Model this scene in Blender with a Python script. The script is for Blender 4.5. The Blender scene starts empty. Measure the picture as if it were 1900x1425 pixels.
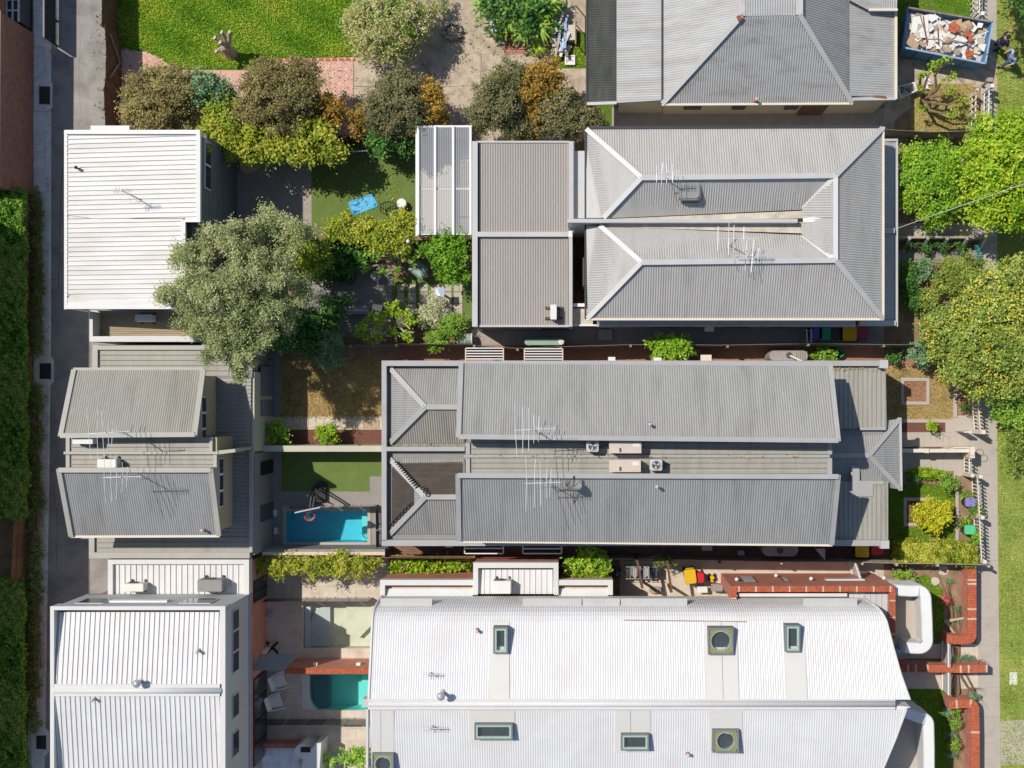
import bpy, bmesh, math, random
import numpy as np
from mathutils import Vector, Matrix
R = math.radians
random.seed(7)
rng = np.random.default_rng(11)
scene = bpy.context.scene
C = scene.collection

# ------------------------------------------------------------------ camera, sky, sun
H = 57.0                      # drone height above the ground (m)
NX, NY, S = 1090.0, 740.0, 0.025   # point straight below the drone in the 1900x1425 picture, metres per pixel on the ground
cam_d = bpy.data.cameras.new('drone_camera')
cam = bpy.data.objects.new('drone_camera', cam_d)
C.objects.link(cam)
cam.location = (0, 0, H)
cam.rotation_euler = (0, 0, 0)
cam_d.sensor_width = 36
cam_d.lens = 36 * H / (1900 * S)
cam_d.shift_x = (950 - NX) / 1900
cam_d.shift_y = (NY - 712.5) / 1900
cam_d.clip_end = 2000
scene.camera = cam

SUN_AZ = R(-32)               # light travels towards +x, -y
SUN_EL = R(57.8)
world = bpy.data.worlds.new('World')
scene.world = world
world.use_nodes = True
wn = world.node_tree.nodes
sky = wn.new('ShaderNodeTexSky')
sky.sky_type = 'NISHITA'
sky.sun_disc = False
sky.sun_elevation = SUN_EL
# the sun stands opposite to the light's travel; sky rotation is clockwise from +Y
sx, sy = -math.cos(SUN_AZ), -math.sin(SUN_AZ)
sky.sun_rotation = math.atan2(sx, sy)
sky.air_density = 1.0
sky.dust_density = 0.6
wn['Background'].inputs['Strength'].default_value = 0.11
world.node_tree.links.new(sky.outputs[0], wn['Background'].inputs['Color'])
sl = bpy.data.lights.new('sun', 'SUN')
sl.energy = 4.4
sl.angle = R(0.5)
sl.color = (1.0, 0.93, 0.845)
sun = bpy.data.objects.new('sun', sl)
C.objects.link(sun)
d = Vector((math.cos(SUN_AZ) * math.cos(SUN_EL), math.sin(SUN_AZ) * math.cos(SUN_EL), -math.sin(SUN_EL)))
sun.rotation_euler = d.to_track_quat('-Z', 'Y').to_euler()
sun.location = (0, 0, 40)
vs = scene.view_settings
vs.view_transform = 'Standard'
vs.look = 'None'
vs.exposure = 0.0
vs.gamma = 1
vs.use_curve_mapping = False
scene.cycles.max_bounces = 6
scene.cycles.transparent_max_bounces = 10

# ------------------------------------------------------------------ geometry helpers
def P(x, y, z=0.0):
    k = S * (1 - z / H)
    return Vector(((x - NX) * k, -(y - NY) * k, z))

class MB:
    def __init__(s):
        s.v = []; s.f = []; s.smooth = False
    def poly(s, pts):
        n = len(s.v); s.v += [tuple(p) for p in pts]; s.f.append(tuple(range(n, n + len(pts)))); return s
    def solid(s, bot, top):
        n = len(bot); a = len(s.v)
        s.v += [tuple(p) for p in bot] + [tuple(p) for p in top]
        s.f.append(tuple(a + i for i in reversed(range(n))))
        s.f.append(tuple(a + n + i for i in range(n)))
        for i in range(n):
            j = (i + 1) % n
            s.f.append((a + i, a + j, a + n + j, a + n + i))
        return s
    def box(s, x0, y0, z0, x1, y1, z1):
        x0, x1 = min(x0, x1), max(x0, x1); y0, y1 = min(y0, y1), max(y0, y1)
        q = [(x0, y0), (x1, y0), (x1, y1), (x0, y1)]
        return s.solid([(x, y, z0) for x, y in q], [(x, y, z1) for x, y in q])
    def pbox(s, x0, y0, x1, y1, z0, z1, zr=None):      # pixel rectangle as seen at height zr
        a = P(x0, y1, z1 if zr is None else zr); b = P(x1, y0, z1 if zr is None else zr)
        return s.box(a.x, a.y, z0, b.x, b.y, z1)
    def prism(s, pts, z0, z1, zr=None):
        q = [P(x, y, z1 if zr is None else zr) for x, y in pts]
        if sum(q[i].x * q[(i + 1) % len(q)].y - q[(i + 1) % len(q)].x * q[i].y for i in range(len(q))) < 0:
            q.reverse()
        return s.solid([(p.x, p.y, z0) for p in q], [(p.x, p.y, z1) for p in q])
    def bar(s, a, b, w, h=None, up=Vector((0, 0, 1))):
        a, b = Vector(a), Vector(b); h = w if h is None else h
        d = (b - a).normalized()
        if abs(d.dot(up)) > .99: up = Vector((0, 1, 0))
        x = d.cross(up).normalized() * w / 2; y = x.cross(d).normalized() * h / 2
        o = [-x - y, x - y, x + y, -x + y]
        return s.solid([b + q for q in o], [a + q for q in o])
    def tube(s, pts, r, n=6, closed=False):
        pts = [Vector(p) for p in pts]; m = len(pts)
        rr = r if isinstance(r, (list, tuple)) else [r] * m
        a0 = len(s.v); prev = None
        for i, p in enumerate(pts):
            if closed: t = (pts[(i + 1) % m] - pts[i - 1]).normalized()
            else: t = (pts[min(i + 1, m - 1)] - pts[max(i - 1, 0)]).normalized()
            if prev is None:
                u = t.cross(Vector((0, 0, 1)))
                if u.length < .05: u = t.cross(Vector((0, 1, 0)))
            else:
                u = prev - t * prev.dot(t)
            u.normalize(); prev = u; w = t.cross(u)
            for k in range(n):
                an = 2 * math.pi * k / n
                s.v.append(tuple(p + (u * math.cos(an) + w * math.sin(an)) * rr[i]))
        for i in range(m if closed else m - 1):
            j = (i + 1) % m
            for k in range(n):
                l = (k + 1) % n
                s.f.append((a0 + i * n + k, a0 + i * n + l, a0 + j * n + l, a0 + j * n + k))
        if not closed:
            s.f.append(tuple(a0 + k for k in reversed(range(n))))
            s.f.append(tuple(a0 + (m - 1) * n + k for k in range(n)))
        return s
    def lathe(s, c, prof, n=16, axis=None, cap=True):
        c = Vector(c); a0 = len(s.v)
        M = Matrix.Identity(3) if axis is None else Vector(axis).to_track_quat('Z', 'Y').to_matrix()
        for r, z in prof:
            for k in range(n):
                an = 2 * math.pi * k / n
                s.v.append(tuple(c + M @ Vector((r * math.cos(an), r * math.sin(an), z))))
        for i in range(len(prof) - 1):
            for k in range(n):
                l = (k + 1) % n
                s.f.append((a0 + i * n + k, a0 + i * n + l, a0 + (i + 1) * n + l, a0 + (i + 1) * n + k))
        if cap and prof[0][0] > 1e-4: s.f.append(tuple(a0 + k for k in reversed(range(n))))
        if cap and prof[-1][0] > 1e-4: s.f.append(tuple(a0 + (len(prof) - 1) * n + k for k in range(n)))
        return s
    def ball(s, c, rx, ry, rz, n=10, m=7, jit=0):
        pr = []
        a0 = len(s.v)
        s.lathe((0, 0, 0), [(max(math.sin(math.pi * i / m), 1e-5), -math.cos(math.pi * i / m)) for i in range(m + 1)], n)
        for i in range(a0, len(s.v)):
            x, y, z = s.v[i]; q = 1 + (random.random() - .5) * jit
            s.v[i] = (c[0] + x * rx * q, c[1] + y * ry * q, c[2] + z * rz * q)
        return s
    # ribbed / corrugated sheet over a convex planar polygon; "along" = direction in which the ribs run
    def corr(s, pts, along, pitch=.1, amp=.015, kind='sin', off=0.0):
        pts = [Vector(p) for p in pts]
        nrm = Vector((0, 0, 0))
        for i in range(len(pts)):
            nrm += pts[i].cross(pts[(i + 1) % len(pts)])
        nrm.normalize()
        if nrm.z < 0: nrm = -nrm
        v = Vector(along); v = (v - nrm * v.dot(nrm)).normalized(); u = v.cross(nrm).normalized()
        o = pts[0]
        q = [((p - o).dot(u), (p - o).dot(v)) for p in pts]
        u0 = min(a for a, b in q) + 1e-4; u1 = max(a for a, b in q) - 1e-4
        us = []
        n0 = 0; base = math.floor(u0 / pitch)
        k = base
        while k * pitch < u1:
            if kind == 'sin': us += [(k * pitch, 0), ((k + .25) * pitch, amp), ((k + .5) * pitch, 0), ((k + .75) * pitch, -amp)]
            else:
                w = amp * 1.0
                us += [(k * pitch, 0), (k * pitch + w * .12, amp), (k * pitch + w * .4, amp), (k * pitch + w * .92, 0)]
            k += 1
        us = [(a, h) for a, h in us if u0 < a < u1]
        us = [(u0, 0)] + us + [(u1, 0)]
        a0 = len(s.v); cnt = 0
        for a, h in us:
            vv = []
            for i in range(len(q)):
                (xa, ya), (xb, yb) = q[i], q[(i + 1) % len(q)]
                if (xa - a) * (xb - a) <= 0 and abs(xa - xb) > 1e-9:
                    vv.append(ya + (yb - ya) * (a - xa) / (xb - xa))
            if len(vv) < 2: continue
            for b in (min(vv), max(vv)):
                s.v.append(tuple(o + u * a + v * b + nrm * (h + off)))
            cnt += 1
        for i in range(cnt - 1):
            s.f.append((a0 + 2 * i, a0 + 2 * i + 2, a0 + 2 * i + 3, a0 + 2 * i + 1))
        return s
    def mesh(s, name, o=(0, 0, 0)):
        me = bpy.data.meshes.new(name)
        me.from_pydata([(x - o[0], y - o[1], z - o[2]) for x, y, z in s.v], [], s.f)
        if s.smooth:
            me.polygons.foreach_set('use_smooth', [True] * len(me.polygons))
        me.update()
        return me
    def build(s, name, mat, parent=None, label=None):
        if parent is None:
            a = np.array(s.v)
            o = ((a[:, 0].min() + a[:, 0].max()) / 2, (a[:, 1].min() + a[:, 1].max()) / 2, a[:, 2].min())
        else:
            o = parent['_o'] if '_o' in parent.keys() else (0, 0, 0)
        me = s.mesh(name, o)
        ob = bpy.data.objects.new(name, me)
        me.materials.append(mat)
        C.objects.link(ob)
        if parent is None: ob.location = o
        else: ob.parent = parent
        ob['_o'] = list(o)
        if label: ob['label'] = label
        return ob

def tag(o, label=None, cat=None, group=None, kind=None):
    if label: o['label'] = label
    if cat: o['category'] = cat
    if group: o['group'] = group
    if kind: o['kind'] = kind
    return o
def thing(name, label, cat, loc=(0, 0, 0), group=None):
    o = bpy.data.objects.new(name, None); C.objects.link(o)
    o.empty_display_size = .3
    o.location = loc; o['_o'] = list(loc)
    return tag(o, label, cat, group)
def part(o, name, mat, fn, label=None):
    m = MB(); fn(m); return m.build(name, mat, o, label)
def copy_tree(o, parent=None):
    c = o.copy(); C.objects.link(c); c.parent = parent
    for ch in o.children: copy_tree(ch, c)
    return c
def struct(name, mat, m):
    return tag(m.build(name, mat), kind='structure')
SHEETS = [0]
def sheet_z(lev): SHEETS[0] += 1; return .004 * lev + .0002 * SHEETS[0]
def jnt(parent, mt, x0, y0, x1, y1):      # thin joint strip lying on a sheet
    m = MB(); z = parent['_z']; m.pbox(x0, y0, x1, y1, z, z + .0025, 0); return m.build('joint', mt, parent)
def sheet(name, mat, pts, lev, kind='structure', parent=None):
    z = sheet_z(lev); m = MB(); q = [P(x, y, z) for x, y in pts]
    if sum(q[i].x * q[(i + 1) % len(q)].y - q[(i + 1) % len(q)].x * q[i].y for i in range(len(q))) < 0: q.reverse()
    m.poly(q)
    o = m.build(name, mat, parent)
    if parent is None: tag(o, kind=kind)
    o['_z'] = z
    return o
def rect(x0, y0, x1, y1): return [(x0, y0), (x1, y0), (x1, y1), (x0, y1)]

# ------------------------------------------------------------------ materials
def lin(c): c /= 255; return c / 12.92 if c <= .04045 else ((c + .055) / 1.055) ** 2.4
LIT = 1.28
def alb(r, g, b): return tuple(min(lin(c) / LIT, .86) for c in (r, g, b))
def mat(name, rgb, rough=.75, var=.14, scale=2.5, bump=0.0, bscale=40, metal=0.0, stretch=(1, 1, 1), fine=.06, spec=.3, stain=None, stain_amt=.35, stain_scale=.5):
    m = bpy.data.materials.new(name); m.use_nodes = True
    nt = m.node_tree; N = nt.nodes; L = nt.links; bs = N['Principled BSDF']
    bs.inputs['Roughness'].default_value = rough
    bs.inputs['Metallic'].default_value = metal
    bs.inputs['Specular IOR Level'].default_value = spec
    tc = N.new('ShaderNodeTexCoord'); mp = N.new('ShaderNodeMapping')
    mp.inputs['Scale'].default_value = stretch
    L.new(tc.outputs['Object'], mp.inputs['Vector'])
    def noise(sc, det=5):
        n = N.new('ShaderNodeTexNoise'); n.inputs['Scale'].default_value = sc; n.inputs['Detail'].default_value = det
        n.inputs['Roughness'].default_value = .62
        L.new(mp.outputs[0], n.inputs['Vector']); return n
    def mr(n, lo, hi):
        q = N.new('ShaderNodeMapRange'); q.inputs['From Min'].default_value = .3; q.inputs['From Max'].default_value = .7
        q.inputs['To Min'].default_value = lo; q.inputs['To Max'].default_value = hi
        L.new(n.outputs['Fac'], q.inputs['Value']); return q
    a = mr(noise(scale), 1 - var, 1 + var)
    b = mr(noise(scale * 14, 3), 1 - fine, 1 + fine)
    mu = N.new('ShaderNodeMath'); mu.operation = 'MULTIPLY'
    L.new(a.outputs[0], mu.inputs[0]); L.new(b.outputs[0], mu.inputs[1])
    vm = N.new('ShaderNodeVectorMath'); vm.operation = 'SCALE'
    vm.inputs[0].default_value = rgb
    L.new(mu.outputs[0], vm.inputs['Scale'])
    out = vm.outputs[0]
    if stain is not None:
        st = mr(noise(stain_scale, 8), -.6, 1)
        cl = N.new('ShaderNodeMath'); cl.operation = 'MULTIPLY'; cl.use_clamp = True
        cl.inputs[1].default_value = stain_amt
        L.new(st.outputs[0], cl.inputs[0])
        mx = N.new('ShaderNodeMix'); mx.data_type = 'RGBA'
        L.new(cl.outputs[0], mx.inputs['Factor']); L.new(out, mx.inputs['A']); mx.inputs['B'].default_value = (*stain, 1)
        out = mx.outputs['Result']
    L.new(out, bs.inputs['Base Color'])
    if bump:
        bp = N.new('ShaderNodeBump'); bp.inputs['Strength'].default_value = bump; bp.inputs['Distance'].default_value = .02
        nb = noise(bscale, 4); L.new(nb.outputs['Fac'], bp.inputs['Height']); L.new(bp.outputs[0], bs.inputs['Normal'])
    return m
def brickmat(name, c1, c2, mortar, w=.24, h=.086, flat=False, pale=None):
    m = bpy.data.materials.new(name); m.use_nodes = True
    nt = m.node_tree; N = nt.nodes; L = nt.links; bs = N['Principled BSDF']; bs.inputs['Roughness'].default_value = .85
    tc = N.new('ShaderNodeTexCoord'); se = N.new('ShaderNodeSeparateXYZ'); L.new(tc.outputs['Object'], se.inputs[0])
    cb = N.new('ShaderNodeCombineXYZ')
    if flat:
        L.new(se.outputs[0], cb.inputs[0]); L.new(se.outputs[1], cb.inputs[1])
    else:
        ad = N.new('ShaderNodeMath'); L.new(se.outputs[0], ad.inputs[0]); L.new(se.outputs[1], ad.inputs[1])
        L.new(ad.outputs[0], cb.inputs[0]); L.new(se.outputs[2], cb.inputs[1])
    br = N.new('ShaderNodeTexBrick'); br.inputs['Scale'].default_value = 1
    br.inputs['Brick Width'].default_value = w; br.inputs['Row Height'].default_value = h
    br.inputs['Mortar Size'].default_value = .009
    br.inputs['Color1'].default_value = (*c1, 1); br.inputs['Color2'].default_value = (*c2, 1); br.inputs['Mortar'].default_value = (*mortar, 1)
    L.new(cb.outputs[0], br.inputs['Vector'])
    nz = N.new('ShaderNodeTexNoise'); nz.inputs['Scale'].default_value = 3; nz.inputs['Detail'].default_value = 6
    L.new(tc.outputs['Object'], nz.inputs['Vector'])
    mr = N.new('ShaderNodeMapRange'); mr.inputs['To Min'].default_value = .6; mr.inputs['To Max'].default_value = 1.4
    L.new(nz.outputs['Fac'], mr.inputs['Value'])
    vm = N.new('ShaderNodeVectorMath'); vm.operation = 'SCALE'; L.new(br.outputs['Color'], vm.inputs[0]); L.new(mr.outputs[0], vm.inputs['Scale'])
    L.new(vm.outputs[0], bs.inputs['Base Color'])
    bp = N.new('ShaderNodeBump'); bp.inputs['Strength'].default_value = .4; bp.inputs['Distance'].default_value = .01; bp.invert = True
    L.new(br.outputs['Fac'], bp.inputs['Height']); L.new(bp.outputs[0], bs.inputs['Normal'])
    return m
def leafmat(name, stops, trans=.3, rough=.5):
    m = bpy.data.materials.new(name); m.use_nodes = True
    nt = m.node_tree; N = nt.nodes; L = nt.links; bs = N['Principled BSDF']; out = N['Material Output']
    bs.inputs['Roughness'].default_value = rough; bs.inputs['Specular IOR Level'].default_value = .35
    at = N.new('ShaderNodeAttribute'); at.attribute_name = 'tint'
    rp = N.new('ShaderNodeValToRGB')
    el = rp.color_ramp.elements
    while len(el) < len(stops): el.new(.5)
    for i, c in enumerate(stops):
        el[i].position = i / (len(stops) - 1); el[i].color = (*c, 1)
    L.new(at.outputs['Fac'], rp.inputs[0]); L.new(rp.outputs[0], bs.inputs['Base Color'])
    tr = N.new('ShaderNodeBsdfTranslucent'); L.new(rp.outputs[0], tr.inputs['Color'])
    mx = N.new('ShaderNodeMixShader'); mx.inputs[0].default_value = trans
    L.new(bs.outputs[0], mx.inputs[1]); L.new(tr.outputs[0], mx.inputs[2]); L.new(mx.outputs[0], out.inputs['Surface'])
    return m
def glassmat(name, tint, rough=.03, alpha=.35):
    m = bpy.data.materials.new(name); m.use_nodes = True
    nt = m.node_tree; N = nt.nodes; L = nt.links; out = N['Material Output']
    N.remove(N['Principled BSDF'])
    gl = N.new('ShaderNodeBsdfGlossy'); gl.inputs['Roughness'].default_value = rough; gl.inputs['Color'].default_value = (.9, .95, 1, 1)
    tr = N.new('ShaderNodeBsdfTransparent'); tr.inputs['Color'].default_value = (*tint, 1)
    df = N.new('ShaderNodeBsdfDiffuse'); df.inputs['Color'].default_value = (*[min(1, t * .9) for t in tint], 1)
    m1 = N.new('ShaderNodeMixShader'); m1.inputs[0].default_value = alpha; L.new(tr.outputs[0], m1.inputs[1]); L.new(df.outputs[0], m1.inputs[2])
    fr = N.new('ShaderNodeFresnel'); fr.inputs['IOR'].default_value = 1.45
    m2 = N.new('ShaderNodeMixShader'); L.new(fr.outputs[0], m2.inputs[0]); L.new(m1.outputs[0], m2.inputs[1]); L.new(gl.outputs[0], m2.inputs[2])
    L.new(m2.outputs[0], out.inputs['Surface'])
    return m

M = {}
M['soil'] = mat('soil', alb(158, 132, 106), .95, .3, 2, .6, 60)
M['asphalt'] = mat('asphalt', alb(168, 163, 157), .9, .1, 1.2, .3, 90, fine=.12, stain=alb(120, 116, 112), stain_amt=.75, stain_scale=.9)
M['gutter_concrete'] = mat('gutter_concrete', alb(244, 244, 242), .85, .1, 2, .2, 60, fine=.08, stain=alb(150, 140, 130), stain_scale=3)
M['footpath'] = mat('footpath', alb(196, 187, 174), .9, .1, 1.2, .2, 60, fine=.1, stain=alb(150, 140, 128), stain_scale=1.2, stain_amt=.5)
M['old_concrete'] = mat('old_concrete', alb(206, 190, 168), .9, .16, 1.5, .4, 50, fine=.14, stain=alb(128, 112, 92), stain_scale=2.2, stain_amt=.7)
M['gravel'] = mat('gravel', alb(200, 184, 160), .95, .25, 2, .8, 70, fine=.2, stain=alb(130, 125, 80), stain_scale=1.5, stain_amt=.4)
M['stone_paving'] = mat('stone_paving', alb(222, 208, 190), .8, .1, 1.5, .15, 40, fine=.08, stain=alb(170, 155, 135), stain_scale=1.2, stain_amt=.5)
M['grey_paving'] = mat('grey_paving', alb(158, 152, 146), .85, .1, 2, .15, 50, fine=.08)
M['dark_paving'] = mat('dark_paving', alb(176, 166, 156), .85, .12, 2, .2, 50)
M['pale_paving'] = mat('pale_paving', alb(198, 188, 176), .85, .1, 2, .15, 50, fine=.08, stain=alb(160, 150, 138), stain_scale=2, stain_amt=.4)
M['sandstone'] = mat('sandstone', alb(216, 205, 182), .9, .2, 6, .3, 40, fine=.18)
M['bark'] = mat('bark', alb(126, 86, 74), .95, .3, 14, .9, 50, fine=.35)
M['bark_red'] = mat('bark_red', alb(176, 128, 106), .95, .3, 14, .9, 50, fine=.35)
M['turf'] = mat('turf', alb(112, 132, 68), .95, .1, 1.5, .5, 120, fine=.16)
M['lawn'] = mat('lawn', alb(98, 128, 34), .95, .28, 1.1, .5, 90, fine=.2, stain=alb(70, 108, 22), stain_scale=1, stain_amt=.6)
M['verge'] = mat('verge', alb(140, 158, 74), .95, .25, .8, .5, 90, fine=.2, stain=alb(176, 168, 92), stain_scale=.5, stain_amt=.7)
M['dry_grass'] = mat('dry_grass', alb(184, 156, 108), .95, .22, 1.6, .6, 90, fine=.22, stain=alb(128, 130, 60), stain_scale=1.2, stain_amt=.6)
M['white_roof'] = mat('white_roof', alb(232, 232, 231), .45, .04, .8, 0, stretch=(1, 1, 1), fine=.03, stain=alb(205, 200, 190), stain_scale=.7, stain_amt=.3)
M['white_roof_dirty'] = mat('white_roof_dirty', alb(224, 224, 221), .45, .05, 1.2, 0, stretch=(.35, 3, 1), fine=.04, stain=alb(185, 180, 168), stain_scale=.8, stain_amt=.5)
M['white_panel'] = mat('white_panel', alb(226, 225, 218), .5, .04, 1, 0, fine=.02, stain=alb(200, 195, 180), stain_scale=1, stain_amt=.3)
M['zinc_light'] = mat('zinc_light', alb(196, 195, 191), .45, .09, .6, 0, stretch=(3, .5, 1), fine=.08, spec=.4, stain=alb(168, 164, 156), stain_scale=.6, stain_amt=.75)
M['zinc_warm'] = mat('zinc_warm', alb(176, 170, 163), .5, .1, .6, 0, stretch=(3, .5, 1), fine=.08, stain=alb(160, 152, 144), stain_scale=.6, stain_amt=.75)
M['zinc_grey'] = mat('zinc_grey', alb(172, 172, 169), .5, .1, .5, 0, stretch=(3, .4, 1), fine=.08, stain=alb(138, 138, 135), stain_scale=.5, stain_amt=.75)
M['zinc_olive'] = mat('zinc_olive', alb(176, 174, 164), .5, .1, .5, 0, stretch=(3, .4, 1), fine=.08, stain=alb(140, 138, 128), stain_scale=.5, stain_amt=.75)
M['zinc_old'] = mat('zinc_old', alb(186, 187, 185), .5, .1, .8, 0, stretch=(1, 3, 1), fine=.06, stain=alb(150, 146, 140), stain_scale=.8, stain_amt=.75)
M['zinc_pale'] = mat('zinc_pale', alb(200, 201, 199), .5, .1, .8, 0, stretch=(.5, 3, 1), fine=.06, stain=alb(180, 174, 164), stain_scale=.7, stain_amt=.75)
M['flashing'] = mat('flashing', alb(180, 180, 178), .45, .06, 1, 0, fine=.04, stain=alb(180, 165, 140), stain_scale=1.4, stain_amt=.25)
M['flashing_pale'] = mat('flashing_pale', alb(200, 200, 197), .45, .06, 1, 0, fine=.04)
M['flashing_white'] = mat('flashing_white', alb(226, 226, 223), .45, .04, 1, 0, fine=.03)
M['flashing_olive'] = mat('flashing_olive', alb(184, 182, 172), .45, .06, 1, 0, fine=.04)
M['gutter_stain'] = mat('gutter_stain', alb(214, 207, 190), .7, .15, 2.5, 0, fine=.1, stain=alb(150, 135, 110), stain_scale=1.5, stain_amt=.5)
M['rust'] = mat('rust', alb(150, 92, 62), .8, .3, 6)
M['polycarb'] = glassmat('polycarb', (.8, .82, .83), .2, .3)
M['dark_poly'] = mat('dark_poly', alb(92, 92, 88), .35, .3, 1.2, 0, fine=.1, stretch=(2, .5, 1), stain=alb(70, 80, 52), stain_scale=.7, stain_amt=.6)
M['cream_wall'] = mat('cream_wall', alb(206, 196, 166), .8, .06, 1, .1, 60)
M['beige_wall'] = mat('beige_wall', alb(196, 182, 148), .8, .05, 1, .1, 60)
M['white_wall'] = mat('white_wall', alb(228, 228, 225), .75, .04, 1, .05, 60)
M['grey_wall'] = mat('grey_wall', alb(150, 150, 148), .8, .06, 1, .1, 60)
M['clad_grey'] = mat('clad_grey', alb(128, 132, 138), .7, .05, 1)
M['clad_pale'] = mat('clad_pale', alb(205, 207, 208), .7, .05, 1)
M['blue_strip'] = mat('blue_strip', alb(160, 185, 215), .6, .05, 1)
M['render_cream'] = mat('render_cream', alb(206, 204, 180), .85, .05, 1, .1)
M['brown_brick'] = brickmat('brown_brick', alb(176, 120, 98), alb(146, 96, 78), alb(190, 165, 145))
M['red_brick'] = brickmat('red_brick', alb(216, 128, 102), alb(188, 96, 74), alb(228, 204, 188))
M['red_brick_flat'] = brickmat('red_brick_flat', alb(186, 112, 90), alb(160, 84, 66), alb(206, 180, 160), flat=True)
M['soldier'] = mat('soldier', alb(196, 106, 74), .85, .3, 9, .2, fine=.25)
M['soldier_pale'] = mat('soldier_pale', alb(226, 190, 170), .85, .2, 9)
M['dark_brick_path'] = brickmat('dark_brick_path', alb(150, 110, 92), alb(130, 94, 80), alb(120, 100, 88), .23, .115, True)
M['herring'] = mat('herring', alb(228, 186, 168), .9, .25, 5, .2, fine=.2)
M['timber'] = mat('timber', alb(150, 120, 90), .85, .3, 3, .3, 60, stretch=(1, 1, .2))
M['timber_grey'] = mat('timber_grey', alb(150, 140, 128), .85, .25, 3, .3, 60)
M['timber_dark'] = mat('timber_dark', alb(112, 84, 66), .85, .3, 3, .3, 60)
M['timber_pale'] = mat('timber_pale', alb(196, 182, 162), .8, .15, 3)
M['deck'] = mat('deck', alb(176, 160, 132), .8, .2, 2, stretch=(.3, 4, 1))
M['white_paint'] = mat('white_paint', alb(242, 242, 240), .5, .03, 1, fine=.02)
M['cream_paint'] = mat('cream_paint', alb(236, 226, 206), .6, .05, 2)
M['pink_cap'] = mat('pink_cap', alb(232, 205, 182), .7, .05, 2)
M['black'] = mat('black', alb(38, 38, 40), .5, .1, 3)
M['dark_metal'] = mat('dark_metal', alb(70, 72, 76), .45, .1, 3, metal=.3)
M['charcoal'] = mat('charcoal', alb(84, 86, 90), .6, .1, 2)
M['steel'] = mat('steel', alb(200, 202, 204), .35, .06, 3, metal=.4)
M['alu'] = mat('alu', alb(226, 228, 230), .4, .05, 3, metal=.1)
M['ac_white'] = mat('ac_white', alb(238, 236, 230), .5, .04, 2)
M['ac_beige'] = mat('ac_beige', alb(218, 204, 190), .55, .05, 2)
M['cooler_grey'] = mat('cooler_grey', alb(150, 152, 148), .6, .08, 3)
M['tank_green'] = mat('tank_green', alb(150, 180, 158), .55, .08, 2)
M['tank_grey'] = mat('tank_grey', alb(168, 162, 156), .6, .1, 2)
M['window_dark'] = mat('window_dark', alb(58, 64, 70), .08, .15, .6, spec=.6)
M['window_blue'] = mat('window_blue', alb(60, 84, 108), .06, .15, .8, spec=.7)
M['shaft_green'] = mat('shaft_green', alb(182, 208, 192), .6, .05, 2)
M['olive_tin'] = mat('olive_tin', alb(160, 150, 92), .6, .1, 2)
M['glass'] = glassmat('glass', (.93, .98, .96), .02, .05)
M['clear_glass'] = glassmat('clear_glass', (.96, .98, .97), .02, .02)
M['pool_tile'] = mat('pool_tile', alb(120, 214, 230), .4, .1, 3, fine=.12)
M['pool_teal'] = mat('pool_teal', alb(176, 238, 230), .5, .08, 2)
M['pool_stone'] = mat('pool_stone', alb(226, 222, 200), .7, .08, 2)
M['solar_mat'] = mat('solar_mat', alb(98, 90, 82), .6, .2, 1.5, stretch=(1, 4, 1))
M['blue_skip'] = mat('blue_skip', alb(92, 152, 198), .6, .15, 2, stain=alb(90, 80, 75), stain_scale=2, stain_amt=.4)
M['blue_cloth'] = mat('blue_cloth', alb(100, 190, 232), .8, .1, 3)
M['blue_cloth_dark'] = mat('blue_cloth_dark', alb(36, 128, 190), .8, .1, 3)
M['plaster'] = mat('plaster', alb(236, 230, 224), .9, .08, 4)
M['cardboard'] = mat('cardboard', alb(196, 170, 140), .9, .12, 4)
M['terracotta'] = mat('terracotta', alb(200, 110, 78), .85, .15, 5)
M['pale_stone'] = mat('pale_stone', alb(170, 160, 145), .9, .25, 5, .5, 30)
M['cut_wood'] = mat('cut_wood', alb(206, 190, 172), .9, .2, 8)
M['trunk'] = mat('trunk', alb(140, 118, 96), .9, .3, 6, .5, 40, stretch=(1, 1, .4))
M['trunk_pale'] = mat('trunk_pale', alb(196, 180, 156), .9, .2, 6, .4, 40)
M['skin'] = mat('skin', alb(214, 166, 140), .6, .05, 5)
M['hair'] = mat('hair', alb(62, 46, 36), .7, .2, 20)
M['navy'] = mat('navy', alb(50, 56, 78), .85, .1, 8)
M['denim'] = mat('denim', alb(98, 118, 150), .85, .12, 8)
M['pink_shirt'] = mat('pink_shirt', alb(214, 186, 186), .85, .1, 10)
M['blue_shirt'] = mat('blue_shirt', alb(176, 196, 226), .85, .1, 10)
for nm, c in dict(bin_yellow=(238, 190, 30), bin_red=(214, 40, 52), bin_maroon=(176, 62, 84), bin_green=(40, 172, 122), bin_blue=(92, 98, 176), bin_purple=(150, 134, 208), bin_mint=(96, 204, 144), bin_body=(52, 64, 58), teal=(70, 150, 150), red_plastic=(214, 70, 70), orange_pot=(190, 130, 90), lime=(150, 190, 40), mustard=(196, 160, 40), sky_plastic=(130, 190, 225)).items():
    M[nm] = mat(nm, alb(*c), .5, .06, 3, fine=.03)
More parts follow.
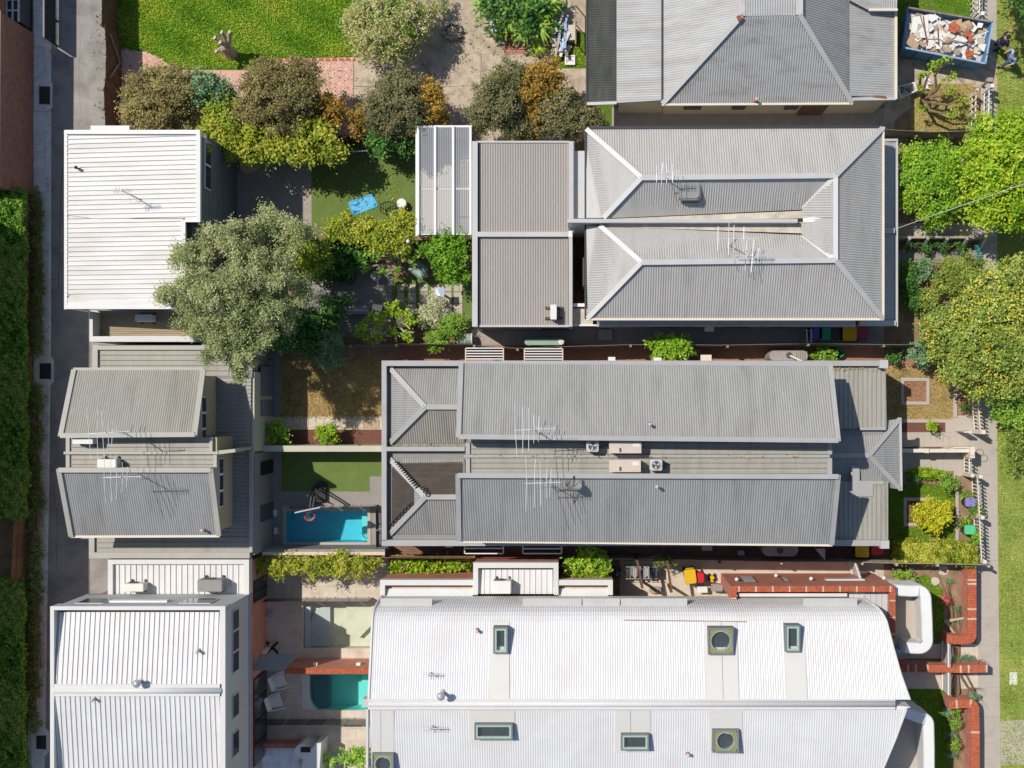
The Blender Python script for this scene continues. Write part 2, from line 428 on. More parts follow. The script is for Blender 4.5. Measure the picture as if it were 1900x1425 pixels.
# ------------------------------------------------------------------ plants
def leaf_mesh(name, ctr, nrm, size, aspect, tint, o):
    n = len(ctr)
    nrm = nrm / np.linalg.norm(nrm, axis=1, keepdims=True)
    t = rng.normal(size=(n, 3)); t -= nrm * (t * nrm).sum(1, keepdims=True); t /= np.linalg.norm(t, axis=1, keepdims=True)
    b = np.cross(nrm, t)
    L = size[:, None] * .5; W = L * aspect
    dr = nrm * L * .25
    q = np.stack([ctr - t * L - dr, ctr + b * W, ctr + t * L - dr, ctr - b * W], 1).reshape(-1, 3) - np.array(o)
    me = bpy.data.meshes.new(name)
    me.vertices.add(4 * n); me.vertices.foreach_set('co', q.ravel())
    me.loops.add(4 * n); me.loops.foreach_set('vertex_index', np.arange(4 * n, dtype=np.int32))
    me.polygons.add(n); me.polygons.foreach_set('loop_start', np.arange(0, 4 * n, 4, dtype=np.int32))
    me.polygons.foreach_set('loop_total', np.full(n, 4, dtype=np.int32))
    at = me.attributes.new('tint', 'FLOAT', 'FACE'); at.data.foreach_set('value', np.clip(tint, 0, 1).astype(np.float32))
    me.update(calc_edges=True)
    return me

def leaves_on(blobs, leaf, lai, clump, aspect, spread=.8, up=.6, under=-.25, inner=.2):
    """leaf positions for a crown made of ellipsoids (px,py,zc,rx_px,ry_px,rz): leaves gathered in clumps on and inside the ellipsoids"""
    cs, ns, ss, ts = [], [], [], []
    for (px, py, zc, rx, ry, rz) in blobs:
        c = np.array(P(px, py, zc)); k = S * (1 - zc / H); r = np.array([rx * k, ry * k, rz])
        area = math.pi * r[0] * r[1]
        la = leaf * leaf * aspect * .5
        n = max(30, int(area * lai / la))
        ncl = max(5, int(area * 1.25 / (clump * clump)))
        d = rng.normal(size=(ncl * 3, 3)); d /= np.linalg.norm(d, axis=1, keepdims=True)
        d = d[d[:, 2] > under][:ncl]; ncl = len(d)
        rad = np.clip(1 - np.abs(rng.normal(size=(ncl, 1))) * .16, .45, 1) + rng.normal(size=(ncl, 1)) * .05
        cc = c + d * r * rad
        cr = clump * rng.uniform(.55, 1.3, ncl); ctint = rng.uniform(0, 1, ncl)
        w = cr ** 2; idx = rng.choice(ncl, n, p=w / w.sum())
        e = rng.normal(size=(n, 3))
        fill = rng.uniform(0, 1, n) < inner            # some leaves deep inside the crown
        p = cc[idx] + e * cr[idx][:, None] * np.array([.5, .5, .4]) + d[idx] * np.abs(rng.normal(size=(n, 1))) * cr[idx][:, None] * .55
        v = rng.normal(size=(n, 3)); v /= np.linalg.norm(v, axis=1, keepdims=True)
        p[fill] = (c + v * r * (rng.uniform(.1, 1, (n, 1)) ** .5) * .78)[fill]
        nr = d[idx] * .35 + np.array([0, 0, up]) + rng.normal(size=(n, 3)) * .62 * spread
        cs.append(p); ns.append(nr); ss.append(leaf * rng.uniform(.6, 1.35, n)); ts.append(.5 * ctint[idx] + .5 * rng.uniform(0, 1, n))
    c = np.concatenate(cs); c[:, 2] = np.maximum(c[:, 2], .03)
    return c, np.concatenate(ns), np.concatenate(ss), np.concatenate(ts)

def crown(parent, name, mt, blobs, leaf=.13, lai=7, clump=.32, aspect=.55, spread=.8, up=.6, under=-.25, tshift=0, inner=.2):
    c, n, s, t = leaves_on(blobs, leaf, lai, clump, aspect, spread, up, under, inner)
    o = parent['_o'] if parent is not None else (float(c[:, 0].mean()), float(c[:, 1].mean()), 0.0)
    me = leaf_mesh(name, c, n, s, aspect, t + tshift, o)
    me.materials.append(mt)
    ob = bpy.data.objects.new(name, me); C.objects.link(ob)
    if parent is not None: ob.parent = parent
    else: ob.location = o; ob['_o'] = list(o)
    return ob

def limbs(m, base, tips, r0, bends=2, jit=.15):
    """tapered trunk and limbs: base point, list of tip points"""
    base = Vector(base)
    fork = base + (sum((Vector(t) for t in tips), Vector()) / len(tips) - base) * .4
    fork.z = base.z + (min(t[2] for t in tips) - base.z) * .55
    m.tube([base, base.lerp(fork, .5) + Vector((random.uniform(-1, 1) * jit * .5, random.uniform(-1, 1) * jit * .5, 0)), fork], [r0, r0 * .8, r0 * .7], 7)
    for t in tips:
        t = Vector(t); pts = [fork]; rr = [r0 * .6]
        for i in range(1, bends + 1):
            f = i / (bends + 1)
            pts.append(fork.lerp(t, f) + Vector([random.uniform(-1, 1) * jit for _ in range(3)])); rr.append(r0 * (.6 - .45 * f))
        pts.append(t); rr.append(r0 * .1); m.tube(pts, rr, 5)
        for _ in range(2):
            a = pts[-2]; e = t + Vector([random.uniform(-1, 1) * jit * 3 for _ in range(3)])
            m.tube([a, e], [r0 * .15, r0 * .05], 4)
def tree(name, label, mt, blobs, ground=None, cat='tree', group=None, trunk='trunk', r0=.1, leaf=.13, lai=7, clump=.32, **kw):
    b0 = blobs[0]
    if ground is None:
        p = sum((P(b[0], b[1], b[2]) for b in blobs), Vector()) / len(blobs)
    else: p = P(*ground, 0)
    t = thing(name, label, cat, (p.x, p.y, 0), group)
    crown(t, 'crown', mt, blobs, leaf, lai, clump, **kw)
    m = MB(); tips = []
    for b in blobs:
        c = P(b[0], b[1], b[2]); k = S
        for _ in range(2):
            tips.append((c.x + random.uniform(-.5, .5) * b[3] * k, c.y + random.uniform(-.5, .5) * b[4] * k, c.z + b[5] * .45))
    limbs(m, (p.x, p.y, 0), tips, r0)
    m.build('trunk', M[trunk], t)
    return t

def G(*c): return tuple(min(v * 2.25, .68) for v in alb(*c))
LF = {}
LF['olive'] = leafmat('leaf_silver', [G(70, 84, 48), G(112, 124, 78), G(146, 150, 102), G(182, 182, 136)])
LF['bronze'] = leafmat('leaf_bronze', [G(72, 72, 40), G(118, 106, 66), G(128, 126, 76), G(160, 138, 94)])
LF['darkgrey'] = leafmat('leaf_dark', [G(56, 66, 38), G(92, 98, 62), G(112, 104, 70), G(138, 132, 92)])
LF['bluegreen'] = leafmat('leaf_bluegreen', [G(58, 86, 58), G(96, 126, 88), G(134, 158, 116)])
LF['yellowgreen'] = leafmat('leaf_yellowgreen', [G(72, 92, 26), G(112, 130, 36), G(152, 152, 48), G(184, 164, 76)])
LF['gold'] = leafmat('leaf_gold', [G(78, 82, 30), G(116, 100, 38), G(152, 116, 46), G(182, 148, 66)])
LF['green'] = leafmat('leaf_green', [G(60, 88, 26), G(104, 138, 46), G(150, 178, 72)])
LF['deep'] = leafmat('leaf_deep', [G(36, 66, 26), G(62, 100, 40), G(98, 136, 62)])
LF['bright'] = leafmat('leaf_bright', [G(70, 102, 22), G(122, 154, 30), G(176, 192, 52)])
LF['mid'] = leafmat('leaf_mid', [G(64, 100, 20), G(104, 144, 34), G(150, 178, 58)])
LF['pale'] = leafmat('leaf_pale', [G(104, 106, 58), G(150, 148, 92), G(196, 188, 130)])
LF['grev'] = leafmat('leaf_grev', [G(58, 80, 28), G(98, 118, 46), G(136, 148, 66), G(160, 162, 92)])
LF['flower'] = leafmat('petal_yellow', [G(190, 140, 34), G(214, 172, 56), G(206, 176, 104)], .2)
LF['hedge'] = leafmat('leaf_hedge', [G(44, 78, 22), G(82, 122, 36), G(116, 150, 58), G(120, 116, 64)])
LF['yellow'] = leafmat('leaf_yellow', [G(112, 122, 22), G(164, 160, 32), G(200, 184, 52)])
LF['ivy'] = leafmat('leaf_ivy', [G(70, 82, 40), G(100, 116, 62), G(140, 140, 86)])
LF['grass'] = leafmat('grass_blade', [G(78, 118, 20), G(122, 160, 34), G(176, 194, 62)], .35)
LF['grass_dry'] = leafmat('grass_dry_blade', [G(112, 104, 52), G(150, 130, 78), G(176, 152, 96)], .35)
LF['grass_verge'] = leafmat('grass_verge_blade', [G(98, 122, 44), G(146, 158, 72), G(190, 182, 104)], .35)
LF['red'] = leafmat('leaf_red', [G(104, 40, 44), G(140, 60, 56), G(170, 90, 80)])
LF['variegated'] = leafmat('leaf_variegated', [G(110, 126, 80), G(170, 180, 130), G(214, 212, 176)])

def inpoly(x, y, poly):
    ins = np.zeros(len(x), bool); n = len(poly)
    for i in range(n):
        (x0, y0), (x1, y1) = poly[i], poly[i - 1]
        c = ((y0 > y) != (y1 > y)) & (x < (x1 - x0) * (y - y0) / (y1 - y0 + 1e-12) + x0)
        ins ^= c
    return ins
def grass(name, label, poly, mt, dens=420, size=.1, lean=.7):
    xs = [p[0] for p in poly]; ys = [p[1] for p in poly]
    area = (max(xs) - min(xs)) * (max(ys) - min(ys)) * S * S
    n = int(area * dens)
    x = rng.uniform(min(xs), max(xs), n); y = rng.uniform(min(ys), max(ys), n)
    k = inpoly(x + 1.6 * np.sin(y * .31 + x * .1) + rng.normal(size=n) * 1.2, y + 1.6 * np.sin(x * .27 + y * .13) + rng.normal(size=n) * 1.2, poly); x, y = x[k], y[k]; n = len(x)
    c = np.stack([(x - NX) * S, -(y - NY) * S, np.full(n, .02) + rng.uniform(.015, .06, n)], 1)
    # patches: gentle clumping of tint
    t = .5 + .38 * np.sin(c[:, 0] * 1.7 + 1.3 * np.sin(c[:, 1] * 1.1)) * np.sin(c[:, 1] * 2.3 + c[:, 0] * .6) + rng.normal(size=n) * .22
    nr = rng.normal(size=(n, 3)) * lean + np.array([0, 0, .75])
    o = (float(c[:, 0].mean()), float(c[:, 1].mean()), 0.0)
    me = leaf_mesh(name, c, nr, size * rng.uniform(.6, 1.4, n), .28, t, o); me.materials.append(LF[mt])
    ob = bpy.data.objects.new(name, me); C.objects.link(ob); ob.location = o
    return tag(ob, label, 'grass', kind='stuff')
# ------------------------------------------------------------------ ground, lane, paths, lawns
POOLS = [(531, 948, 682, 1006), (562, 1124, 690, 1203), (560, 1252, 690, 1318)]
def holed(name, mt, x0, y0, x1, y1, lev, holes):       # sheet with rectangular openings
    xs = sorted({x0, x1, *[h[0] for h in holes], *[h[2] for h in holes]}); ys = sorted({y0, y1, *[h[1] for h in holes], *[h[3] for h in holes]})
    m = MB(); z = sheet_z(lev)
    for i in range(len(xs) - 1):
        for j in range(len(ys) - 1):
            cx, cy = (xs[i] + xs[i + 1]) / 2, (ys[j] + ys[j + 1]) / 2
            if any(h[0] < cx < h[2] and h[1] < cy < h[3] for h in holes): continue
            m.poly([P(xs[i], ys[j + 1], z), P(xs[i + 1], ys[j + 1], z), P(xs[i + 1], ys[j], z), P(xs[i], ys[j], z)])
    o = struct(name, mt, m); o['_z'] = z; return o
holed('ground', M['soil'], -17000, -17000, 17000, 17000, 0, POOLS)
LANE = [(90, -60), (232, -60), (232, 245), (225, 660), (215, 1040), (215, 1110), (180, 1480), (78, 1480), (84, 1100), (92, 600), (93, 200)]
sheet('laneway', M['asphalt'], LANE, 1)
# gutter of concrete slabs beside the lane
gut = sheet('lane_gutter', M['gutter_concrete'], [(62, -60), (95, -60), (95, 600), (91, 900), (82, 1480), (50, 1480), (60, 900), (63, 400)], 1.5)
ys = [-60, 20, 88, 147, 207, 282, 357, 410, 466, 532, 598, 660, 716, 766, 832, 898, 966, 1030, 1096, 1160, 1226, 1290, 1350, 1402, 1470]
def gx(y):   # right edge of the gutter
    return np.interp(y, [-60, 350, 600, 900, 1480], [92, 92, 92, 91, 82])
def gl(y): return np.interp(y, [-60, 400, 900, 1480], [63, 63, 64, 58])
for i in range(len(ys) - 1):
    a, b = ys[i] + .35, ys[i + 1] - .35
    m = MB(); m.prism([(gl(a), a), (gx(a) - 8, a), (gx(b) - 8, b), (gl(b), b)], .004, .05, 0); m.build('slab', M['gutter_concrete'], gut)
    m = MB(); m.prism([(gx(a) - 7.6, a), (gx(a), a), (gx(b), b), (gx(b) - 7.6, b)], .004, .035, 0); m.build('channel_slab', M['gutter_concrete'], gut)
for (x0, y0, x1, y1, lb) in [(64, 147, 98, 207, 'concrete drain pit with steel grate beside the brown brick wall'), (65, 660, 100, 716, 'concrete drain pit with steel grate beside the lane hedge, opposite the grey townhouse'), (59, 1350, 91, 1402, 'concrete drain pit with steel grate at the lower left corner of the lane')]:
    c = P((x0 + x1) / 2, (y0 + y1) / 2)
    t = thing('drain_pit', lb, 'drain', c)
    t['group'] = 'drain pits along the lane gutter'
    part(t, 'surround', M['gutter_concrete'], lambda m: m.prism([(x0, y0), (x1 - 7, y0), (x1, y0 + 8), (x1, y1 - 8), (x1 - 7, y1), (x0, y1)], 0, .07, 0))
    gx0, gy0, gx1, gy1 = x0 + 10, y0 + 14, x1 - 4, y1 - 13
    gr = part(t, 'grate', M['dark_metal'], lambda m: m.pbox(gx0, gy0, gx1, gy1, .06, .075, 0))
    for k in range(7):
        y = gy0 + 2 + k * (gy1 - gy0 - 4) / 6
        part(gr, 'grate_bar', M['charcoal'], lambda m: m.bar(P(gx0, y) + Vector((0, 0, .085)), P(gx1, y + 2) + Vector((0, 0, .085)), .03))
# street side
fp = sheet('footpath', M['footpath'], [(1820, -60), (1849, -60), (1849, 240), (1852, 600), (1850, 780), (1852, 1040), (1857, 1480), (1812, 1480), (1812, 1060), (1806, 880), (1798, 700), (1812, 600), (1820, 200)], 1)
for y in [-40, 60, 160, 420, 880, 960, 1040, 1108, 1146, 1198, 1240, 1276, 1330, 1380, 1430]:
    x0 = 1815 if y > 1000 else (1812 if y > 400 else 1825); x1 = np.interp(y, [-60, 600, 780, 1480], [1848, 1851, 1849, 1855])
    jnt(fp, M['dark_paving'], x0, y - .4, x1, y + .4)
sheet('nature_strip', M['verge'], [(1849, -60), (2150, -60), (2150, 1480), (1857, 1480), (1852, 1040), (1850, 780), (1852, 600), (1849, 240)], 1)
sheet('crossover', M['footpath'], [(1856, 1338), (2150, 1322), (2150, 1408), (1857, 1420)], 2)
m = MB(); m.pbox(1873, 1247, 1887, 1270, .004, .03, 0)
t = tag(m.build('service_pit_lid', M['gutter_concrete']), 'small rectangular concrete service pit lid set in the verge grass', 'pit lid')
# top garden
sheet('brick_path', M['herring'], [(215, 85), (330, 100), (660, 100), (662, 250), (215, 250)], 1)
sheet('back_lawn', M['lawn'], [(212, -60), (700, -60), (690, 60), (664, 106), (560, 108), (520, 109), (480, 130), (332, 130), (272, 96), (214, 92)], 3)
sheet('old_slab', M['old_concrete'], [(656, 104), (890, 100), (960, 100), (1090, 125), (1090, 262), (656, 262)], 2)
sheet('gravel_yard', M['gravel'], [(690, -60), (1090, -60), (1090, 104), (690, 104)], 1)
sheet('brick_edge', M['red_brick_flat'], [(935, 60), (975, 50), (980, 100), (935, 102)], 3)
sheet('side_lawn', M['lawn'], rect(1024, 60, 1090, 127), 3)
sheet('side_lawn_strip', M['lawn'], rect(1098, 195, 1135, 235), 3)
sheet('side_path', M['dark_paving'], rect(1130, 200, 1660, 245), 1)
# middle back yards
sheet('rear_paving', M['dark_paving'], rect(420, 262, 582, 470), 1)
sheet('artificial_turf', M['turf'], rect(578, 255, 782, 425), 2)
sheet('garden_soil', M['soil'], rect(420, 425, 890, 650), 1)
sheet('garden_paving', M['grey_paving'], [(566, 540), (560, 640), (640, 620), (728, 560), (740, 565), (740, 535), (600, 535)], 2)
sheet('garden_paving_slab', M['grey_paving'], rect(556, 500, 733, 625), 2)
pt = sheet('stepping_path', M['turf'], [(728, 515), (885, 515), (885, 612), (728, 612)], 2)
for (x0, x1) in [(737, 750), (757, 772), (779, 794), (800, 815), (820, 838), (842, 858)]:
    for (y0, y1) in [(528, 541), (542.5, 562), (563.5, 588)]:
        if x0 < 755 and y1 > 570: continue
        m = MB(); m.pbox(x0, y0, x1, y1, .006, .045, 0); m.build('paver', M['pale_paving'], pt)
sheet('grass_border', M['turf'], rect(860, 555, 876, 604), 3)
sheet('townhouse_path', M['grey_wall'], rect(480, 655, 522, 850), 1)
sheet('dry_lawn', M['dry_grass'], rect(520, 663, 706, 780), 2)
pv = sheet('stepping_path', M['sandstone'], rect(498, 773, 708, 797), 3)
for k in range(14):
    x = 500 + k * 14.6; y0 = 774 + k * .35
    m = MB(); m.pbox(x, y0, x + 13.8, y0 + 17, .012, .05, 0); m.build('paver', M['cardboard'] if k >= 12 else M['sandstone'], pv)
sheet('bark_bed', M['bark'], rect(482, 795, 708, 830), 2)
sheet('lower_turf', M['turf'], [(522, 840), (708, 840), (708, 884), (686, 884), (686, 912), (522, 912)], 3)
holed('pool_paving', M['grey_paving'], 476, 838, 712, 1040, 2, POOLS[:1])
# side passages
sheet('soil_passage', M['bark_red'], rect(730, 641, 1700, 690), 1)
sheet('concrete_passage', M['dark_paving'], rect(876, 590, 1700, 640), 1)
sheet('brick_passage', M['dark_brick_path'], rect(708, 1005, 1660, 1042), 1)
sheet('pale_passage', M['stone_paving'], rect(1130, 1040, 1670, 1130), 1)
sheet('annex_bed', M['soil'], rect(700, 1030, 1150, 1110), 1.5)
# front gardens
sheet('front_soil', M['soil'], rect(1640, 420, 1815, 660), 1)
sheet('front_path', M['grey_paving'], [(1650, 464), (1820, 464), (1820, 488), (1650, 488)], 2)
sheet('front_path', M['pale_paving'], [(1650, 414), (1815, 414), (1815, 442), (1650, 442)], 2)
sheet('chip_path', M['bark_red'], [(1700, 610), (1704, 545), (1730, 486), (1765, 486), (1748, 530), (1738, 580), (1712, 640)], 3)
sheet('building_site_slab', M['old_concrete'], [(1640, 110), (1850, 110), (1850, 166), (1790, 160), (1690, 158), (1690, 200), (1640, 240)], 2)
sheet('front_grass', M['dry_grass'], [(1690, 155), (1805, 155), (1805, 245), (1690, 245)], 3)
sheet('front_grass', M['lawn'], [(1640, -60), (1806, -60), (1806, 60), (1640, 40)], 2)
sheet('front_grass', M['dry_grass'], rect(1640, 680, 1768, 778), 2)
def frame(name, mt, x0, y0, x1, y1, w, h, lev=0):
    m = MB()
    for r in ((x0, y0, x1, y0 + w), (x0, y1 - w, x1, y1), (x0, y0 + w, x0 + w, y1 - w), (x1 - w, y0 + w, x1, y1 - w)): m.pbox(*r, 0, h, 0)
    return m.build(name, M[mt])
tag(frame('garden_edging', 'pale_paving', 1671, 701, 1724, 751, 6, .08), 'square pale stone edging round a bark bed in the dry front lawn', 'edging')
sheet('bark_bed', M['bark_red'], rect(1676, 706, 1719, 746), 5)
tag(frame('garden_edging', 'pale_paving', 1676, 923, 1730, 976, 6, .08), 'square pale stone edging round the bed of the clipped yellow bush', 'edging')
sheet('bark_bed', M['bark'], rect(1682, 929, 1726, 972), 5)
fc = sheet('front_paving', M['pale_paving'], [(1640, 776), (1808, 770), (1812, 880), (1640, 900)], 1)
for x in range(1690, 1800, 12):
    jnt(fc, M['dark_paving'], x, 803, x + .6, 835)
    jnt(fc, M['dark_paving'], x, 849, x + .6, 874)
sheet('bark_bed', M['bark'], rect(1672, 784, 1754, 802), 2)
sheet('bark_bed', M['bark'], rect(1672, 829, 1770, 836), 2)
sheet('bark_bed', M['bark_red'], [(1775, 680), (1800, 680), (1803, 771), (1775, 771)], 2)
sheet('bark_bed', M['soil'], rect(1672, 874, 1770, 896), 2)
sheet('green_lawn', M['lawn'], rect(1640, 898, 1772, 1004), 2)
m = MB(); m.pbox(1768, 690, 1775, 774, 0, .08, 0); tag(m.build('garden_edging', M['pale_paving']), 'straight pale stone edging along the right side of the dry front lawn', 'edging')
m = MB(); m.pbox(1772, 900, 1778, 1004, 0, .08, 0); tag(m.build('garden_edging', M['pale_paving']), 'straight pale stone edging along the right side of the green front lawn', 'edging')
m = MB(); m.pbox(1672, 1000, 1772, 1005, 0, .07, 0); tag(m.build('garden_edging', M['pale_paving']), 'pale stone edging between the green lawn and the long clipped hedge', 'edging')
sheet('bed_soil', M['soil'], rect(1778, 890, 1810, 1030), 2)
# modern house front garden
sheet('front_bed', M['soil'], rect(1640, 1045, 1812, 1215), 2)
sheet('front_lawn_patch', M['lawn'], [(1700, 1072), (1716, 1066), (1735, 1078), (1750, 1095), (1752, 1130), (1752, 1190), (1725, 1195), (1725, 1110)], 3)
sheet('entry_path', M['stone_paving'], [(1660, 1195), (1815, 1195), (1815, 1278), (1660, 1278)], 3)
sheet('front_lawn_patch', M['lawn'], rect(1680, 1222, 1745, 1232), 5)
sheet('front_lawn_patch', M['lawn'], [(1685, 1278), (1752, 1278), (1766, 1330), (1768, 1480), (1720, 1480)], 3)
sheet('front_bed', M['soil'], [(1750, 1278), (1800, 1278), (1800, 1480), (1750, 1480)], 2)
# courtyards at the bottom
pav = holed('courtyard_paving', M['stone_paving'], 462, 1035, 720, 1480, 1, POOLS[1:])
for k, y in enumerate(range(1066, 1425, 22)):
    for (a, b) in ((497, 559), (559, 690)):
        if a == 559 and (1118 < y < 1204 or 1250 < y < 1320): continue
        jnt(pav, M['dark_paving'], a, y, b, y + .5)
for k, y in enumerate(range(1066, 1425, 22)):
    for x in range(510 + 14 * (k % 2), 690, 34):
        if x > 558 and (1100 < y < 1204 or 1228 < y < 1320): continue
        jnt(pav, M['dark_paving'], x, y + .6, x + .5, y + 21.8)
# lawns as real blades
grass('lawn_grass', 'lush green back lawn with shadow of the timber fence on its left', [(212, -40), (690, -40), (685, 60), (664, 104), (520, 107), (480, 128), (332, 128), (272, 94), (214, 90)], 'grass', 650, .11)
grass('verge_grass', 'patchy green and straw verge grass right of the footpath', [(1851, -40), (1940, -40), (1940, 1460), (1859, 1460), (1854, 1040), (1852, 780), (1854, 600), (1851, 240)], 'grass_verge', 420, .09)
grass('front_grass_blades', 'dry straw coloured front lawn round the square bark bed', rect(1645, 682, 1767, 776), 'grass_dry', 380, .08)
grass('front_grass_blades', 'green front lawn round the clipped yellow bush', rect(1648, 900, 1771, 1003), 'grass', 420, .07)
grass('front_grass_blades', 'thin dry grass under the pruned tree near the skip', [(1692, 157), (1803, 157), (1803, 243), (1692, 243)], 'grass_verge', 380, .09)
grass('front_grass_blades', 'green grass between the skip and the upper edge of the picture', [(1650, -40), (1804, -40), (1804, 24), (1690, 10), (1650, 10)], 'grass', 380, .09)
grass('dry_grass_blades', 'dry patchy lawn under the tree shadow behind the townhouse', rect(522, 665, 705, 778), 'grass_dry', 380, .08)
grass('lawn_patch_blades', 'bright lawn patch beside the white curved balcony', [(1702, 1074), (1716, 1068), (1735, 1080), (1749, 1097), (1751, 1130), (1751, 1190), (1727, 1194), (1727, 1110)], 'grass', 500, .07)
grass('lawn_patch_blades', 'shaded lawn patch at the lower right beside the second curved balcony', [(1690, 1282), (1750, 1282), (1764, 1330), (1766, 1460), (1730, 1460)], 'grass', 400, .07)
grass('side_lawn_blades', 'small green lawn beside the rubbish pile and the dark lean-to', rect(1026, 62, 1088, 125), 'grass', 400, .08)
# herringbone bricks of the back path
bp = bpy.data.objects['brick_path']
m = MB(); bw, bl = .105, .215; cs, sn = math.cos(R(45)), math.sin(R(45))
o = P(440, 175)
PATHP = [(218, 88), (275, 98), (333, 132), (482, 132), (522, 111), (655, 109), (655, 240), (218, 240)]
PW = [(P(x, y).x, P(x, y).y) for x, y in PATHP]
g = .115
for i in range(-60, 60):
    for j in range(-60, 60):
        # herringbone cells: horizontal brick at (i+j.., ) and vertical one
        for hv in (0, 1):
            k = (i - j) % 4
            if hv == 0 and k == 0: x0, y0, w, h = i * g, j * g, bl, bw
            elif hv == 1 and k == 2: x0, y0, w, h = i * g, j * g - g, bw, bl
            else: continue
            pts = [(x0, y0), (x0 + w, y0), (x0 + w, y0 + h), (x0, y0 + h)]
            cx = o.x + (x0 + w / 2) * cs - (y0 + h / 2) * sn; cy = o.y + (x0 + w / 2) * sn + (y0 + h / 2) * cs
            if not inpoly(np.array([cx]), np.array([cy]), PW)[0]: continue
            z = .022 + random.uniform(0, .008)
            q = [(o.x + a * cs - b * sn, o.y + a * sn + b * cs) for a, b in pts]
            n0 = len(m.v)
            m.v += [(a, b, .004) for a, b in q] + [(a, b, z) for a, b in q]
            m.f.append((n0 + 4, n0 + 5, n0 + 6, n0 + 7))
            for e in range(4): m.f.append((n0 + e, n0 + (e + 1) % 4, n0 + 4 + (e + 1) % 4, n0 + 4 + e))
hb = m.build('brick', M['herring'], bp); hb['kind'] = 'stuff'
for k in range(38):   # edging course of single bricks along the lawn
    x = 500 + k * 4.2
    m = MB(); m.pbox(x, 108.5, x + 3.6, 113.5, .004, .045, 0); m.build('edge_brick', M['terracotta'] if k % 3 else M['herring'], bp)
for k in range(22):
    y = 116 + k * 4.6
    m = MB(); m.pbox(650, y, 656, y + 4, .004, .045, 0); m.build('edge_brick', M['herring'], bp)
# ------------------------------------------------------------------ buildings
def Q(pts): return [P(*p) for p in pts]
AX, AY = (1, 0, 0), (0, 1, 0)
def roofpart(t, name, mt, pts, along, pitch=.1, amp=.015, kind='sin', label=None):
    m = MB(); q = Q(pts); m.corr(q, along, pitch, amp, kind)
    m.poly([p - Vector((0, 0, .05)) for p in q])
    return m.build(name, M[mt], t, label)
NCAP = [0]
def caps(t, mt, segs, w=.26, h=.05, name='ridge_cap'):
    for a, b in segs:
        NCAP[0] += 1; dz = Vector((0, 0, .033 + .0035 * (NCAP[0] % 9))); m = MB(); p, q = P(*a) + dz, P(*b) + dz; m.bar(p, q, w, h); m.build(name, M[mt], t)
def gutterbar(t, mt, a, b, w=.13, h=.12, name='gutter'):
    m = MB(); m.bar(P(*a), P(*b), w, h); m.build(name, M[mt], t)
def wall(t, mt, x0, y0, x1, y1, z0, z1, zr=None, name='wall'):
    m = MB(); m.pbox(x0, y0, x1, y1, z0, z1, zr); return m.build(name, M[mt], t)
def window_x(t, X, ya, yb, za, zb, frame='white_paint', pane='window_dark', n=1, d=.05):   # window on a wall facing +x at world X
    w = part(t, 'window', M[frame], lambda m: m.box(X, ya, za, X + d, yb, zb))
    st = (yb - ya) / n
    for i in range(n):
        part(w, 'pane', M[pane], lambda m: m.box(X + d, ya + i * st + .05, za + .05, X + d + .012, ya + (i + 1) * st - .05, zb - .05))
    return w
def window_y(t, Y, xa, xb, za, zb, sgn, frame='white_paint', pane='window_dark', n=1, d=.05):
    w = part(t, 'window', M[frame], lambda m: m.box(xa, Y, za, xb, Y + sgn * d, zb))
    st = (xb - xa) / n
    for i in range(n):
        part(w, 'pane', M[pane], lambda m: m.box(xa + i * st + .05, Y + sgn * d, za + .05, xa + (i + 1) * st - .05, Y + sgn * (d + .012), zb - .05))
    return w
HS = 0
# ---- brown brick building on the far left and the tall block behind it, which shades the lane
t = thing('brick_building', 'brown brick building with a blank wall along the lane', 'building', P(20, 200))
zt = 3.3
part(t, 'wall', M['brown_brick'], lambda m: m.prism([(-260, 22), (1, 22), (-1, 345), (-260, 345)], 0, zt))
part(t, 'roof', M['white_panel'], lambda m: m.prism([(-260, 24), (-3, 24), (-5, 343), (-260, 343)], zt, zt + .05, zt))
part(t, 'wall_capping', M['pink_cap'], lambda m: m.prism([(-3, 20), (2, 20), (0, 347), (-5, 347)], zt + .003, zt + .09, zt))
t = thing('rendered_building', 'pale building with a glazed corner bay at the upper left', 'building', P(10, 5))
part(t, 'wall', M['brown_brick'], lambda m: m.prism([(-260, -90), (-25, -90), (-25, 10), (-260, 10)], 0, 3.2))
part(t, 'roof', M['shaft_green'], lambda m: m.prism([(-260, -92), (-26, -92), (-26, 9), (-260, 9)], 3.202, 3.3, 3.2))
part(t, 'parapet', M['white_paint'], lambda m: m.pbox(-40, 9, -25, 13, 3.0, 3.35))
X1 = P(-25, 0, 3.2).x
bay = part(t, 'glazed_bay', M['window_dark'], lambda m: m.box(X1, P(0, 40, 1.3).y, .02, X1 + .55, P(0, -90, 1.3).y, 1.3), 'dark glass bay with pale frames')
for y in (20, 0, -22, -44):
    part(bay, 'mullion', M['alu'], lambda m: m.bar((X1, P(0, y, 1.3).y, 1.34), (X1 + .57, P(0, y, 1.3).y, 1.34), .07))
for z in (.0, .28, .55):
    part(bay, 'transom', M['alu'], lambda m: m.bar((X1 + z, P(0, 41, 1.3).y, 1.35), (X1 + z, P(0, -88, 1.3).y, 1.35), .07))
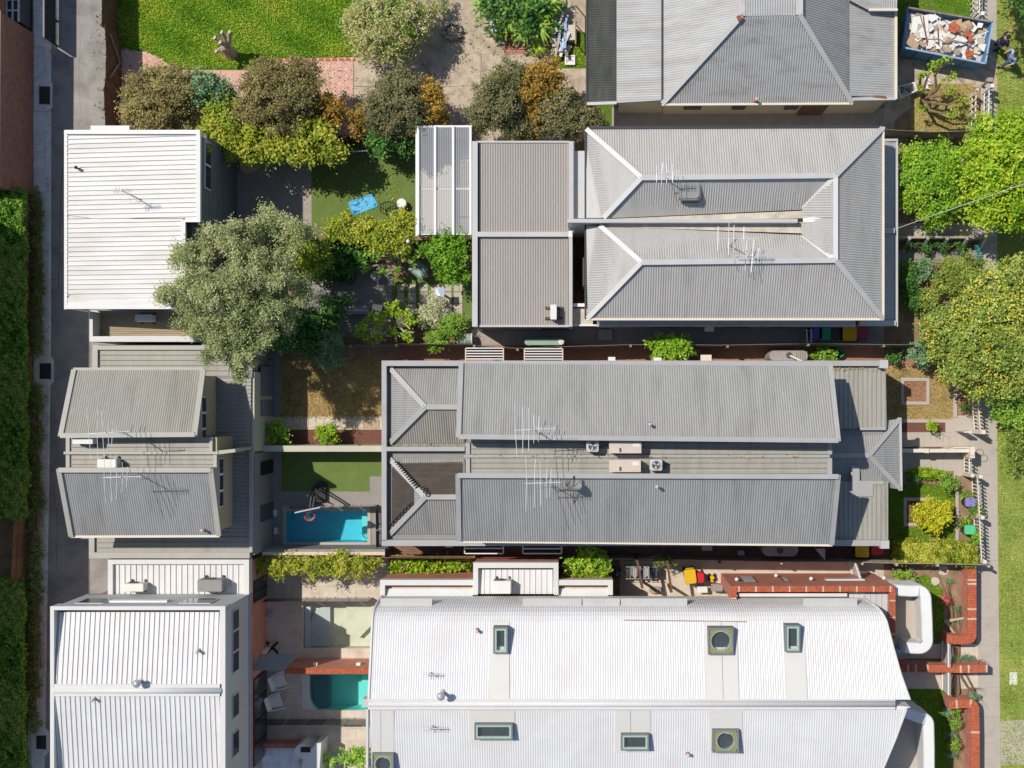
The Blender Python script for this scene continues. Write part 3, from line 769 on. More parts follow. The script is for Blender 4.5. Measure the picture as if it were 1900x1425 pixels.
# glass screen standing at the lane
t = thing('glass_screen', 'dark framed glass screen beside the lane at the upper left', 'screen', P(107, 30))
part(t, 'frame', M['dark_metal'], lambda m: [m.bar(P(108, y0, 0), P(108, y0, 0) + Vector((0, 0, 1.5)), .06) for y0 in (-60, -20, 40, 86)] and m.bar(P(108, -60, 0) + Vector((0, 0, 1.5)), P(108, 86, 0) + Vector((0, 0, 1.5)), .07))
for (a, b) in ((-58, -21), (-19, 39), (41, 85)):
    part(t, 'pane', M['glass'], lambda m: m.box(P(108, 0).x - .01, P(0, b).y, .05, P(108, 0).x + .01, P(0, a).y, 1.45))
t = thing('apartment_block', 'tall rendered apartment block beyond the left edge of the picture, shading the lane', 'building', (-33, 0, 0))
part(t, 'wall', M['cream_wall'], lambda m: m.box(-41, P(0, 1800).y, 0, -29.4, P(0, 345).y, 11.8))
part(t, 'roof', M['zinc_old'], lambda m: m.box(-40.8, P(0, 1795).y, 11.8, -29.6, P(0, 350).y, 11.95))

# ---- white studio with the ribbed roof, upper left
t = thing('studio_house', 'white flat roofed studio with horizontal roof ribs beside the upper lane', 'house', P(280, 420))
zl, zh = 4.7, 5.5
def zs(x): return zl + (zh - zl) * (x - 124) / (372 - 124)
w = P(373, 250, zh); w2 = P(346, 410, zs(346)); bl = P(126, 568, zl)
part(t, 'wall', M['clad_grey'], lambda m: m.box(P(134, 0, zl).x, P(0, 412, zl).y, 0, w.x - .05, P(0, 250, zl).y, zl - .12))
part(t, 'wall', M['clad_grey'], lambda m: m.box(P(134, 0, zl).x + .01, P(0, 562, zl).y, 0, w2.x - .05, P(0, 412, zl).y, zl - .125))
part(t, 'upper_wall', M['clad_grey'], lambda m: m.box(w.x - .25, P(0, 412, zh).y, zl - .12, w.x - .045, P(0, 250, zh).y, zh - .08))
for k in range(14):
    z = .35 + k * .36
    part(t, 'cladding_joint', M['charcoal'], lambda m: m.box(w.x - .05, P(0, 410, zl).y, z, w.x - .042, P(0, 250, zl).y, z + .025))
roofpart(t, 'roof', 'white_roof_dirty', [(126, 249, zs(126)), (366, 249, zs(366)), (366, 405, zs(366)), (126, 405, zs(126))], AX, .2, .05, 'rib')
roofpart(t, 'roof', 'white_roof_dirty', [(126, 405, zs(126)), (338, 405, zs(338)), (338, 553, zs(338)), (126, 553, zs(126))], AX, .2, .05, 'rib')
m = MB(); m.poly([p + Vector((0, 0, .03)) for p in Q([(126, 553, zs(126)), (126, 570, zs(126)), (340, 570, zs(340)), (340, 553, zs(340))])]); m.build('roof_sheet', M['white_roof_dirty'], t)
for a, b in (((124, 246), (373, 246)), ((369.5, 244), (369.5, 413)), ((346, 409), (371, 409)), ((342, 408), (342, 572)), ((124, 570), (344, 570))):
    m = MB(); p, q = P(*a, zs(a[0])), P(*b, zs(b[0])); m.bar(p + Vector((0, 0, .03)), q + Vector((0, 0, .03)), .17, .2); m.build('barge_cap', M['flashing_white'], t)
m = MB(); m.bar(P(123, 242, zl - .05), P(123, 574, zl - .05), .13, .14); gt = m.build('gutter', M['flashing_white'], t)
for y in range(252, 572, 8):
    part(gt, 'bracket', M['alu'], lambda m: m.bar(P(121, y, zl + .03), P(126, y, zl + .03), .025))
part(t, 'rear_parapet', M['flashing_white'], lambda m: m.pbox(168, 233, 240, 245, 0, 4.4))
window_x(t, w.x - .045, P(0, 349, 4.9).y, P(0, 259, 4.9).y, 4.15, 4.95, n=2)
part(t, 'downpipe', M['white_paint'], lambda m: m.tube([P(126, 572, 4.6), P(130, 572, 4.3), (P(130, 572, 4.3).x, P(130, 572, 4.3).y, 0)], .045))
# balcony deck south of it
dk = thing('roof_deck', 'timber roof deck with white parapet below the ribbed white studio roof', 'deck', P(262, 605))
part(dk, 'base', M['white_wall'], lambda m: m.pbox(168, 576, 362, 634, 0, 2.9))
for k in range(11):
    y = 579 + k * 4
    part(dk, 'deck_board', M['deck'], lambda m: m.pbox(175, y, 362, y + 3.4, 2.9, 2.95))
part(dk, 'parapet', M['white_wall'], lambda m: m.pbox(166, 578, 172, 634, 2.902, 3.75))
part(dk, 'parapet', M['white_wall'], lambda m: m.pbox(172, 624, 358, 634, 2.902, 3.75))

# ---- grey townhouse pair with skillion roofs, left
t = thing('townhouse_pair', 'pair of grey skillion roofed townhouses with beige walls beside the lane', 'house', P(300, 840))
zlow = 3.2
wall(t, 'grey_wall', 176, 645, 466, 1032, 0, zlow - .02, zlow)
part(t, 'garage_wall', M['grey_wall'], lambda m: m.pbox(150, 690, 200, 1000, 0, zlow - .03, zlow))
roofpart(t, 'lower_roof', 'zinc_olive', [(176, 648, zlow), (468, 648, zlow), (468, 700, zlow), (176, 700, zlow)], AX, .23, .048, 'rib')
roofpart(t, 'lower_roof', 'zinc_olive', [(300, 700.2, zlow), (466, 700.2, zlow), (462, 996, zlow), (300, 996, zlow)], AX, .17, .048, 'rib')
roofpart(t, 'lower_roof', 'zinc_olive', [(168, 996.2, zlow), (462, 996.2, zlow), (462, 1026, zlow), (168, 1026, zlow)], AX, .23, .048, 'rib')
for (x0, y0, x1, y1) in ((172, 640, 472, 649), (171, 649, 181, 690), (165, 1025, 463, 1036), (165, 994, 175, 1025), (462, 836, 468, 1025)):
    part(t, 'parapet_cap', M['flashing_olive'], lambda m: m.pbox(x0, y0, x1, y1, zlow - .25, zlow + .12))
ZH, ZL = 6.4, 5.2
XN = P(401, 0, zlow).x; XS = P(432, 0, zlow).x; XW = P(125, 0, 6).x
yn0, yn1 = P(0, 690, ZL).y, P(0, 812, ZH - .1).y
ys0, ys1 = P(0, 868, ZH - .1).y, P(0, 991, ZL).y
def skil(t, mt, x0, x1, yl, yh, z0, zl_, zh_, name='wall'):    # wall block with a sloping top; yl side is low
    m = MB()
    bot = [(x0, yl, z0), (x1, yl, z0), (x1, yh, z0), (x0, yh, z0)]; top = [(x0, yl, zl_), (x1, yl, zl_), (x1, yh, zh_), (x0, yh, zh_)]
    if yl > yh: bot.reverse(); top.reverse()
    m.solid(bot, top); return m.build(name, M[mt], t)
skil(t, 'beige_wall', XW, XN, yn0 - .15, yn1, zlow, ZL - .08, ZH - .1, 'upper_wall')
skil(t, 'beige_wall', XW, XS, ys1 + .15, ys0, zlow, ZL - .08, ZH - .1, 'upper_wall')
wall(t, 'beige_wall', 130, 812, 402, 870, zlow, 5.55, 5.6, 'link_wall')
roofpart(t, 'skillion_roof', 'zinc_olive', [(138, 686, ZL), (378, 686, ZL), (362, 808, ZH), (113, 810, ZH)], (0, 1, .4), .095, .013, label='upper skillion roof rising to the middle')
roofpart(t, 'skillion_roof', 'zinc_grey', [(110, 870, ZH), (392, 870, ZH), (407, 993, ZL), (133, 995, ZL)], (0, 1, -.4), .095, .013, label='lower skillion roof rising to the middle')
for seg in (((138, 686, ZL), (113, 810, ZH)), ((378, 686, ZL), (362, 808, ZH)), ((113, 808, ZH), (362, 806, ZH)), ((110, 872, ZH), (392, 872, ZH)), ((110, 870, ZH), (133, 995, ZL)), ((392, 870, ZH), (407, 993, ZL))):
    caps(t, 'flashing_olive', [seg], .2, .09, 'barge_cap')
gutterbar(t, 'flashing_olive', (137, 685, ZL - .05), (379, 685, ZL - .05)); gutterbar(t, 'cream_paint', (132, 995.5, ZL - .05), (408, 994.5, ZL - .05), .1)
zm = 5.62
for (y0, y1, x1) in ((811, 838, 390), (843, 870, 402)):
    roofpart(t, 'valley_roof', 'zinc_olive', [(124, y0, zm), (x1, y0, zm), (x1, y1, zm), (124, y1, zm)], AX, .2, .048, 'rib')
part(t, 'party_cap', M['flashing_olive'], lambda m: m.pbox(118, 838, 405, 843, zlow, zm + .16))
part(t, 'party_cap', M['flashing_olive'], lambda m: m.prism([(405, 836), (436, 833), (437, 839), (405, 843)], zlow, zm + .12))
for (y0, y1, x) in ((812, 838, 388), (844, 868, 396)):
    part(t, 'parapet_cap', M['flashing_olive'], lambda m: m.pbox(x, y0, x + 6, y1, zm - .3, zm + .1))
    part(t, 'parapet_cap', M['flashing_olive'], lambda m: m.pbox(122, y0, 129, y1, zm - .3, zm + .08))
window_x(t, XN, P(0, 826, 5.3).y, P(0, 736, 5.3).y, 4.75, 5.35, n=3)
window_x(t, XS, P(0, 942, 5.3).y, P(0, 850, 5.3).y, 4.75, 5.35, n=3)
# yard wall between the townhouse and its gardens
t2 = thing('garden_wall', 'cream rendered wall with grey doors between townhouse and back yards', 'wall', P(483, 850))
part(t2, 'wall', M['render_cream'], lambda m: m.pbox(466, 690, 472, 838, 0, 3.1))
part(t2, 'wall', M['grey_wall'], lambda m: m.pbox(466, 842, 472, 1030, 0, 3.1))
Xw = P(472, 0, 3.1).x
for (y0, y1, mt) in ((680, 735, 'clad_grey'), (742, 772, 'clad_grey'), (855, 880, 'black'), (935, 965, 'charcoal')):
    part(t2, 'door', M[mt], lambda m: m.box(Xw, P(0, y1, 1.2).y, .02, Xw + .05, P(0, y0, 1.2).y, 2.1))
part(t2, 'step_wall', M['grey_wall'], lambda m: m.pbox(489, 668, 500, 775, 0, .5))

# ---- long grey terrace pair, middle
t = thing('terrace_pair', 'long pair of grey terraces with two corrugated upper roofs in the middle', 'house', P(1180, 840))
z1 = 3.5; ZA, ZB = 7.1, 5.4
wall(t, 'grey_wall', 712, 672, 1640, 1010, 0, z1 - .3, z1)
for (x0, y0, x1, y1) in ((708, 669, 1640, 679), (708, 679, 717, 1003), (708, 1002, 1640, 1013), (717, 829, 862, 837)):
    part(t, 'parapet_cap', M['flashing'], lambda m: m.pbox(x0, y0, x1, y1, z1 - .5, z1 + .1))
part(t, 'chimney_pier', M['flashing_pale'], lambda m: m.pbox(1632, 668, 1648, 683, 0, z1 + .25))
part(t, 'chimney_pier', M['flashing_pale'], lambda m: m.pbox(1634, 1003, 1650, 1018, 0, z1 + .25))
# rear wing hips
ze, zr_ = 3.25, 4.25
for (ya, yb, ym) in ((682, 822, 755), (851, 991, 922)):
    A, B, Cc, D, E1, E2 = (723, ya, ze), (862, ya, ze), (862, yb, ze), (723, yb, ze), (789, ym, zr_), (862, ym, zr_)
    roofpart(t, 'hip_roof', 'zinc_grey', [A, D, E1], AX, .1)
    roofpart(t, 'hip_roof', 'zinc_grey', [A, E1, E2, B], AY, .1)
    roofpart(t, 'hip_roof', 'zinc_olive' if ya < 700 else 'zinc_grey', [D, E1, E2, Cc], AY, .1)
    caps(t, 'flashing', [(A, E1), (D, E1), (E1, E2)], .22)
    part(t, 'box_gutter', M['gutter_stain'], lambda m: m.pbox(717, ya - 6, 722, yb + 6, z1 - .45, z1 - .35))
    part(t, 'box_gutter', M['gutter_stain'], lambda m: m.pbox(717, yb, 862, yb + 7, z1 - .45, z1 - .34))
    part(t, 'box_gutter', M['gutter_stain'], lambda m: m.pbox(717, ya - 6, 862, ya, z1 - .45, z1 - .34))
# upper storeys
yA0, yA1 = P(0, 678, ZB).y, P(0, 815, ZA).y
yB0, yB1 = P(0, 884, ZA).y, P(0, 1004, ZB).y
xl, xr = P(858, 0, 6).x, P(1541, 0, 6).x
skil(t, 'grey_wall', xl, xr, yA0 - .1, yA1 + .05, 3.0, ZB - .1, ZA - .12, 'upper_wall')
skil(t, 'grey_wall', xl, xr, yB1 + .1, yB0 - .05, 3.0, ZB - .1, ZA - .12, 'upper_wall')
roofpart(t, 'skillion_roof', 'zinc_grey', [(856, 674, ZB), (1540, 678, ZB), (1555, 819, ZA), (851, 812, ZA)], (0, 1, .4), .1, .014, label='upper long skillion roof')
roofpart(t, 'skillion_roof', 'zinc_grey', [(850, 880, ZA), (1555, 882, ZA), (1543, 1010, ZB), (852, 1003, ZB)], (0, 1, -.4), .1, .014, label='lower long skillion roof')
for seg in (((856, 674, ZB), (851, 812, ZA)), ((1540, 678, ZB), (1555, 819, ZA)), ((851, 810, ZA), (1555, 817, ZA)), ((850, 882, ZA), (1555, 884, ZA)), ((850, 880, ZA), (852, 1003, ZB)), ((1555, 882, ZA), (1543, 1010, ZB))):
    caps(t, 'flashing', [seg], .2, .08, 'barge_cap')
gutterbar(t, 'flashing', (855, 672.5, ZB - .06), (1541, 676.5, ZB - .06)); gutterbar(t, 'cream_paint', (851, 1004.5, ZB - .06), (1544, 1011.5, ZB - .06), .09)
zv = 6.0
wall(t, 'grey_wall', 874, 812, 1534, 886, 3, zv - .02, zv, 'link_wall')
roofpart(t, 'valley_roof', 'zinc_olive', [(874, 812, zv), (1536, 812, zv), (1536, 846, zv), (874, 846, zv)], AX, .22, .048, 'rib')
roofpart(t, 'valley_roof', 'zinc_olive', [(874, 848, zv), (1536, 848, zv), (1536, 884, zv), (874, 884, zv)], AX, .22, .048, 'rib')
part(t, 'party_cap', M['flashing'], lambda m: m.pbox(862, 844, 1540, 849, zv - .2, zv + .1))
for (y0, y1) in ((822, 843), (850, 880)):
    part(t, 'parapet_cap', M['flashing'], lambda m: m.pbox(864, y0, 872, y1, zv - .4, zv + .08))
    part(t, 'parapet_cap', M['flashing'], lambda m: m.pbox(1535, y0, 1544, y1, zv - .6, zv + .08))
for (y0, y1) in ((833, 844), (852, 863)):
    part(t, 'rainwater_head', M['white_paint'], lambda m: m.pbox(1539, y0, 1543, y1, zv - .5, zv - .2))
# street-side lower roofs
zf = 3.35
roofpart(t, 'front_roof', 'zinc_olive', [(1540, 681, zf), (1632, 681, zf), (1644, 686, zf), (1645, 795, zf), (1540, 795, zf)], AY, .2, .048, 'rib')
roofpart(t, 'front_roof', 'zinc_olive', [(1540, 893, zf), (1648, 893, zf), (1648, 1004, zf), (1540, 1004, zf)], AY, .2, .048, 'rib')
part(t, 'parapet_cap', M['flashing'], lambda m: m.pbox(1596, 793, 1644, 798, zf - .3, zf + .1))
part(t, 'parapet_cap', M['flashing'], lambda m: m.prism([(1579, 864), (1595, 864), (1595, 892), (1640, 892), (1640, 899), (1620, 899), (1620, 921), (1579, 921)], zf - .3, zf + .06))
zp, zq = 3.0, 3.55
pA, pB, pC, pD, pE = (1654, 777, zp), (1669, 777, zp), (1671, 908, zp), (1654, 908, zp), (1612, 845, zq)
part(t, 'porch_wall', M['grey_wall'], lambda m: m.pbox(1600, 790, 1655, 900, 0, zp - .05))
roofpart(t, 'porch_roof', 'zinc_grey', [pB, pC, pE], AX, .1)
roofpart(t, 'porch_roof', 'zinc_grey', [(1535, 797, zp + .05), pB, pE, (1535, 845, zq)], AY, .1)
roofpart(t, 'porch_roof', 'zinc_grey', [(1535, 893, zp + .05), pC, pE, (1535, 845, zq)], AY, .1)
caps(t, 'flashing', [(pB, pE), (pC, pE), (pE, (1540, 845, zq))], .2)
gutterbar(t, 'flashing_pale', (1670, 775, zp), (1672, 910, zp), .1)
for y in (790, 895):
    part(t, 'porch_post', M['white_paint'], lambda m: m.box(P(1664, 0, zp).x - .06, P(0, y, zp).y - .06, 0, P(1664, 0, zp).x + .06, P(0, y, zp).y + .06, zp - .05))

# ---- pair of hipped houses, upper middle
t = thing('hipped_pair', 'pair of hipped corrugated roof houses with white hip caps, upper middle', 'house', P(1360, 420))
e, r, v = 4.3, 5.7, 4.65
wall(t, 'white_wall', 1096, 246, 1629, 584, 0, e - .1, e)
A, B, Cc, D = (1088, 240, e), (1637, 238, e), (1637, 591, e), (1090, 591, e)
R1, R2, R3, R4 = (1190, 330, r), (1550, 326, r), (1550, 483, r), (1190, 487, r)
roofpart(t, 'hip_roof', 'zinc_light', [A, R1, R2, B], AY, .105)
roofpart(t, 'hip_roof', 'zinc_light', [B, R2, R3, Cc], AX, .105)
roofpart(t, 'hip_roof', 'zinc_light', [D, R4, R3, Cc], AY, .105)
roofpart(t, 'hip_roof', 'zinc_light', [A, R1, (1122, 404, v), (1088, 404, 4.55)], AX, .105)
roofpart(t, 'hip_roof', 'zinc_light', [R1, (1120, 405, v), (1492, 389, v), R2], AY, .105)
roofpart(t, 'hip_roof', 'zinc_light', [R2, (1490, 388, v + .05), (1490, 408, v + .15), (1549, 404, r - .4)], AX, .105)
roofpart(t, 'hip_roof', 'zinc_light', [R3, (1490, 436, v), (1490, 409, v + .15), (1549, 406, r - .4)], AX, .105)
roofpart(t, 'hip_roof', 'zinc_light', [R4, (1112, 419, v), (1492, 436, v), R3], AY, .105)
roofpart(t, 'hip_roof', 'zinc_light', [D, R4, (1116, 419, v + .05), (1088, 419, 4.5)], AX, .105)
caps(t, 'flashing_white', [(A, R1), (R1, (1120, 404, v)), (D, R4), (R4, (1113, 419, v)), (R2, (1490, 388, v)), (R3, (1490, 436, v)), (R2, R3), ((1490, 409, v + .16), (1549, 405, r - .38))], .2)
caps(t, 'flashing_pale', [(R1, R2), (R4, R3), (B, R2), (Cc, R3)], .22)
gutterbar(t, 'dark_metal', (1087, 237, e), (1637, 235.5, e), .11); gutterbar(t, 'cream_paint', (1638.5, 236, e), (1638.5, 592, e), .09)
gutterbar(t, 'cream_paint', (1088, 592.5, e), (1639, 592.5, e), .09); gutterbar(t, 'dark_metal', (1086.5, 238, e), (1086.5, 592, e), .09)
part(t, 'box_gutter', M['gutter_stain'], lambda m: m.prism([(1112, 407), (1492, 391), (1492, 405), (1112, 408)], 4.1, v - .02))
part(t, 'box_gutter', M['gutter_stain'], lambda m: m.prism([(1112, 412), (1490, 412), (1490, 433), (1112, 420)], 4.1, v - .02))
part(t, 'party_wall', M['flashing_pale'], lambda m: m.pbox(1053, 406, 1480, 413, 0, 5.05))
# rear flat wings
zw = 3.2
wall(t, 'grey_wall', 880, 268, 1060, 605, 0, zw - .1, zw)
roofpart(t, 'rear_roof', 'zinc_warm', [(889, 266, zw), (1056, 266, zw), (1056, 431, zw), (889, 431, zw)], AY, .11)
roofpart(t, 'rear_roof', 'zinc_warm', [(889, 440, zw), (1054, 440, zw), (1054, 603, zw), (889, 603, zw)], AY, .11)
for (x0, y0, x1, y1) in ((876, 262, 886, 606), (886, 430, 1056, 439), (1055, 262, 1064, 425), (1055, 440, 1062, 606)):
    part(t, 'parapet_cap', M['flashing_pale'], lambda m: m.pbox(x0, y0, x1, y1, 0, zw + .22))
part(t, 'parapet_cap', M['white_paint'], lambda m: m.pbox(1055, 428, 1062, 440, zw, zw + .25))
gutterbar(t, 'flashing_pale', (886, 263.5, zw), (1056, 263.5, zw), .08); gutterbar(t, 'flashing_pale', (886, 605, zw), (1056, 605, zw), .09)
part(t, 'link_roof', M['clad_pale'], lambda m: m.pbox(1065, 280, 1088, 405, 2.9, 3.05))
part(t, 'link_parapet', M['white_paint'], lambda m: m.pbox(1062, 263, 1066, 430, 2.9, 3.3))
part(t, 'link_beam', M['white_paint'], lambda m: m.pbox(1062, 563, 1088, 569, 2.8, 3.0))
part(t, 'link_roof', M['gutter_stain'], lambda m: m.pbox(1063, 572, 1100, 602, 2.6, 2.75))
part(t, 'link_roof_gutter', M['white_paint'], lambda m: m.pbox(1050, 602, 1106, 605, 2.7, 2.85))
part(t, 'courtyard_floor', M['timber_dark'], lambda m: m.pbox(1062, 425, 1092, 566, 0, .1, 2))
part(t, 'courtyard_wall', M['cream_wall'], lambda m: m.pbox(1081, 478, 1084, 530, 0, 2.0))
# lower side roof on the south
wall(t, 'white_wall', 1108, 570, 1588, 602, 0, 2.95, 3.0, 'side_wall')
roofpart(t, 'side_roof', 'zinc_light', [(1108, 585, 3.2), (1586, 585, 3.2), (1586, 603, 3.02), (1108, 603, 3.02)], AY, .105)
gutterbar(t, 'flashing_pale', (1106, 604, 3.0), (1588, 604, 3.0), .09)
Ys = P(0, 602, 3.0).y
for (x0, x1) in ((1212, 1262), (1342, 1392), (1436, 1464)):
    window_y(t, Ys, P(x0, 0, 1.8).x, P(x1, 0, 1.8).x, 1.0, 2.2, -1, 'grey_wall')
Yw = P(0, 605, zw).y + .05
window_y(t, Yw - .08, P(928, 0, 2).x, P(1004, 0, 2).x, .9, 2.2, -1, 'grey_wall')
# verandah on the street side
part(t, 'front_wall', M['white_wall'], lambda m: m.pbox(1610, 260, 1640, 600, 0, 2.65))
roofpart(t, 'verandah_roof', 'zinc_light', [(1630, 262, 2.8), (1661, 262, 2.6), (1661, 602, 2.6), (1630, 602, 2.8)], AX, .1)
gutterbar(t, 'flashing_pale', (1663.5, 258, 2.62), (1663.5, 606, 2.62), .1); gutterbar(t, 'flashing_pale', (1636, 260, 2.7), (1664, 260, 2.65), .1)
part(t, 'parapet_cap', M['flashing_pale'], lambda m: m.pbox(1596, 595, 1662, 604, 2.3, 2.85))
part(t, 'verandah_party_cap', M['flashing_pale'], lambda m: m.pbox(1638, 423, 1660, 432, 2.5, 2.95))
for y in (270, 345, 425, 510, 595):
    part(t, 'verandah_post', M['white_paint'], lambda m: m.box(P(1658, 0, 2.9).x - .05, P(0, y, 2.9).y - .05, 0, P(1658, 0, 2.9).x + .05, P(0, y, 2.9).y + .05, 2.56))
part(t, 'verandah_floor', M['dark_paving'], lambda m: m.pbox(1610, 262, 1650, 602, 0, .12, 0))

# ---- glass roofed pergola behind it
t = thing('glass_pergola', 'white framed pergola with clear ribbed sheets beside the artificial turf', 'pergola', P(824, 340))
zg = 2.8
for x in (776, 807.5, 841, 873):
    part(t, 'rafter', M['white_paint'], lambda m: m.bar(P(x, 234, zg + .02), P(x, 436, zg + .02), .1, .14))
for y in (235, 350, 434):
    part(t, 'beam', M['white_paint'], lambda m: m.bar(P(773, y, zg - .1), P(876, y, zg - .1), .09, .12))
part(t, 'box_gutter', M['white_paint'], lambda m: m.pbox(771, 234, 777.5, 438, zg - .2, zg - .1))
for (x0, x1) in ((778, 806), (809, 839.5), (842.5, 871.5)):
    for (y0, y1) in ((237, 349), (351, 433)):
        m = MB(); m.corr(Q([(x0, y0, zg), (x1, y0, zg), (x1, y1, zg), (x0, y1, zg)]), AY, .1, .01); m.build('pane', M['polycarb'], t)
for (x, y) in ((775, 238), (775, 432)):
    p = P(x, y, zg); part(t, 'post', M['white_paint'], lambda m: m.box(p.x - .05, p.y - .05, 0, p.x + .05, p.y + .05, zg - .05))
part(t, 'floor', M['pale_paving'], lambda m: m.pbox(784, 268, 878, 436, 0, .06, 0))

# ---- weatherboard house at the top
t = thing('top_house', 'grey corrugated roof house with cream walls at the upper edge of the picture', 'house', P(1400, 60))
e, r = 3.0, 5.1
part(t, 'wall', M['cream_wall'], lambda m: m.prism([(1236, -120), (1618, -120), (1618, 178), (1648, 178), (1648, 182), (1236, 184)], 0, e - .12)); part(t, 'lean_to_wall', M['cream_wall'], lambda m: m.pbox(1150, -120, 1236, 184, 0, 2.5, 2.6))
a, b, c_, d_ = (1229, 193, e), (1376, 30, r), (1483, 28, r), (1580, 191, e)
roofpart(t, 'main_roof', 'zinc_old', [a, b, c_, d_], AY, .105)
roofpart(t, 'main_roof', 'zinc_pale', [a, b, (1376, -120, r), (1229, -120, e)], AX, .105)
roofpart(t, 'main_roof', 'zinc_old', [d_, c_, (1483, -120, r), (1580, -120, e)], AX, .105)
roofpart(t, 'main_roof', 'zinc_old', [b, c_, (1483, -120, r + .3), (1376, -120, r + .3)], AY, .105)
caps(t, 'flashing_pale', [(a, b), (d_, c_)], .22)
caps(t, 'flashing_pale', [(b, (1376, -120, r)), (c_, (1483, -120, r))], .3)
roofpart(t, 'verandah_roof', 'zinc_old', [(1576, -120, 3.15), (1661, -120, 2.75), (1661, 180, 2.75), (1577, 178, 3.15)], AX, .105)
part(t, 'verandah_flashing', M['rust'], lambda m: m.prism([(1607, 176), (1645, 178), (1645, 182), (1607, 180)], 2.85, 2.93))
gutterbar(t, 'cream_paint', (1662, -120, 2.8), (1662, 184, 2.8), .11); gutterbar(t, 'flashing_pale', (1577, 184, 2.95), (1662, 183, 2.78), .14)
gutterbar(t, 'cream_paint', (1228, 194.5, e), (1582, 192.5, e), .09)
roofpart(t, 'lean_to_roof', 'zinc_pale', [(1144, -120, 2.7), (1228, -120, 3.0), (1228, 186, 3.0), (1144, 191, 2.7)], AX, .105)
gutterbar(t, 'dark_metal', (1228.5, -120, 3.02), (1228.5, 188, 3.02), .07)
roofpart(t, 'lean_to_roof', 'dark_poly', [(1090, -120, 2.5), (1143, -120, 2.65), (1143, 189, 2.65), (1090, 192, 2.5)], AX, .105, label='dark weathered translucent lean-to sheets')
gutterbar(t, 'flashing_pale', (1089, 193, 2.5), (1144, 191, 2.62), .13); gutterbar(t, 'dark_metal', (1088.5, -120, 2.5), (1088.5, 195, 2.5), .08)
for y in (190, 90, -10):
    p = P(1091, y, 2.5); part(t, 'post', M['timber_grey'], lambda m: m.box(p.x - .04, p.y - .04, 0, p.x + .04, p.y + .04, 2.46))
roofpart(t, 'porch_roof', 'zinc_old', [(1574, -120, 3.6), (1668, -120, 3.6), (1665, 17, 3.2), (1610, 17, 3.3), (1574, -2, 3.5)], AY, .105)
gutterbar(t, 'cream_paint', (1612, 18.5, 3.25), (1665, 18.5, 3.2), .1)
Yt = P(0, 184, e - .12).y
for (x0, x1) in ((1270, 1302), (1360, 1384), (1458, 1482)):
    window_y(t, Yt, P(x0, 0, 1.7).x, P(x1, 0, 1.7).x, 1.1, 2.2, -1, 'charcoal')
part(t, 'side_door', M['timber_dark'], lambda m: m.box(P(1486, 0, 1.2).x, Yt - .06, .05, P(1532, 0, 1.2).x, Yt, 2.1))
part(t, 'rust_patch', M['rust'], lambda m: m.prism([(1366, 30), (1378, 26), (1380, 34), (1370, 40)], r + .06, r + .07))

# ---- white gabled studio with brick base, lower left
t = thing('white_gable_house', 'white ribbed roof house with parapets and red brick base, lower left', 'house', P(300, 1280))
zt = 6.5; za = 2.9
part(t, 'brick_base', M['red_brick'], lambda m: m.pbox(110, 1132, 418, 1480, 0, 2.85, zt))
part(t, 'upper_wall', M['clad_pale'], lambda m: m.pbox(96, 1128, 417, 1480, 2.85, 5.75, zt))
part(t, 'wall_trim', M['blue_strip'], lambda m: m.pbox(95, 1128, 419.5, 1480, 2.78, 2.95, zt))
zr2 = 6.45; zq2 = 6.05
roofpart(t, 'roof', 'white_roof', [(103, 1136, zq2), (409, 1136, zq2), (409, 1272, zr2), (101, 1272, zr2)], AY, .205, .05, 'rib')
roofpart(t, 'roof', 'white_roof', [(101, 1288, zr2), (409, 1288, zr2), (409, 1480, 5.9), (101, 1480, 5.9)], AY, .205, .05, 'rib')
m = MB(); m.bar(P(101, 1280, zr2 - .02), P(412, 1280, zr2 - .02), .5, .14); m.build('ridge_cap', M['flashing_white'], t)
m = MB(); m.tube([P(101, 1281, zr2), P(412, 1281, zr2)], .14, 10); m.smooth = True; m.build('ridge_roll', M['flashing_white'], t)
for (x0, y0, x1, y1) in ((93, 1125, 418, 1132), (93, 1132, 100, 1480), (408, 1132, 418, 1480)):
    part(t, 'parapet_cap', M['flashing_white'], lambda m: m.pbox(x0, y0, x1, y1, zt - .12, zt)); part(t, 'parapet', M['clad_pale'], lambda m: m.pbox(x0 + .5, y0 + .5, x1 - .5, y1 - .5, 5.751, zt - .12, zt))
XH = P(417, 0, zt).x
for (y0, y1, n) in ((1133, 1250, 3), (1290, 1334, 1), (1360, 1406, 1)):
    window_x(t, XH, P(0, y1, 5.4).y, P(0, y0, 5.4).y, 4.6, 5.5, 'clad_pale', n=n)
for (y0, y1) in ((1072, 1112), (1250, 1410)):
    ww = part(t, 'glazed_door', M['black'], lambda m: m.box(XH, P(0, y1, 1.2).y, .05, XH + .06, P(0, y0, 1.2).y, 2.3), 'large black framed sliding window')
    n = 2 if y1 < 1200 else 4; ya, yb = P(0, y1, 1.2).y, P(0, y0, 1.2).y
    for i in range(n):
        part(ww, 'pane', M['window_dark'], lambda m: m.box(XH + .06, ya + (yb - ya) * i / n + .05, .1, XH + .075, ya + (yb - ya) * (i + 1) / n - .05, 2.25))
YH = P(0, 1128, zt).y
for (x0, x1) in ((150, 200), (340, 398)):
    window_y(t, YH, P(x0, 0, 5).x, P(x1, 0, 5).x, 4.4, 5.6, 1, 'white_paint', 'window_blue')
part(t, 'vent_strip', M['white_paint'], lambda m: m.box(P(205, 0, 5).x, YH, 4.75, P(312, 0, 5).x, YH + .08, 5.15))
part(t, 'annex_wall', M['white_wall'], lambda m: m.pbox(202, 1042, 459, 1110, 0, za - .02))
part(t, 'annex_brick', M['red_brick'], lambda m: m.pbox(459.2, 1042, 463, 1110, 0, 2.4, za))
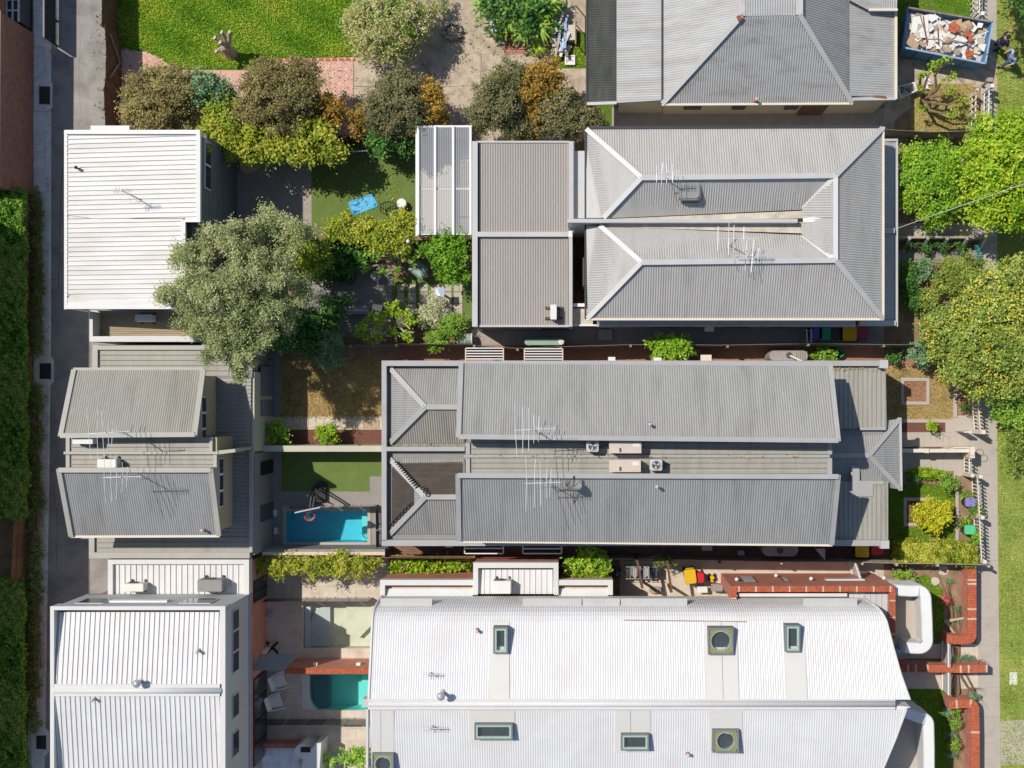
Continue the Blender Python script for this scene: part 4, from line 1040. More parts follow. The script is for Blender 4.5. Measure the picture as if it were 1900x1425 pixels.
roofpart(t, 'annex_roof', 'white_roof', [(210, 1048, za), (454, 1048, za), (454, 1103, za), (210, 1103, za)], AY, .25, .05, 'rib')
for (x0, y0, x1, y1) in ((200, 1038, 462, 1047), (200, 1047, 209, 1103), (452, 1047, 462, 1103)):
    part(t, 'parapet_cap', M['flashing_white'], lambda m: m.pbox(x0, y0, x1, y1, za - .4, za + .16))
# ---- modern white pair at the bottom
def sweep(m, rows, xl, xr, pitch=.1, amp=.009):
    """corrugated sheet following a profile: rows of (Y, z); xl, xr = left and right X per row"""
    lo, hi = min(xl), max(xr); us = []
    k = math.floor(lo / pitch)
    while k * pitch < hi:
        us += [(k * pitch, 0), ((k + .25) * pitch, amp), ((k + .5) * pitch, 0), ((k + .75) * pitch, -amp)]; k += 1
    a0 = len(m.v); n = len(us)
    for i, (Y, z) in enumerate(rows):
        p0 = rows[max(i - 1, 0)]; p1 = rows[min(i + 1, len(rows) - 1)]
        dy, dz = p1[0] - p0[0], p1[1] - p0[1]; l = math.hypot(dy, dz); ny, nz = dz / l, -dy / l
        if nz < 0: ny, nz = -ny, -nz
        for u, h in us:
            x = min(max(u, xl[i]), xr[i]); m.v.append((x, Y + ny * h, z + nz * h))
    for i in range(len(rows) - 1):
        for j in range(n - 1):
            f = (a0 + i * n + j, a0 + i * n + j + 1, a0 + (i + 1) * n + j + 1, a0 + (i + 1) * n + j)
            if abs(m.v[f[0]][0] - m.v[f[1]][0]) + abs(m.v[f[2]][0] - m.v[f[3]][0]) < 1e-6: continue
            m.f.append(f)
t = thing('modern_pair', 'large white house pair with curved corrugated roof edge and skylights at the bottom', 'house', P(1180, 1290))
prof = [(1106, 3.2), (1114, 4.1), (1121, 4.75), (1128, 5.15), (1135, 5.42), (1143, 5.6), (1153, 5.74), (1200, 6.02), (1250, 6.31), (1298, 6.6)]
xrp = [1596, 1608, 1620, 1629, 1635, 1640, 1645, 1657, 1671, 1688]
rows = [(P(0, y, z).y, z) for y, z in prof]
XL = P(685, 0, 6.5).x
m = MB(); sweep(m, rows, [XL] * len(rows), [P(x, 0, z).x for x, (y, z) in zip(xrp, prof)]); m.build('curved_roof', M['white_roof'], t)
prof2 = [(1316, 6.52), (1370, 6.25), (1430, 5.9), (1500, 5.5)]
m = MB(); sweep(m, [(P(0, y, z).y, z) for y, z in prof2], [XL] * 4, [P(x, 0, z).x for x, (y, z) in zip([1682, 1662, 1637, 1606], prof2)]); m.build('roof', M['white_roof'], t)
part(t, 'wall', M['white_wall'], lambda m: m.prism([(700, 1150), (1630, 1160), (1678, 1306), (1630, 1480), (700, 1480)], 0, 5.35, 5.6))
m = MB(); m.bar(P(684, 1306, 6.55), P(1660, 1306, 6.55), .42, .22); m.build('ridge_cap', M['flashing_white'], t)
m = MB(); m.tube([P(684, 1306, 6.66), P(1660, 1306, 6.66)], .13, 10); m.smooth = True; m.build('ridge_roll', M['flashing_white'], t)
part(t, 'ridge_end', M['white_paint'], lambda m: m.prism([(1660, 1309), (1690, 1312), (1672, 1318), (1660, 1320)], 5.6, 6.5))
m = MB(); m.tube([(XL, y, z + .02) for y, z in rows], .06, 6); m.build('barge_roll', M['flashing_white'], t)
m = MB(); m.tube([P(682, y, z + .04) for y, z in prof2], .07, 6); m.build('barge_roll', M['flashing_white'], t)
m = MB(); m.tube([(P(x, 0, z).x, P(0, y, z).y, z + .02) for x, (y, z) in zip(xrp, prof)], .045, 6); m.build('barge_roll', M['flashing_white'], t)
m = MB(); m.tube([P(x, y, z + .02) for x, (y, z) in zip([1682, 1662, 1637, 1606], prof2)], .045, 6); m.build('barge_roll', M['flashing_white'], t)
m = MB(); m.poly([(XL, y, z) for y, z in rows] + [(XL, rows[-1][0], 3.0), (XL, rows[0][0], 3.0)]); m.build('end_wall', M['white_wall'], t)
part(t, 'end_bracket', M['flashing_pale'], lambda m: m.pbox(673, 1297, 684, 1311, 6.1, 6.6))
def zG(y): return np.interp(y, [p[0] for p in prof], [p[1] for p in prof]) if y < 1306 else np.interp(y, [p[0] for p in prof2], [p[1] for p in prof2])
def patch(x0, y0, x1, y1, dx=0, lift=.03, mt='white_panel', name='roof_panel', div=None):
    m = MB()
    xs = [(x0, x1)] if div is None else [(x0, div - .4), (div + .4, x1)]
    for a, b in xs:
        s0 = dx
        q = [P(a, y0, zG(y0)), P(b, y0, zG(y0)), P(b + s0, y1, zG(y1)), P(a + s0, y1, zG(y1))]
        up = Vector((0, 0, lift)); m.solid([p + up * .1 for p in reversed(q)], [p + up for p in reversed(q)])
    return m.build(name, M[mt], t)
for (x0, y0, x1, y1, dx, div) in ((908, 1153, 945, 1297, 0, None), (1306, 1153, 1367, 1298, 4, 1338), (1452, 1150, 1490, 1299, 8, None), (872, 1318, 955, 1376, 0, None), (1141, 1318, 1206, 1396, 0, 1170), (1315, 1319, 1377, 1400, 0, None), (690, 1318, 731, 1440, 0, 707)):
    patch(x0, y0, x1, y1, dx, .035, div=div)
m = MB(); m.bar(P(1158, 1150.5, zG(1150) + .03), P(1385, 1153.5, zG(1153) + .03), .035, .04); m.build('roof_joint', M['tank_grey'], t)
for (x0, x1) in ((706, 802), (970, 1079), (1081, 1150), (1152, 1275), (1490, 1590)):
    z = 4.85; yy = P(0, 1122, z).y
    part(t, 'snow_rail', M['flashing_pale'], lambda m: m.box(P(x0, 0, z).x, yy - .05, z - .1, P(x1, 0, z).x, yy + .28, z + .05))
# skylights: curb, frame, pane, light shaft
def skylight(x0, y0, x1, y1, round_=False, lab=None):
    z = zG((y0 + y1) / 2) - .02; h = .4; zt_ = z + h
    a, b = P(x0, y1, zt_), P(x1, y0, zt_)
    o = thing('skylight', lab, 'skylight', ((a.x + b.x) / 2, (a.y + b.y) / 2, z), 'skylights of the modern white roofs')
    def ring(m, i, w, z0, z1):
        m.box(a.x + i, a.y + i, z0, a.x + i + w, b.y - i, z1); m.box(b.x - i - w, a.y + i, z0, b.x - i, b.y - i, z1)
        m.box(a.x + i + w, a.y + i, z0, b.x - i - w, a.y + i + w, z1); m.box(a.x + i + w, b.y - i - w, z0, b.x - i - w, b.y - i, z1)
    part(o, 'curb', M['clad_grey'], lambda m: ring(m, 0, .06, z - .2, zt_))
    cx, cy = (a.x + b.x) / 2, (a.y + b.y) / 2; hx, hy = (b.x - a.x) / 2 - .062, (b.y - a.y) / 2 - .062
    part(o, 'floor', M['window_dark'], lambda m: m.box(cx - hx, cy - hy, z + .1, cx + hx, cy + hy, z + .12))
    if round_:
        rr = min(hx, hy) - .04
        def plate(m):
            n = 32
            for k in range(n):
                q = []
                for kk in (k, k + 1):
                    c, s_ = math.cos(2 * math.pi * kk / n), math.sin(2 * math.pi * kk / n); f = min(hx / max(abs(c), 1e-6), hy / max(abs(s_), 1e-6))
                    q.append(((cx + rr * c, cy + rr * s_, zt_ - .04), (cx + f * c, cy + f * s_, zt_ - .04)))
                m.poly([q[0][0], q[0][1], q[1][1], q[1][0]])
        part(o, 'cover_plate', M['olive_tin'], plate)
        part(o, 'light_shaft', M['shaft_green'], lambda m: m.lathe((cx, cy, z), [(rr, .12), (rr, h - .02), (rr - .025, h - .02), (rr - .025, .125)], 32, None, False))
    else:
        part(o, 'light_shaft', M['shaft_green'], lambda m: ring(m, .063, .03, z + .121, zt_ - .05))
        part(o, 'frame', M['shaft_green'], lambda m: ring(m, .063, .075, zt_ - .045, zt_ - .02))
    part(o, 'pane', M['clear_glass'], lambda m: m.box(cx - hx, cy - hy, zt_ - .018, cx + hx, cy + hy, zt_ - .008))
    return o
skylight(915, 1164, 942, 1213, False, 'narrow upright skylight on the upper modern roof, left of the other upper ones')
skylight(1314, 1165, 1361, 1215, True, 'square skylight with a round opening on the upper modern roof')
skylight(1457, 1160, 1485, 1210, False, 'narrow upright skylight near the street end of the upper modern roof')
skylight(880, 1343, 951, 1373, False, 'wide dark skylight below the ridge on the lower modern roof')
skylight(1152, 1362, 1204, 1393, False, 'small landscape skylight in the middle of the lower modern roof')
skylight(1322, 1354, 1371, 1397, True, 'square skylight with a round opening on the lower modern roof, towards the street')
skylight(690, 1398, 730, 1440, True, 'square skylight with a round opening at the bottom edge beside the courtyard')
# north annexes with brick walls and white box frames
def annex(x0, y0, x1, y1, z, ribs):
    part(t, 'annex_wall', M['red_brick'], lambda m: m.pbox(x0 + 1, y0 + 1, x1 - 1, y1, 0, z - .45, z))
    for (a, b, c, d) in ((x0, y0, x1, y0 + 10), (x0, y0 + 10, x0 + 9, y1), (x1 - 9, y0 + 10, x1, y1)):
        part(t, 'box_frame', M['flashing_white'], lambda m: m.pbox(a, b, c, d, z - .45, z))
    if ribs: roofpart(t, 'annex_roof', 'white_roof', [(x0 + 9, y0 + 13, z - .3), (x1 - 9, y0 + 13, z - .3), (x1 - 9, y1, z - .2), (x0 + 9, y1, z - .2)], AY, .25, .048, 'rib')
    else:
        m = MB(); m.poly(list(reversed(Q([(x0 + 9, y0 + 16, z - .28), (x1 - 9, y0 + 16, z - .28), (x1 - 9, y1 + 4, z - .1), (x0 + 9, y1 + 4, z - .1)])))); m.build("annex_roof", M['white_roof'], t)
annex(705, 1076, 886, 1104, 3.2, False); annex(878, 1044, 1036, 1102, 3.25, True); annex(1028, 1076, 1137, 1104, 3.2, False)
# brick privacy wall with soldier course
zb = 4.0
bw = part(t, 'brick_wall', M['red_brick'], lambda m: [m.pbox(1356, 1088, 1661, 1098, 0, zb), m.pbox(1356, 1098.01, 1366, 1112, 0, zb), m.pbox(1652, 1098.01, 1661, 1186, 0, zb)])
m = MB(); mp = MB()
def cap(a, b, c, d, k): (mp if k % 9 == 4 else m).pbox(a, b, c, d, zb + .002, zb + .06)
for k in range(88): cap(1356 + k * 3.47, 1087.5, 1356 + k * 3.47 + 2.9, 1098.3, k)
for k in range(4): cap(1355.5, 1099 + k * 3.4, 1366.5, 1101.8 + k * 3.4, k + 1)
for k in range(25): cap(1651.5, 1099.2 + k * 3.47, 1661.5, 1102 + k * 3.47, k)
sc = m.build('capping_course', M['soldier'], bw); sc['kind'] = 'stuff'
sc = mp.build('capping_course', M['soldier_pale'], bw); sc['kind'] = 'stuff'
Yb = P(0, 1088, zb).y
for (x0, x1, za_, zc) in ((1374, 1400, 1.3, 2.9), (1450, 1462, 1.6, 2.6)):
    window_y(t, Yb, P(x0, 0, 2).x, P(x1, 0, 2).x, za_, zc, 1, 'timber_dark', 'clad_pale')
part(t, 'vent_screen', M['alu'], lambda m: m.box(P(1530, 0, 2).x, Yb, 1.9, P(1602, 0, 2).x, Yb + .06, 2.3))
for k, (x, z) in enumerate(((1367, 2.6), (1440, 1.4), (1505, 2.4), (1640, 2.2))):
    part(t, 'wall_lamp', M['white_paint'], lambda m: m.ball((P(x, 0, z).x, Yb + .1, z), .09, .09, .09))
part(t, 'parapet_cap', M['flashing_white'], lambda m: m.pbox(1372, 1101, 1572, 1107, 3.0, 3.75))
part(t, 'front_roof', M['clad_pale'], lambda m: m.pbox(1575, 1099, 1652, 1225, 3.0, 3.5))
for k in range(7):
    x = 1583 + k * 10.5
    part(t, 'front_roof_seam', M['flashing_pale'], lambda m: m.pbox(x, 1100, x + .8, 1200, 3.5, 3.53))
# curved balconies with vertical battens
def balcony(outline, z0, z1, w, name):
    pts = [P(x, y, z1) for x, y in outline]; m = MB()
    # offset inward
    n = len(pts); inn = []
    for i in range(n):
        a = pts[max(i - 1, 0)]; b = pts[min(i + 1, n - 1)]; d = (b - a); d.z = 0; d.normalize(); inn.append(pts[i] + Vector((d.y, -d.x, 0)) * w)
    for i in range(n - 1):
        q = [pts[i], pts[i + 1], inn[i + 1], inn[i]]
        area = sum(q[k].x * q[(k + 1) % 4].y - q[(k + 1) % 4].x * q[k].y for k in range(4))
        if area < 0: q.reverse()
        m.solid([(p.x, p.y, z0) for p in q], [(p.x, p.y, z1) for p in q])
    b = m.build(name, M['white_paint'], t)
    # battens at even spacing on both faces
    L = [0]
    for i in range(n - 1): L.append(L[-1] + (pts[i + 1] - pts[i]).length)
    bat = MB(); s = 0
    while s < L[-1]:
        i = max(k for k in range(n) if L[k] <= s); i = min(i, n - 2); f = (s - L[i]) / (L[i + 1] - L[i])
        for line, sg in ((pts, .02), (inn, -.02)):
            p = line[i].lerp(line[i + 1], f)
            d = (line[i + 1] - line[i]).normalized(); p = p + Vector((-d.y, d.x, 0)) * sg
            bat.box(p.x - .02, p.y - .02, z0 - .25, p.x + .02, p.y + .02, z1 - .03)
        s += .085
    q = bat.build('batten', M['white_paint'], b); q['kind'] = 'stuff'
    return b
def arc(cx, cy, r, a0, a1, n=9): return [(cx + r * math.cos(R(a0 + (a1 - a0) * i / (n - 1))), cy + r * math.sin(R(a0 + (a1 - a0) * i / (n - 1)))) for i in range(n)]
o1 = [(1662, 1086)] + [(1690, 1088)] + arc(1702, 1112, 25, -80, 0) + [(1729, 1150)] + arc(1706, 1188, 24, 0, 92) + [(1680, 1211)]
balcony(o1, 2.3, 3.6, .42, 'balcony_balustrade')
o2 = [(1680, 1312), (1705, 1322)] + arc(1712, 1345, 20, -65, 0) + [(1733, 1390), (1733, 1480)]
balcony(o2, 2.3, 3.6, .42, 'balcony_balustrade')
part(t, 'balcony_floor', M['pale_paving'], lambda m: m.pbox(1655, 1092, 1716, 1206, 2.2, 2.4))
part(t, 'balcony_floor', M['pale_paving'], lambda m: m.pbox(1640, 1325, 1722, 1480, 2.2, 2.4))
part(t, 'balcony_side', M['blue_strip'], lambda m: m.pbox(1656, 1204, 1690, 1212, 0, 2.6))
part(t, 'porch_wall', M['clad_pale'], lambda m: m.prism([(1676, 1300), (1720, 1325), (1716, 1332), (1676, 1312)], 0, 3.2))

# ------------------------------------------------------------------ pools
def watermat(name, tint):
    m = bpy.data.materials.new(name); m.use_nodes = True
    nt = m.node_tree; N = nt.nodes; L = nt.links; out = N['Material Output']; N.remove(N['Principled BSDF'])
    gl = N.new('ShaderNodeBsdfGlossy'); gl.inputs['Roughness'].default_value = .04
    tr = N.new('ShaderNodeBsdfTransparent'); tr.inputs['Color'].default_value = (*tint, 1)
    lw = N.new('ShaderNodeFresnel'); lw.inputs['IOR'].default_value = 1.33
    mx = N.new('ShaderNodeMixShader'); L.new(lw.outputs[0], mx.inputs[0]); L.new(tr.outputs[0], mx.inputs[1]); L.new(gl.outputs[0], mx.inputs[2])
    nz = N.new('ShaderNodeTexNoise'); nz.inputs['Scale'].default_value = 5; nz.inputs['Detail'].default_value = 3
    tc = N.new('ShaderNodeTexCoord'); L.new(tc.outputs['Object'], nz.inputs['Vector'])
    bp = N.new('ShaderNodeBump'); bp.inputs['Strength'].default_value = .5; bp.inputs['Distance'].default_value = .05
    L.new(nz.outputs['Fac'], bp.inputs['Height']); L.new(bp.outputs[0], gl.inputs['Normal']); L.new(bp.outputs[0], lw.inputs['Normal'])
    L.new(mx.outputs[0], out.inputs['Surface']); return m
M['water_blue'] = watermat('water_blue', (.6, .93, .97)); M['water_teal'] = watermat('water_teal', (.62, .95, .93)); M['water_clear'] = watermat('water_clear', (.93, .97, .95))
def basin(o, x0, y0, x1, y1, depth, mt, copm):
    a, b = P(x0, y1), P(x1, y0)
    part(o, 'floor', M[mt], lambda m: m.poly([(a.x, a.y, -depth), (b.x, a.y, -depth), (b.x, b.y, -depth), (a.x, b.y, -depth)]))
    part(o, 'shell', M[mt], lambda m: [m.poly([(a.x, a.y, -depth), (a.x, b.y, -depth), (a.x, b.y, .008), (a.x, a.y, .008)]), m.poly([(b.x, b.y, -depth), (b.x, a.y, -depth), (b.x, a.y, .008), (b.x, b.y, .008)]),
        m.poly([(b.x, a.y, -depth), (a.x, a.y, -depth), (a.x, a.y, .008), (b.x, a.y, .008)]), m.poly([(a.x, b.y, -depth), (b.x, b.y, -depth), (b.x, b.y, .008), (a.x, b.y, .008)])])
def wsurf(o, x0, y0, x1, y1, mt, z=-.1):
    a, b = P(x0, y1), P(x1, y0)
    part(o, 'water', M[mt], lambda m: m.poly([(a.x, a.y, z), (b.x, a.y, z), (b.x, b.y, z), (a.x, b.y, z)]))
p1 = thing('swimming_pool', 'rectangular blue swimming pool beside the basketball hoop', 'pool', P(606, 977))
basin(p1, 531, 948, 682, 1006, 1.1, 'pool_tile', None); wsurf(p1, 531, 948, 682, 1006, 'water_blue')
part(p1, 'step', M['pool_teal'], lambda m: m.pbox(668, 949, 681.5, 1005, -1.09, -.5, 0))
for a in ((525, 940, 688, 947.8), (525, 1006.2, 688, 1014), (525, 947.8, 530.8, 1006.2), (682.2, 947.8, 688, 1006.2)):
    part(p1, 'coping', M['pale_paving'], lambda m: m.pbox(*a, .006, .05, 0))
p2 = thing('wading_pool', 'shallow beige stone pool in the lower courtyard, above the red brick wall', 'pool', P(625, 1163))
basin(p2, 562, 1124, 690, 1203, .55, 'pool_stone', None); wsurf(p2, 562, 1124, 690, 1203, 'water_clear', -.12)
part(p2, 'bench', M['white_wall'], lambda m: m.prism([(563, 1124.5), (574, 1124.5), (574, 1202.5), (563, 1202.5)], -.54, -.2, 0))
part(p2, 'bench', M['clad_pale'], lambda m: m.prism(arc(610, 1160, 36, 180, 270, 8) + [(610, 1202), (574, 1202)], -.54, -.3, 0))
part(p2, 'ledge', M['pool_stone'], lambda m: m.prism([(640, 1125), (689.5, 1125), (689.5, 1160), (665, 1185), (641, 1178)], -.54, -.25, 0))
p3 = thing('plunge_pool', 'teal plunge pool with white ledge below the red brick courtyard wall', 'pool', P(625, 1285))
basin(p3, 560, 1252, 690, 1318, 1.1, 'pool_teal', None); wsurf(p3, 574, 1252.5, 689.5, 1317.5, 'water_teal', -.14)
part(p3, 'ledge', M['white_wall'], lambda m: m.prism([(560.3, 1252.3), (573, 1252.3), (573, 1288)] + arc(612, 1288, 39, 180, 90, 8) + [(612, 1317.7), (560.3, 1317.7)], -1.09, -.02, 0))
part(p3, 'step', M['clad_grey'], lambda m: m.prism([(573.5, 1252.5), (606, 1252.5), (606, 1316)] + arc(612, 1288, 38, 100, 180, 8), -1.09, -.45, 0))
part(p3, 'step', M['pool_teal'], lambda m: m.pbox(668, 1252.5, 689.5, 1317, -1.09, -.4, 0))
# ------------------------------------------------------------------ fences and walls
def fence(label, pts, h, mt='timber', rail=None, posts=True, side=1, pitch=.1, cap=None, gap=.008, name='paling_fence', group='timber fences between the gardens', wav=.02, thick=.018):
    """pts = fence line in pixels as seen at its top (height h); palings joined, rails and posts parts"""
    q = [P(x, y, h) for x, y in pts]
    t = thing(name, label, 'fence', (q[0].x, q[0].y, 0), group)
    pal = MB()
    for i in range(len(q) - 1):
        a, b = q[i], q[i + 1]; d = (b - a); L = d.length; d.normalize(); nv = Vector((-d.y, d.x, 0)) * side
        n = max(1, int(L / pitch))
        for k in range(n):
            c = a + d * (L * (k + .5) / n) + nv * random.uniform(0, .012); w = L / n / 2 - gap / 2; hh = h + random.uniform(-wav, wav)
            e = d * w; f = nv * thick / 2
            o = [c - e - f, c + e - f, c + e + f, c - e + f]
            pal.solid([(p.x, p.y, .02) for p in o], [(p.x, p.y, hh) for p in o])
        if rail:
            for z in rail:
                part(t, 'rail', M[cap or mt], lambda m: m.bar((a.x + nv.x * .045, a.y + nv.y * .045, z), (b.x + nv.x * .045, b.y + nv.y * .045, z), .05, .08))
        if posts:
            npst = max(1, int(L / 2.4))
            for k in range(npst + (i == len(q) - 2)):
                c = a + d * (L * k / npst) + nv * .07
                part(t, 'post', M[cap or mt], lambda m: m.box(c.x - .05, c.y - .05, 0, c.x + .05, c.y + .05, h + .03))
    p = pal.build('paling', M[mt], t); p['kind'] = 'stuff'
    return t
fence('weathered timber fence with exposed rails along the left side of the back lawn', [(189, -50), (189, 44)], 1.9, 'timber_dark', (.35, 1.0, 1.65), side=-1, cap='timber_grey')
t = fence('bowed timber gate with diagonal brace in the fence beside the back lawn', [(194, 46), (197, 90), (196, 146)], 1.9, 'timber_dark', (.35, 1.0, 1.6), side=-1, cap='timber_grey', posts=False, name='timber_gate')
for a, b in (((196, 60, 1.6), (197, 100, .5)), ((197, 100, .5), (196, 140, 1.6))):
    part(t, 'brace', M['timber_grey'], lambda m: m.bar(P(a[0], a[1], 1.9) * 1 + Vector((.09, 0, a[2] - 1.9)), P(b[0], b[1], 1.9) + Vector((.09, 0, b[2] - 1.9)), .04, .09))
fence('weathered timber fence running from the gate down to the white studio', [(196, 146.5), (193, 165), (194, 200), (196, 236)], 1.9, 'timber_dark', (.35, 1.0, 1.65), side=-1, cap='timber_grey')
LF_X = [(29, 352), (28, 650), (26, 960), (19, 1090), (14, 1460)]
fence('long brown timber paling fence between the clipped hedge and the lane gutter', LF_X, 1.75, 'timber', (.4, 1.3), side=1, cap='timber', pitch=.13)
fence('dark timber fence behind the artificial turf, below the gold shrubs', [(425, 258), (640, 252), (770, 250), (876, 256)], 1.7, 'timber_dark', (.4, 1.3), side=-1)
fence('dark timber fence between the two shady back gardens, under the yellow green shrubs', [(450, 440), (600, 445), (700, 447), (880, 444)], 1.5, 'timber_dark', (.4, 1.2), side=-1)
fence('timber fence between the garden and the dry lawn, with lit cap', [(470, 642), (560, 641), (650, 639), (735, 638), (880, 639)], 1.8, 'timber_dark', (.4, 1.4), side=-1, cap='timber_grey')
fence('wavy topped grey sheet fence beside the green slimline water tank', [(880, 641), (960, 646), (1040, 643), (1170, 639)], 1.75, 'timber_grey', (.4, 1.4), side=-1, cap='timber_grey', pitch=.08)
fence('grey timber fence between the paved side passages right of the green bush', [(1170, 639), (1350, 640), (1500, 637), (1640, 639), (1700, 639)], 1.7, 'timber_grey', (.4, 1.3), side=-1, cap='timber_grey')
fence('sunlit corrugated timber fence below the pool terrace parapet', [(712, 1035), (880, 1036)], 1.8, 'timber', (.4, 1.4), side=1, pitch=.16, wav=.03)
fence('timber boundary fence beside the clothes drying yard', [(1035, 1036), (1180, 1037), (1335, 1040)], 1.7, 'timber_pale', (.4, 1.3), side=-1, pitch=.09)
fence('timber boundary fence above the long red brick wall', [(1335, 1040), (1450, 1042), (1600, 1043), (1664, 1045)], 1.7, 'timber_pale', (.4, 1.3), side=-1, pitch=.09)
fence('timber boundary fence below the long clipped yellow green hedge', [(1664, 1045), (1740, 1046), (1835, 1048)], 1.5, 'timber_pale', (.4, 1.2), side=-1, pitch=.09)
fence('low timber fence beside the shaded side path of the cream house', [(1640, 240), (1720, 245), (1800, 243)], 1.4, 'timber_grey', (.4, 1.1), side=1)
# picket fences to the street
def pickets(label, pts, h, mt='cream_paint', pitch=.155, w=.07, postc=True, name='picket_fence'):
    q = [P(x, y, h) for x, y in pts]; t = thing(name, label, 'fence', (q[0].x, q[0].y, 0), 'picket fences facing the street')
    for i in range(len(q) - 1):
        a, b = q[i], q[i + 1]; d = b - a; L = d.length; d.normalize(); n = max(1, int(L / pitch)); nv = Vector((-d.y, d.x, 0))
        for k in range(n):
            c = a + d * (L * (k + .5) / n)
            e = d * w / 2; f = nv * .012
            o = [c - e - f, c + e - f, c + e + f, c - e + f]
            m = MB(); m.solid([(p.x, p.y, .06) for p in o], [(p.x, p.y, h - .04) for p in o]); tp = Vector((c.x, c.y, h + .03))
            m.f.pop(1); base = len(m.v); m.v.append(tuple(tp))
            for kk in range(4): m.f.append((4 + kk, 4 + (kk + 1) % 4, base))
            m.build('picket', M[mt], t)
        for z in (.3, h - .25):
            part(t, 'rail', M[mt], lambda m: m.bar((a.x - nv.x * .04, a.y - nv.y * .04, z), (b.x - nv.x * .04, b.y - nv.y * .04, z), .04, .08))
        if postc:
            for c in ((a, b) if i == len(q) - 2 else (a,)):
                part(t, 'post', M[mt], lambda m: m.box(c.x - .08, c.y - .08, 0, c.x + .08, c.y + .08, h + .12))
    return t
pickets('cream picket fence along the footpath beside the spotted tree shadow', [(1818, 728), (1824, 802)], 1.4)
pickets('short cream picket gate between the two front paths', [(1803, 842), (1803, 882)], 1.3)
pickets('long cream picket fence along the footpath beside the purple and green bins', [(1818, 884), (1822, 960), (1826, 1042)], 1.35)
t = thing('garden_dividing_wall', 'low cream wall with capping between the two front paths of the terraces', 'wall', P(1735, 840))
part(t, 'wall', M['cream_paint'], lambda m: m.pbox(1676, 834, 1802, 838.5, 0, 1.1))
part(t, 'capping', M['cream_paint'], lambda m: m.pbox(1674, 833, 1803, 839.5, 1.102, 1.16))
part(t, 'pier', M['cream_paint'], lambda m: m.pbox(1716, 832.5, 1724, 840.5, 0, 1.25))
part(t, 'pier', M['cream_paint'], lambda m: m.pbox(1800, 829, 1809, 850, 0, 1.35))
part(t, 'gate_leaf', M['cream_paint'], lambda m: m.prism([(1757, 834), (1772, 829), (1800, 830), (1800, 832), (1772, 832)], .1, 1.2))
t = thing('gate_post', 'cream gate post and open gate leaf at the lower end of the upper picket fence', 'post', P(1806, 800))
part(t, 'post', M['cream_paint'], lambda m: m.box(P(1806, 0).x - .1, P(0, 800).y - .1, 0, P(1806, 0).x + .1, P(0, 800).y + .1, 1.4))
part(t, 'gate_leaf', M['cream_paint'], lambda m: m.prism([(1786, 801), (1803, 799.5), (1803, 803), (1790, 803)], .1, 1.2))
# white pickets of the building site
for lb, pts in (('white steel picket fence at the upper right beside the footpath', [(1822, -40), (1822, 26)]), ('white steel picket fence facing the footpath below the skip', [(1840, 160), (1838, 232)])):
    pickets(lb, pts, 1.2, 'white_paint', .2, .05)
for lb, pts in (('inner cream timber rail fence beside the pruned tree', [(1811, 166), (1809, 235)]), ('inner cream timber rail fence at the upper right', [(1812, -40), (1813, 22)])):
    fence(lb, pts, 1.0, 'cream_paint', (.3, .85), side=1, pitch=.25, gap=.17, name='rail_fence', group='rail fences by the skip')
# concrete divider with fins
t = thing('fin_wall', 'low grey garden wall with five tapered fins between the front paths', 'wall', P(1745, 450))
part(t, 'wall', M['old_concrete'], lambda m: m.pbox(1666, 438, 1832, 442, 0, 1.1))
for x in (1688, 1722, 1758, 1795, 1829):
    a = P(x, 441, 1.1); part(t, 'fin', M['flashing_pale'], lambda m: m.solid([(a.x - .06, a.y - .55, 0), (a.x + .06, a.y - .55, 0), (a.x + .06, a.y, 0), (a.x - .06, a.y, 0)], [(a.x - .06, a.y - .08, 1.1), (a.x + .06, a.y - .08, 1.1), (a.x + .06, a.y, 1.12), (a.x - .06, a.y, 1.12)]))
t = thing('slatted_bench', 'teal slatted seat beside the footpath at the end of the grey front path', 'seat', P(1813, 470))
for k in range(8):
    part(t, 'slat', M['teal'], lambda m: m.pbox(1808 + k * .6, 455 + k * 4, 1821, 457.4 + k * 4, .42, .45))
for y in (456, 484):
    part(t, 'leg', M['teal'], lambda m: m.pbox(1810, y, 1820, y + 2.5, 0, .42))
# pool terrace walls
t = thing('yard_wall', 'cream rendered wall between dry lawn garden and the turf of the pool yard', 'wall', P(590, 832))
part(t, 'wall', M['render_cream'], lambda m: m.pbox(482, 827, 709, 838, 0, 1.7))
for x in (544, 604, 664): part(t, 'wall_lamp', M['charcoal'], lambda m: m.pbox(x, 824.5, x + 3, 827, 1.3, 1.6))
part(t, 'wall_vent', M['charcoal'], lambda m: m.pbox(602, 838.2, 622, 841, .9, 1.4, 1.7))
t = thing('pool_terrace_wall', 'grey rendered wall with pink coping below the blue pool', 'wall', P(600, 1030))
part(t, 'wall', M['grey_wall'], lambda m: m.pbox(488, 1019, 714, 1026, 0, 1.75))
part(t, 'capping', M['pink_cap'], lambda m: m.pbox(486, 1024, 714, 1030, 1.752, 1.85))
t = thing('yard_side_wall', 'dark grey wall with downpipe along the left side of the pool yard', 'wall', P(494, 930))
part(t, 'wall', M['charcoal'], lambda m: m.pbox(474, 842, 478, 1030, 0, 2.2))
part(t, 'pipe', M['alu'], lambda m: m.tube([P(489, 886) + Vector((0, 0, .4)), P(489, 945) + Vector((0, 0, .4))], .02))
